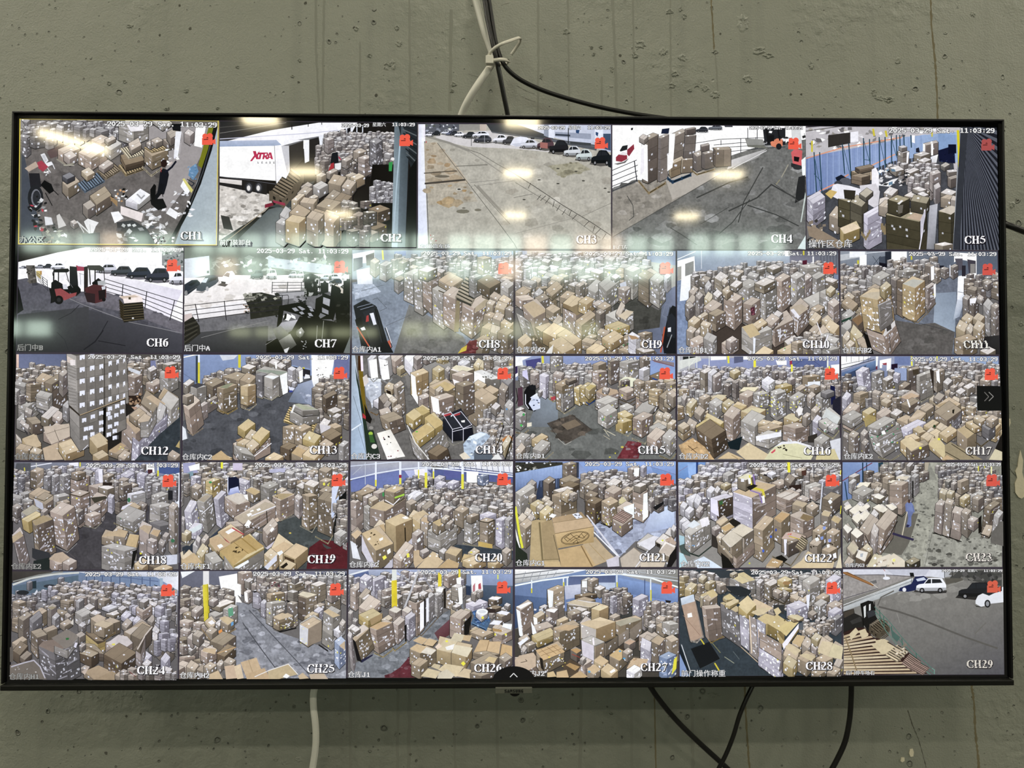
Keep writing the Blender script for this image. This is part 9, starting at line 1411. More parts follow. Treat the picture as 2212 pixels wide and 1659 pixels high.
@picture(26, 'camera picture of an aisle with red painted floor, yellow posts and a blue pallet')
def ch26(t):
    t.G('a4acc4 90a4d0 7a86a4 5a6880',4,3,214,3,214,30,4,30); t.P('5a6a9a',9,10,30,5,32,18,10,20); t.LN('d4d8dc',2,6,10,30,3); t.P('f2f2f6',83,8,92,6,92,16,84,18); t.P('a8b4e0',52,8,84,4,84,16,54,18); t.G('44566e 56687e 3c4c62 324258',148,22,214,24,214,60,168,46); t.P('2e3e5a',151,24,160,25,160,36,151,35); t.P('f4f2f4',160.6,11,175,10.6,176,32,162,40); t.P('c04a54',170,22,173,20,174,28,170,28); t.P('c07078',163,24,166,20,166,30,163,32); t.LN('d8dc30',1.4,195,10,195,15); t.P('7c8ca8',148,5,160,5,160,24,148,22)
    t.FL('767a80',(90,80,134,54,150,40,152,60,100,110,70,141,4,141,14,122),60,'55595e 969aa2 62666c',6,nz=.35); t.G('6c4248 74464e 5e3238 66383e',114,84,134,66,134,86,120,94); t.FL('6a2c36',(84,112,70,128,50,141,94,141,88,124),14,'8a6a70 541e28 a4808a',4,nz=.3)
    t.CL(50,12,150,30,8,11,'lnpg', hf=1.2, st=.8); t.CL(6,16,50,34,10,12,'lgk', hf=1.4, st=1.6); t.S(33,16,38,18,50,13,34,5,'l',st=2,w=6); t.S(7,27,14,30,24,22,26,3,'p',st=1.4); t.CL(52,30,110,44,11,13,'nkp', hf=1.1, st=.8); t.S(19,14,28,18,35,12,18,3,'l',st=2)
    t.LN('d0d4cc',6,63,3,63,17); t.G('e0cc20 d8c010 ccb40c d6c016',59.6,17,66.4,16,67,53,60,52); t.LN('e0cc20',4.4,121,8,121,24); t.LN('e0cc20',2.6,146,3,146,13); t.LN('b4b4b8',2.4,94,4,86,26,76,52); t.LN('9a9aa0',1.4,68,5,84,20); t.LN('8a8a94',1.2,100,10,112,30)
    t.S(126,10,132,13,144,8,14,2,'p',st=1.4); t.P('eeeef0',142,14,148,12,148,24,143,24); t.S(114,27,121,29,128,26,16,2,'n'); t.S(129,31,138,33,145,29,22,4,'k',st=4); t.P('f0f0f4',141,33,145,30,146,46,142,48); t.S(136,24,144,26,150,23,18,3,'n',st=1); t.P('eceef2',144,26,150,24,150,46,146,48); t.P('2a2420',126,28,128.6,26,128.6,52,126,52); t.P('e6e6ea',116,28,126,26,124,32,117,33)
    for a in ((112,34,118,36,124,33,28),(104,36,108,39,114,34,32),(96,40,101,42,106,38,36)): t.S(*a,5,'g',st=1,w=4)
    t.S(81,43,92,46,101,40,42,5,'p',st=2,cr=1); t.P('e4e2ea',96,46,102,42,101,76,96,82); t.P('1e1a1c',101,40,103,39,103,74,101,76); t.P('dcdce6',104,40,107,38,107,68,104,70); t.S(84,38,90,40,98,37,4,1,'n'); t.S(94,33,100,36,106,32,5,1,'n'); t.PL(93,84,98,86,120,62,1.2,'9a7e58',5)
    t.S(18,37,24,41,33,30,24,2,'k',st=.6); t.S(22,40,29,43,37,37,10,1,'n'); t.S(18,50,32,58,46,43,10,2,'p',st=1.4,w=4); t.P('1e1a1a',20,58,32,64,47,54,47,56,32,66); t.S(18,60,30,68,48,60,12,2,'y',st=.8); t.P('a0845a',32,66,48,58,48,66,34,74); t.S(4,58,8,60,11,56,16,2,'e'); t.S(10,68,14,70,17,66,10,1,'e')
    t.S(56,54,64,58,72,53,12,2,'p',w=2); t.P('d4ccbc',56,54,64,50.6,73,53,66,58); t.S(73,54,80,58,86,53,22,2,'p',w=4); t.P('d0c6b8',73,54,79,50.6,86,53,81,58); t.S(61,70,68,74,77,66,24,4,'p',st=1.6,w=3); t.S(77,62,82,66,90,60,28,4,'l',w=8,st=1); t.PL(61,102,64,105,79,94,1.6,'cbb06c',4); t.P('1c181c',76,74,79,72,79,94,77,94)
    t.S(47,66,52,70,61,64,6,1,'b'); t.S(32,76,40,80,61,70,30,4,'p',st=1.8,w=4,dx=4); t.P('c4a274',32,76,46,69,60,70,42,79); t.PL(38,108,49,113,61,104,1.6,'d0b878',4); t.S(4,78,12,82,18,76,6,1,'n'); t.S(10,90,14,94,31,78,26,4,'k',st=2.4,w=2,dx=7); t.P('c9bcae',10,82,24,72,31,77,16,88); t.S(8,78,14,82,20,78,4,1,'n'); t.P('2a2a4a',20,118,36,110,36,112,22,121); t.S(4,86,8,90,10,84,44,3,'p',dx=4,st=1); t.P('16141a',10,90,14,94,22,120,16,118)
    t.S(154,42,160,44,167,40,4,1,'n'); t.S(154,46,164,50,182,44,8,2,'l',st=2,w=2); t.S(161,33,166,35,170,32,9,1,'k'); t.S(168,30,172,32,176,30,8,1,'k'); t.S(183,41,190,43,200,38,8,1,'d',st=3); t.P('e8e4e6',183,40,188,37,200,38,194,42); t.S(181,52,190,54,200,50,4,1,'d'); t.S(199,52,204,54,211,50,4,1,'n'); t.S(203,48,208,50,211,47,4,1,'n'); t.S(192,60,200,63,211,58,9,1,'e'); t.P('dcdce4',193,58,200,55,210,57,206,61); t.S(183,58,188,60,192,57,6,1,'k'); t.P('3a2e2c',180,52,192,53,192,58,182,58)
    t.S(135,53,141,56,149,52,10,1,'b'); t.P('dccdb0',135,53,140,50,149,52,144,56); t.S(147,57,154,60,161,55,10,1,'y'); t.S(134,62,148,66,160,56,28,3,'p',st=1.8,w=2,dx=0); t.S(137,49,142,51,148,48,4,1,'n'); t.P('1a1618',152,70,162,60,158,84,152,88)
    t.S(161,78,168,82,176,78,8,1,'b'); t.S(159,80,172,84,188,78,6,1,'b'); t.S(188,76,196,80,202,74,10,1,'k'); t.P('dcdde6',184,72,190,67,201,68,196,73); t.P('e0e4ec',200,76,202,71,213,72,212,80); t.S(188,82,200,86,213,80,12,2,'p',w=4,st=1); t.E('e0d430',191,85,1.6,1.6); t.E('e0d430',205,85,1.4,1.4); t.S(160,82,176,88,190,82,6,2,'k',w=3,st=1); t.P('b08a50',188,77,200,79,200,82,189,81)
    t.PL(161,70,180,78,185,66,2.4,'5a84b4',8); t.P('3a5e90',162,56,168,54,183,60,185,68,168,68); t.RP(163,58,184,76,16,2.6,'4a74a8 2a4a80 7aa0cc'); t.S(167,57,174,63,182,58,6,1,'w',st=0); t.E('e4e6ea',175,56,7.4,3.8); t.E('c9ccd0',175,56,5,2.2); t.E('e0d430',175.6,63.6,1.6,1.8)
    t.P('c6a87c',87,93,96,87.6,106,91,99,98); t.P('c9ac80',100,98,107,90,118,93,112,100); t.LN('4a3c2c',1.2,99,98,112,101,118,94)
    t.S(83,104,96,109,117,104,20,2,'k',st=1.4,dx=0); t.P('c8ac80',83,103,92,97,106,101,97,109); t.P('d4cbb8',97,108,104,101,117,105,110,111); t.S(117,104,136,109,140,92,18,1,'b',st=.6); t.P('cdbc96',117,104,129,89.6,146,94,138,108); t.P('cabd9c',134,93,140,83,154,86,148,95); t.S(136,108,154,112,162,98,18,1,'b',st=.4); t.P('d2c6a6',136,108,141,98,163,102,156,114); t.P('e2e0da',128,101,140,97,138,104,130,105); t.P('c4a87c',150,92,152,86,162,86,159,94); t.poly('e6de2a',[(148,121.6),(151,119),(154,122),(151,125)],.03); t.E('e6de3a',130,93.6,1.8,1.4)
    t.P('c6a678',164,108,172,92,184,92,180,106,178,112); t.P('cbab7e',180,108,184,94,199,94,196,112); t.P('c8a470',197,114,200,97,213,100,213,118); t.LN('8a6a40',.7,180,108,184,93); t.LN('8a6a40',.7,197,114,200,97); t.S(163,108,180,112,197,110,8,2,'e',st=.8); t.S(196,114,204,120,213,114,10,1,'e',st=1); t.E('d8d030',180,114,1.6,1.2); t.S(160,120,172,126,196,114,14,1,'e',st=0); t.P('c9b07e',178,118,184,113,194,115,190,122)
    t.S(85,122,96,126,106,118,16,2,'k',st=1.2); t.P('e0c8b0',115,101,120,96,124,100,118,104); t.P('c9b78e',97,138,106,128,122,132,116,141); t.P('bfae88',110,126,114,122,122,124,120,130); t.P('d0bc92',119,130,128,122,152,126,142,139); t.P('c8bda2',120,134,130,129,140,136,136,141,118,141); t.P('cdb790',142,138,152,128,161,130,160,141); t.S(160,134,174,138,190,132,8,1,'e')

@picture(27, 'camera picture of one carton perched on a tall stack in a blue walled hall')
def ch27(t):
    t.G('6a82ac 7a94c4 7890cc 5f76a4',4,3,215,3,215,50,4,60); t.G('eef0f4 dfe2e8 c9ccd0 8a8e90',4,3,100,3,60,12,4,22); t.G('c9ccd0 8a8880 77756c a4a6a8',90,3,215,3,215,28,140,10); t.LN('7a7c80',1.4,4,10,60,3); t.LN('6e7276',1,4,15,80,6)
    for x in (14, 24, 34, 44, 54): t.LN('8a8e96',.7,x,20-x*.14,x+4,6)
    t.LN('dfe6ee',2,4,24,40,17,80,12,140,9,180,14,215,26); t.LN('c4ccd4',1.2,130,6,215,18); t.LN('aab0b4',.8,150,4,215,14); t.G('56648c 4e5c84 5c6a92 64729c',74,12,134,11,134,20,74,24); t.G('7896cc 7e9cd4 6a86bc 5a72a0',138,14,215,28,215,46,138,32); t.G('b4b8cc c4c8d8 a0a6c0 a4aac4',68,24,90,22,90,38,70,42); t.P('aebcd4',110,20,134,20,134,29,114,30); t.G('4a5e86 56709c 3a4a6c 34486c',4,36,46,40,46,60,4,80)
    for x, a, b in ((26,17,33),(67,14,25),(72,13,24),(136,11,31),(179.6,16,42)): t.LN('d4dce0',1.6,x,a,x,b)
    for x, a, b in ((26,28,33),(67.4,20,25),(136.4,20,31),(180,30,43)): t.LN('c9c020',1.8,x,a,x,b)
    t.LN('3a4a78',1,172,16,172,38)
    t.FL('40403e',(130,50,160,52,190,70,150,70,128,60),4,'33332f 4e4e4a',6); t.P('4a453e',4,80,215,60,215,142,4,142)
    t.S(90,17,98,19,107,15,20,3,'g',st=2,w=2); t.P('e4e6ec',91,18,98,18,98,26,91,26); t.S(98,17,104,19,112,15,14,2,'k',st=1); t.S(107,27,114,30,121,26,10,2,'n',st=2); t.CL(120,32,140,42,8,9,'dke',st=1); t.E('2a3244',129,31,4,2); t.CL(126,34,145,52,8,9,'edp', hf=1.8, st=1.6); t.S(143,37,149,39,156,36,14,3,'d',st=2); t.S(127,38,131,39,136,37,22,6,'l',st=4)
    t.S(46,29,54,31,68,25,24,4,'K',st=1.4); t.P('e0e4ec',46.4,29,54,31,53,56,48,52); t.S(82,36,92,38,110,35,5,1,'d',st=1); t.S(76,44,90,48,108,42,5,1,'k'); t.S(72,48,100,52,114,46,10,2,'n',st=2,cl=3,w=1); t.P('c2b294',70,46,82,42,100,46,116,46,102,52); t.S(71,58,82,61,98,54,3,1,'n'); t.S(82,60,86,62,92,58,6,1,'d'); t.S(72,58,78,62,90,58,10,2,'e'); t.S(90,60,96,62,102,58,5,1,'n')
    t.S(156,40,164,43,176,37,22,4,'l',st=2.4,w=4); t.PL(156,61,170,65,176,58,1.2,'c9c4bc',4); t.S(168,64,172,66,175,62,16,2,'p'); t.P('3a3a3c',186,60,206,58,206,74,180,72); t.CL(180,48,215,74,8,11,'gek', hf=1.4, st=1.8); t.P('2a2426',198,42,206,43,204,46,199,45); t.S(180,46,186,48,192,44,16,3,'p',st=1.6)
    t.S(6,52,12,56,27,46,38,4,'p',st=1,w=2,dx=4); t.P('ece6e0',6,51,22,45,26,46,12,54); t.P('dfe2ea',6,54,11,57,15,92,10,88); t.S(36,51,40,53,47,50,6,1,'n'); t.RP(30,54,44,62,12,3,'e0e2ea c4c6ce'); t.S(56,48,60,50,68,46,22,2,'k',st=1); t.S(44,55,50,58,60,54,20,2,'p',st=1.4); t.P('e6e6ea',44,56,50,54,60,54,55,59); t.S(28,62,33,66,43,60,8,1,'b',st=1.4); t.P('e8e8ec',28,64,33,66,34,76,29,74); t.S(58,68,62,71,73,66,8,1,'b'); t.P('d4bd96',58,68,66,65.4,73.6,66.6,63,71); t.S(44,68,48,70,53,66,8,1,'p')
    t.S(26,76,34,82,54,76,10,1,'p',st=2); t.P('e0e2ec',25,70,30,78,34,90,27,86); t.PL(26,88,34,94,56,84,2,'3a322c',5); t.S(26,88,34,96,58,86,8,1,'y',w=3); t.S(9,92,14,98,24,92,12,1,'k'); t.P('dcdee6',8,98,20,90,22,93,11,102); t.S(17,99,22,102,31,98,8,1,'k',st=1.4); t.S(12,106,16,110,20,104,6,1,'k')
    t.S(54,78,62,84,88,74,28,3,'k',st=1.6,cr=3); t.P('bea078',55,80,70,74,88,76,74,82); t.S(88,72,96,77,104,68,4,1,'p'); t.S(126,63,132,66,140,62,6,1,'k'); t.S(130,70,138,74,168,66,14,1,'k',cr=3,st=.6); t.P('a8a088',132,71,154,64,168,67,140,76); t.S(121,98,138,104,168,76,14,2,'d',cr=3,st=.4,top=0); t.S(137,86,138,88,152,78,14,1,'K',st=.6,top=0); t.S(152,78,153,80,168,68,18,1,'K',top=0,st=.6)
    t.S(103,53,113,56,125,50,17,1,'b',st=0,dx=0); t.P('d8c8a0',103,53,112,49,125,51,114,56); t.S(89,73,109,79,134,70,22,1,'b',st=.7,hs=.92); t.P('c9b28c',89,72,100,68,134,70,110,79); t.P('b4aca4',89,73,109,80,108,100,90,92); t.RP(91,76,107,96,5,2,'e8eaf0'); t.P('2c241c',90,91,108,99,108,101,90,93); t.PL(90,92,108,99,136,88,1.2,'b8996a',5); t.S(90,93,107,101,120,96,30,3,'g',st=1.2,dx=1); t.S(107,101,108,102,120,97,18,1,'b',top=0); t.S(120,97,121,99,137,88,16,1,'k',top=0,st=.8); t.P('c9c2cc',90,94,106,101,106,126,92,118)
    t.S(4,116,12,122,37,120,20,3,'p',st=.8); t.P('c0a88c',4,120,10,114,28,110,38,124,20,134,5,128); t.LN('3c3028',.7,18,119,20,121,12,123); t.S(32,108,40,117,68,104,22,4,'k',st=2.6,cr=1); t.P('c9a674',31,107,58,98.6,69,109,41,120)
    for a in ((38,106,50,116),(46,103,58,112),(52,101,64,110),(35,110,58,101),(38,114,64,105)): t.LN('8a6a44',.5,*a)
    t.RP(50,116,70,128,10,1.5,'e0c84a e8e6e6'); t.E('e0c04a',48.6,116,1.6,1.2); t.P('2a2420',36,116,40,118,42,134,38,130); t.S(76,106,84,110,90,106,12,1,'d',st=.6); t.P('bb9058',76,106,84,104,90,107,84,111); t.LN('b03a2a',.8,78,112,88,116); t.S(86,122,94,126,104,120,14,2,'p'); t.P('5a4a38',66,126,76,118,90,126,84,138,70,140); t.P('b08a54',70,126,75,123,88,128,82,133); t.S(88,118,92,120,96,116,6,1,'k')
    t.S(145,96,152,100,160,95,9,1,'e',st=.4); t.P('bd9c80',145,97,152,93,160,95,152,100); t.S(164,88,176,94,190,86,20,3,'p',st=2,w=3); t.S(166,100,180,106,188,92,16,2,'p',w=4,st=1.6); t.S(179,94,188,98,198,90,28,2,'e',w=1); t.P('b8a284',180,95,187,88,198,91,190,100); t.S(166,102,178,108,180,96,20,3,'l',w=5,st=1.4); t.S(186,74,196,80,205,76,10,1,'k',st=1.4); t.S(176,76,181,78,186,74,6,1,'n'); t.S(194,70,204,74,215,72,14,2,'g',w=2,st=1.6); t.S(198,90,206,96,215,92,30,3,'k',st=1.4,w=2); t.S(190,114,200,118,212,112,28,5,'u',st=2.4,w=5); t.P('d8d020',209,118,213,114,212,130,206,138); t.P('c4a884',148,130,156,116,176,118,172,128,166,130); t.RP(152,116,174,126,9,2,'a8825a d8bc94')
    t.S(126,114,138,120,149,111,14,1,'k',st=.8); t.P('c8a873',126,113,138,104,150,110,139,120); t.S(143,108,149,112,156,107,10,1,'k'); t.E('4aa4d8',139.6,107.6,1.6,1); t.E('4aa4d8',145,117,1.8,1); t.S(106,120,116,126,125,120,8,1,'b'); t.P('c9ae84',106,119,114,113,125,120,117,127); t.S(97,132,106,138,114,130,10,1,'k'); t.P('c6aa80',97,130,107,124.6,115,131,106,137); t.S(115,131,128,140,137,132,10,1,'b'); t.P('cdb48a',115,131,124,124,137,132,128,140); t.P('e8e8ec',126,134,132,130,134,133,128,136); t.S(148,132,158,137,168,130,10,2,'w',st=1); t.E('4aa4d8',100,134,1.6,1.4); t.P('c8ac7a',46,136,54,134,58,141,46,142); t.P('c6a778',58,135,71,132,74,142,58,142); t.P('c0a070',74,142,88,133,98,140,94,142); t.P('e4dce0',104,92,106,90,107,100,105,100)

@picture(28, 'camera picture of a diagonal wall of cartons beside a weighing plate on a dark floor')
def ch28(t):
    t.FL('37424a',(7,3,217,3,217,141,7,141),20,'2c363e 46525a',9,nz=.25); t.CL(7,10,217,26,9,12,'kgnk', hf=1.3, st=2.2); t.CL(110,20,217,40,11,13,'gkkn', hf=1.5, st=2.6); t.P('3a4248',50,4,110,4,110,12,60,14)
    t.CL(9,18,36,30,11,13,'ygk', hf=1.1, st=1.4); t.S(40,20,46,22,54,18,9,1,'y'); t.S(32,14,38,17,43,12,5,1,'y'); t.S(55,22,60,25,68,22,10,1,'k'); t.S(14,28,22,31,30,22,10,1,'y',st=1)
    t.S(72,14,84,19,105,17,18,3,'g',st=2.6,w=4); t.P('cdbc8a',73,12,82,8,97,18,88,21); t.P('c8b684',82,8,90,6,105,16,98,18); t.S(72,8,76,10,82,7,4,1,'y')
    t.P('2e3438',66,24,78,36,96,38,100,30,86,24); t.S(106,19,111,21,116,16,22,4,'n',st=2,w=2); t.S(116,20,124,24,136,18,20,4,'n',st=2.4,w=3); t.S(133,16,142,20,152,15,8,1,'y'); t.E('a07a4a',145,20,5,2.4); t.S(165,17,175,22,188,14,28,4,'g',st=2.6,w=4); t.S(195,16,204,20,215,12,30,4,'l',st=2.6)
    t.S(127,30,135,33,138,30,4,1,'k'); t.S(132,26,140,29,152,28,4,1,'y'); t.S(136,34,143,38,148,32,6,1,'e'); t.PL(124,38,142,46,148,38,1.6,'6a5c40',5); t.S(127,30,134,34,140,31,7,1,'k'); t.P('3a3c3c',128,48,142,48,142,60,128,58)
    t.S(149,38,158,42,170,34,6,1,'k',st=1); t.P('c4b49c',149,36,158,33,170,38,160,43); t.S(159,42,168,46,175,36,7,1,'k'); t.S(160,32,166,34,170,31,4,1,'k'); t.S(145,48,156,54,172,48,18,3,'l',st=3,w=4); t.P('d8dae8',170,36,175,34,173,54,171,50); t.S(182,38,190,42,200,36,8,1,'k'); t.S(180,46,188,50,197,44,18,4,'g',st=4); t.RP(182,48,196,60,7,1.2,'3a8a5a eee'); t.S(196,48,206,52,217,46,16,3,'p',st=3); t.S(198,56,206,60,216,54,14,3,'l',st=3)
    t.S(172,58,178,62,184,58,6,1,'d'); t.S(188,66,192,68,196,64,6,1,'e'); t.S(194,70,200,76,206,68,8,1,'q',st=1); t.S(202,66,208,68,216,62,20,2,'q',st=1.4,w=2); t.P('26221e',166,76,190,66,196,90,176,90)
    t.CL(168,70,196,84,8,10,'kkn', hf=.9, st=3)
    t.P('cdd6e4',9,40,25,35,27,42,10,47); t.S(10,47,12,49,28,43,48,2,'P',dx=11,st=0,w=3,hs=1); t.P('b0927a',10,48,27,43,37,90,22,96); t.G('d0dae4 b9c8d8 c4ccd6 a8b4c0',9,41,26,35,27,44,10,49); t.P('e4e6ec',17.6,60,23,58.6,24,64,18,65); t.LN('8a6a56',.5,12,62,34,88); t.PL(22,94,30,96,38,88,1.8,'d8ccbc',4)
    t.S(34,38,38,41,44,36,14,1,'y'); t.S(38,40,46,44,56,37,14,2,'k',st=.8); t.P('c8b27c',42,32,51,28,57,36,48,40); t.P('c2ae80',34,36,42,32,45,35,37,38); t.S(36,50,41,54,61,52,42,3,'p',dx=5,st=.6,cr=2,w=2); t.PL(45,92,48,97,65,88,1.2,'c0a04a',4)
    t.S(60,46,64,50,84,58,40,4,'e',st=2.6,dx=3,hs=1); t.S(60,46,84,60,84,60,44,4,'q',st=3,dx=3); t.P('bca87c',60,46,72,42,86,54,80,58); t.S(63,39,68,42,79,40,4,1,'y'); t.P('c9b47c',63.6,38,72,33.6,80,40,70,42); t.S(66,48,72,50,84,42,4,1,'y'); t.P('cdb98c',66,46,78,41,84,44,72,50)
    t.P('cdb48e',99,46,104,40,128,52,118,58,106,54); t.S(83,50,94,60,105,48,12,1,'y',st=.6); t.P('d4be8c',83,46,95,36,106,48,94,56); t.P('c9b68c',99,58,110,52,124,52,116,60,108,62)
    t.S(84,60,98,68,98,68,42,3,'l',st=2,w=4,dx=2); t.S(97,62,109,68,109,68,52,3,'p',st=1.6,w=4,dx=0); t.LN('d8c0a0',1.4,97,62,100,110); t.S(106,66,118,72,118,72,46,4,'l',st=3,w=4,dx=2); t.LN('c9a684',1,109,80,109,122)
    t.P('c6b07a',107,66,118,59,134,64,120,74); t.P('c4ae76',120,72,132,60,150,72,136,82); t.P('c8b482',128,54,134,51,138,57,132,62); t.RP(126,66,148,78,8,2,'6a5a34 e8e6e0'); t.S(118,74,120,72,142,86,14,1,'y',st=1,top=0); t.S(132,82,142,96,160,72,10,1,'y',st=.6,top=0); t.P('ccb676',132,78,150,68,160,70,144,88)
    t.S(109,90,140,106,140,106,40,4,'l',st=2.4,w=6,dx=0); t.S(110,82,138,98,138,98,22,2,'p',st=1.2,w=4,top=0); t.P('e0dce4',139,98,160,72,160,78,141,106); t.S(140,106,141,108,150,94,34,3,'d',top=0,dx=-6); t.LN('c0a684',1,86,102,108,122); t.S(108,114,136,134,138,130,12,2,'l',st=2,top=0)
    t.S(146,62,154,66,166,64,4,1,'b'); t.P('c9bb90',146,62,152,60,167,64,160,68); t.P('5a6066',160,72,166,70,166,80,161,80); t.S(164,82,170,86,176,78,6,1,'k'); t.S(151,98,158,104,168,92,12,1,'k'); t.P('c4a878',151,96,158,86,168,88,162,102); t.S(164,98,172,104,178,94,12,1,'k'); t.S(176,100,182,106,188,96,14,1,'p')
    for a in ((168,80,176,85,184,80,5),(176,90,184,95,190,88,8),(188,92,196,98,204,92,8),(184,104,196,112,202,96,8),(200,104,210,110,217,100,10),(142,104,154,112,163,106,16),(140,112,156,122,160,110,14),(158,116,170,122,182,112,18),(182,116,192,122,204,116,12),(205,124,212,128,217,118,16),(140,122,152,130,158,120,14),(176,134,186,138,196,132,6),(196,134,206,138,214,130,6)): t.S(*a,1,t.r.choice('kky'),st=1.6)
    t.P('c9b68e',142,102,148,97,163,106,156,113); t.P('c2b088',160,112,170,110,182,114,176,120); t.P('c8b690',184,108,190,94,204,96,198,114); t.P('cabc92',198,114,204,97,217,102,215,118)
    t.P('161c22',22,105,46,96,60,118,34,131); t.LN('3e484e',.6,46,96,60,118,34,131); t.LN('c9b820',1.6,35,93,39,99); t.LN('c9b820',1.8,53,124,59,134); t.LN('7a7a50',1,50,98,60,110); t.P('1a2630',7,98,12,110,22,141,7,141); t.P('7a94c4',8,112,16,130,20,141,8,141); t.LN('d8dce0',.8,10,100,22,136); t.LN('8a8e78',1,66,116,78,124); t.LN('5a6668',.8,76,108,84,118)

@picture(29, 'camera picture of a paved yard with pallets behind a green railing and parked cars', (.98, .98, .98))
def ch29(t):
    t.FL('7e7b74',(6,2,209,2,209,136,6,136),50,'737069 8a8780 6a675f',10,nz=.14); t.G('7e7b74 7e7b74 56555a 6a6864',60,40,209,30,209,136,60,136,nz=.14); t.FL('7e7b74',(7,30,150,16,208,40,208,41,60,41),20,'8f8c84 a09d95',10,nz=.14)
    t.P('c9cad4',6,2,116,2,116,12,6,10); t.P('b8bac6',60,2,116,2,110,10,70,10); t.FL('97918c',(6,10,50,9,95,11,50,28,6,42),30,'88827e a49e9a',4,nz=.25); t.LN('4a4650',.7,6,10,60,9.6,92,12); t.LN('55525a',.8,6,40,50,27); t.G('b4b8b8 c4c8c8 9fa4a4 a4a8a8',6,50,94,14,96,24,6,56); t.LN('e0e4e4',.6,6,48,94,14); t.LN('5a6060',.5,6,50,94,17)
    t.P('8a5a2e',6,6,12,6,46,22,44,24,6,8); t.LN('b07840',1,8,7,44,22); t.LN('c9c0b0',.8,42,20,50,26); t.P('6a6866',40,18,48,16,49,20,44,21); t.E('dcdee4',61,14,4.6,2); t.LN('d8d8e0',1.4,58,3,60,13); t.LN('b05040',.7,57,2,59,5)
    t.P('c9ccd4',116,3,134,3,134,14,116,12); t.P('a8aaac',134,4,150,4,150,10,134,13); t.P('4a4a46',148,4,206,4,206,24,160,16,136,20); t.RP(140,4,205,22,30,5,'3c3c3a 565452 66645e'); t.P('5e5a50',134,14,156,14,158,17,136,22); t.LN('8a887e',1.4,126,28,158,17); t.LN('33332f',.7,134,5,134,13); t.LN('33332f',.7,144,5,144,12)
    t.poly('222c5c',[(76,30),(78,26),(92,21),(97,12),(108,11),(114,15),(114,26),(88,31)],.05); t.P('b9c4d8',98,15,108,12.6,111,16,100,18); t.E('d8d8dc',83.4,28.4,2.4,2.6); t.P('161c20',90,7,95,7,96,12,91,12); t.LN('22262a',.5,93,12,92,20)
    t.CAR(98,31.5,38,18,'e2e4e8',sh='3e3c3a',suv=True); t.CAR(151,39,44,20,'26282c',sh='33312f',suv=True); t.poly('d4d6da',[(173,42),(176,36),(184,32),(196,30),(209,24),(209,44),(192,46),(180,50),(173,46)],.05); t.P('2c3034',182,33,188,27,206,24,206,30,196,33,190,36); t.E('202224',188,46,3.8,5); t.E('8a8c90',188,46,2.2,3.2); t.poly('3a3834',[(169,44),(174,50),(186,51),(172,48)],.05)
    t.LN('5e5b55',2.2,52,50,76,56,100,64,130,76,160,88,200,102); t.LN('66635c',1.6,50,48,54,38,70,30); t.LN('6a675f',1,172,84,186,70); t.LN('8f8c84',.6,74,58,78,70)
    t.P('2a2826',6,56,20,52,21,58,30,62,34,80,6,84); t.P('4a4238',7,57,20,52,20,58,8,64); t.P('1d1c1c',28,46,38,42,44,43,47,52,47,60,50,66,50,86,40,84,32,72); t.P('cfd2ce',32,50,35,48,35,62,33,64); t.P('cfd2ce',39,47,41,46,41,54,39,55); t.P('3a3c40',36,56,46,54,48,60,38,64); t.LN('111',1.6,30,46,32,74); t.LN('111',1,46,44,46,56); t.P('3c3a38',15,68,28,62,30,68,18,72); t.PL(40,72,50,76,62,68,3,'8a7c66',6); t.PL(40,76,50,84,64,74,6,'6e604a',6)
    for q in range(5): t.PL(51, 78+q*2.2, 54, 82+q*2.4, 64, 75+q*2.2, 1.4, '7a6c54', 4)
    for a in ((46,50,64,68,80,88,98,108,121,130),(46,55,64,74,80,95,98,114,121,134),(47,58,60,80,76,100,96,119,116,135)): t.LN('4a7868' if a[0] == 46 else '5a8474',.9,*a)
    for x, y in ((52,56),(57,64),(67,76),(80,92),(98,110)): t.LN('3e6a5a',1.1,x,y-2,x+1,y+10)
    t.P('4a6a60',66,78,78,88,74,94,68,88); t.LN('6a9484',1,118,127,121,129,121,134)
    rr_ = t.r
    t.P('3c2420',7,82,22,76,34,76,44,88,60,92,76,102,90,108,112,134,7,136)
    for i in range(16):
        y = 82+i*3.5; x1 = 24+i*5.6
        t.P(rr_.choice(('c9b692','c0aa84','b8a07c','cbb99a')), 7, y+4.4+rr_.uniform(-.5,.5), x1*.9+10, y-4+i*.6, x1*.9+12, y-1.8+i*.6, 7, y+7)
    for a in ((14,84,22,76,26,81,16,92),(26,80,34,77,38,86,30,90),(42,98,54,90,73,101,56,110),(46,92,58,90,64,93,50,98)): t.P('c9b78e',*a)
    t.PL(60,110,74,118,88,105,1.4,'c4b08c',6); t.PL(80,120,94,130,104,118,1.4,'a88a7a',7); t.PL(72,98,78,102,84,95,1.2,'b5a68e',4); t.PL(90,126,106,135,114,126,1.2,'a08274',6); t.RP(72,98,88,112,14,3,'b9aa90 8a7c68 d0c2a8'); t.LN('8a7450',1.6,9,88,16,108,24,132)
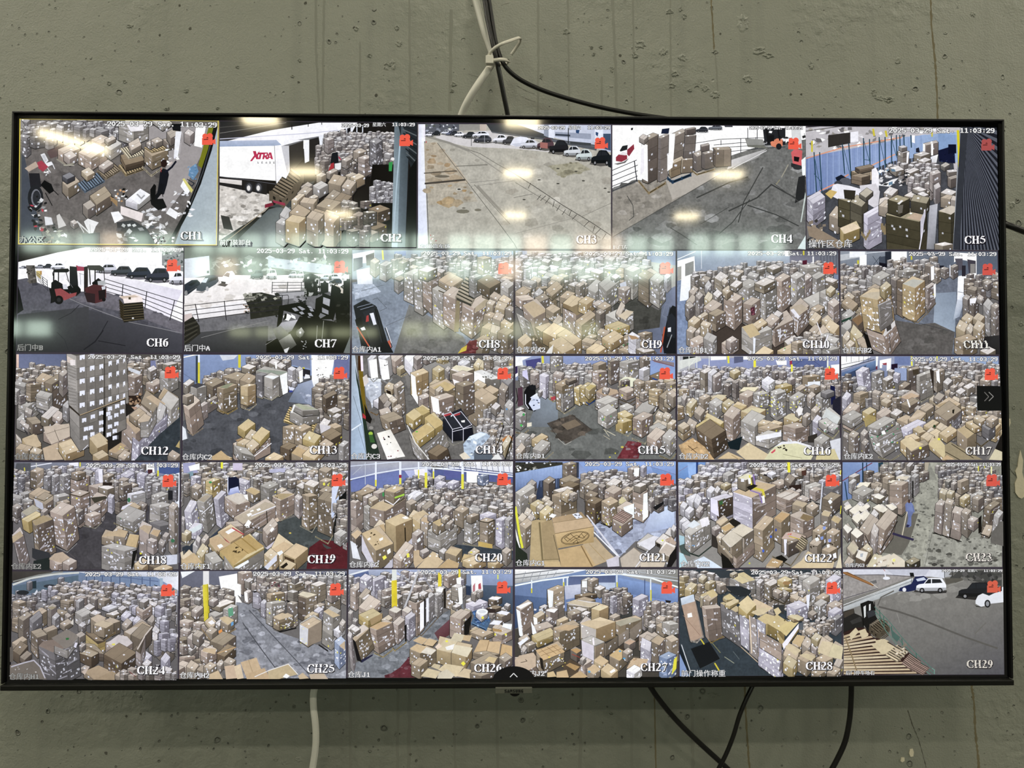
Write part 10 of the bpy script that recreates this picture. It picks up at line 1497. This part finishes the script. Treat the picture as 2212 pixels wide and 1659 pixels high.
for n in range(1, 30):
    ox, oy, w, quad = SPEC[n]
    fn, tint = DRAW[n]
    t = Tile(ox, oy, w, quad, 100 + n, tint)
    t.poly('6c6866', [(0, 0), (230, 0), (230, 150), (0, 150)])
    fn(t)
    x0, x1, y0, y1 = STAMP[n]
    if n in (2, 3, 29):
        t.stamp('2025-03-29', x0, x0 + (x1-x0)*.37, y0, y1)
        t.cjk('星期六', x0 + (x1-x0)*.42, y0 - .6, y1 - y0 + 1.2, 'e0e0e0')
        t.stamp('11:03:29', x0 + (x1-x0)*.69, x1, y0, y1)
    else:
        t.stamp(TS, x0, x1, y0, y1)
    t.icon(*ICON[n], c={5: 'a8504e', 11: 'd0584e', 23: 'd65a4c', 29: 'd2604a'}.get(n, 'ee5f4a'))
    nm, x, y, s = NAME[n]
    dim = n in (1, 6, 12, 18, 24)
    han = ''.join(q for q in nm if ord(q) > 255); rest = nm[len(han):]
    ink = '9c9c9a' if dim else 'e2e2e4'
    t.cjk(han, x, y, s, ink, '2a2a28' if not dim else '3a3836')
    if rest: t.stamp(rest, x + len(han)*s*1.02 + .2, x + len(han)*s*1.02 + .2 + len(rest)*s*.55, y + s*.2 + t.sl*x, y + s*.84 + t.sl*x, ink, '2a2a28')
    t.chan('CH%d' % n, *CHAN[n], c={29: 'd8d2c8', 23: 'e6e0d8', 17: 'ece8e2', 11: 'eceae2'}.get(n, 'fbfafc'))
    if n == 1:
        for a in ((11.6,13.1,213.4,15.1),(11.9,13.4,10.5,140.2),(213.2,15.2,211.3,141.3),(10.2,140.2,211.3,141.2)):
            t.LN('9a8a24' if a[1] < 14 and a[3] < 16 else 'd8c030', 1.1, *a)
        t.P('8e8a86', 13,14, 17,20, 15.4,20.4, 18,25, 16.6,25.4, 14.4,21, 12.6,22)
        t.LN('3a3638', .5, 13,14, 17.4,20, 15.8,20.6, 18.2,25)
    t.build(screen, SHOWS[n])

# menu tabs drawn by the recorder over the pictures
def overlay(name, label, shapes, y0=-.0032):
    me = bpy.data.meshes.new(name); v = []; f = []; c = []
    for k, (col, pts) in enumerate(shapes):
        n0 = len(v)
        P = [at(x, y, 0) for x, y in pts]
        a = sum(P[i-1].x*P[i].z - P[i].x*P[i-1].z for i in range(len(P)))
        if a < 0: P = P[::-1]
        v += [(p.x, y0 - k*2e-5, p.z) for p in P]; f.append(tuple(range(n0, len(v)))); c += [(*hexl(col), 0.0)]*len(P)
    me.from_pydata(v, [], f)
    at_ = me.color_attributes.new('paint', 'FLOAT_COLOR', 'POINT'); at_.data.foreach_set('color', np.array(c, dtype=np.float32).ravel())
    o = link(name, me, M_PICTURE, screen); o['label'] = label
def stroke(pts, w):
    out = []
    for (x0, y0), (x1, y1) in zip(pts, pts[1:]):
        d = math.hypot(x1-x0, y1-y0); nx, ny = -(y1-y0)/d*w/2, (x1-x0)/d*w/2
        out.append([(x0+nx, y0+ny), (x1+nx, y1+ny), (x1-nx, y1-ny), (x0-nx, y0-ny)])
    return out
half = [(1064.5, 1466.5)] + [(1109.5 - 45*math.cos(i*math.pi/20), 1466.5 - 29.5*math.sin(i*math.pi/20)) for i in range(1, 20)] + [(1154.5, 1466.2)]
overlay('menu_tab', 'black half round menu tab with an upward arrow', [('050508', half)] + [('e4e4e4', s_) for s_ in stroke([(1101.6, 1460.6), (1109.4, 1452.2), (1117.4, 1460.4)], 1.7)])
overlay('page_tab', 'black square page tab with a double arrow', [('121312', [(2106.2, 833.6), (2159, 834), (2160, 887.4), (2107, 887.2)])] +
        [('6e6c68', s_) for s_ in stroke([(2122.6, 847), (2132, 857), (2122.8, 866.4)], 1.7)] + [('8a8884', s_) for s_ in stroke([(2132, 847), (2142, 856.6), (2132.2, 866.2)], 1.7)])
overlay('picture_grid', 'dark violet grey lines between the camera pictures', [('38323c', [(42.6, 256.4), (2152.5, 275.6), (2169.6, 1457.6), (22.6, 1467.4)])], -1e-5)
bpy.context.view_layer.update()
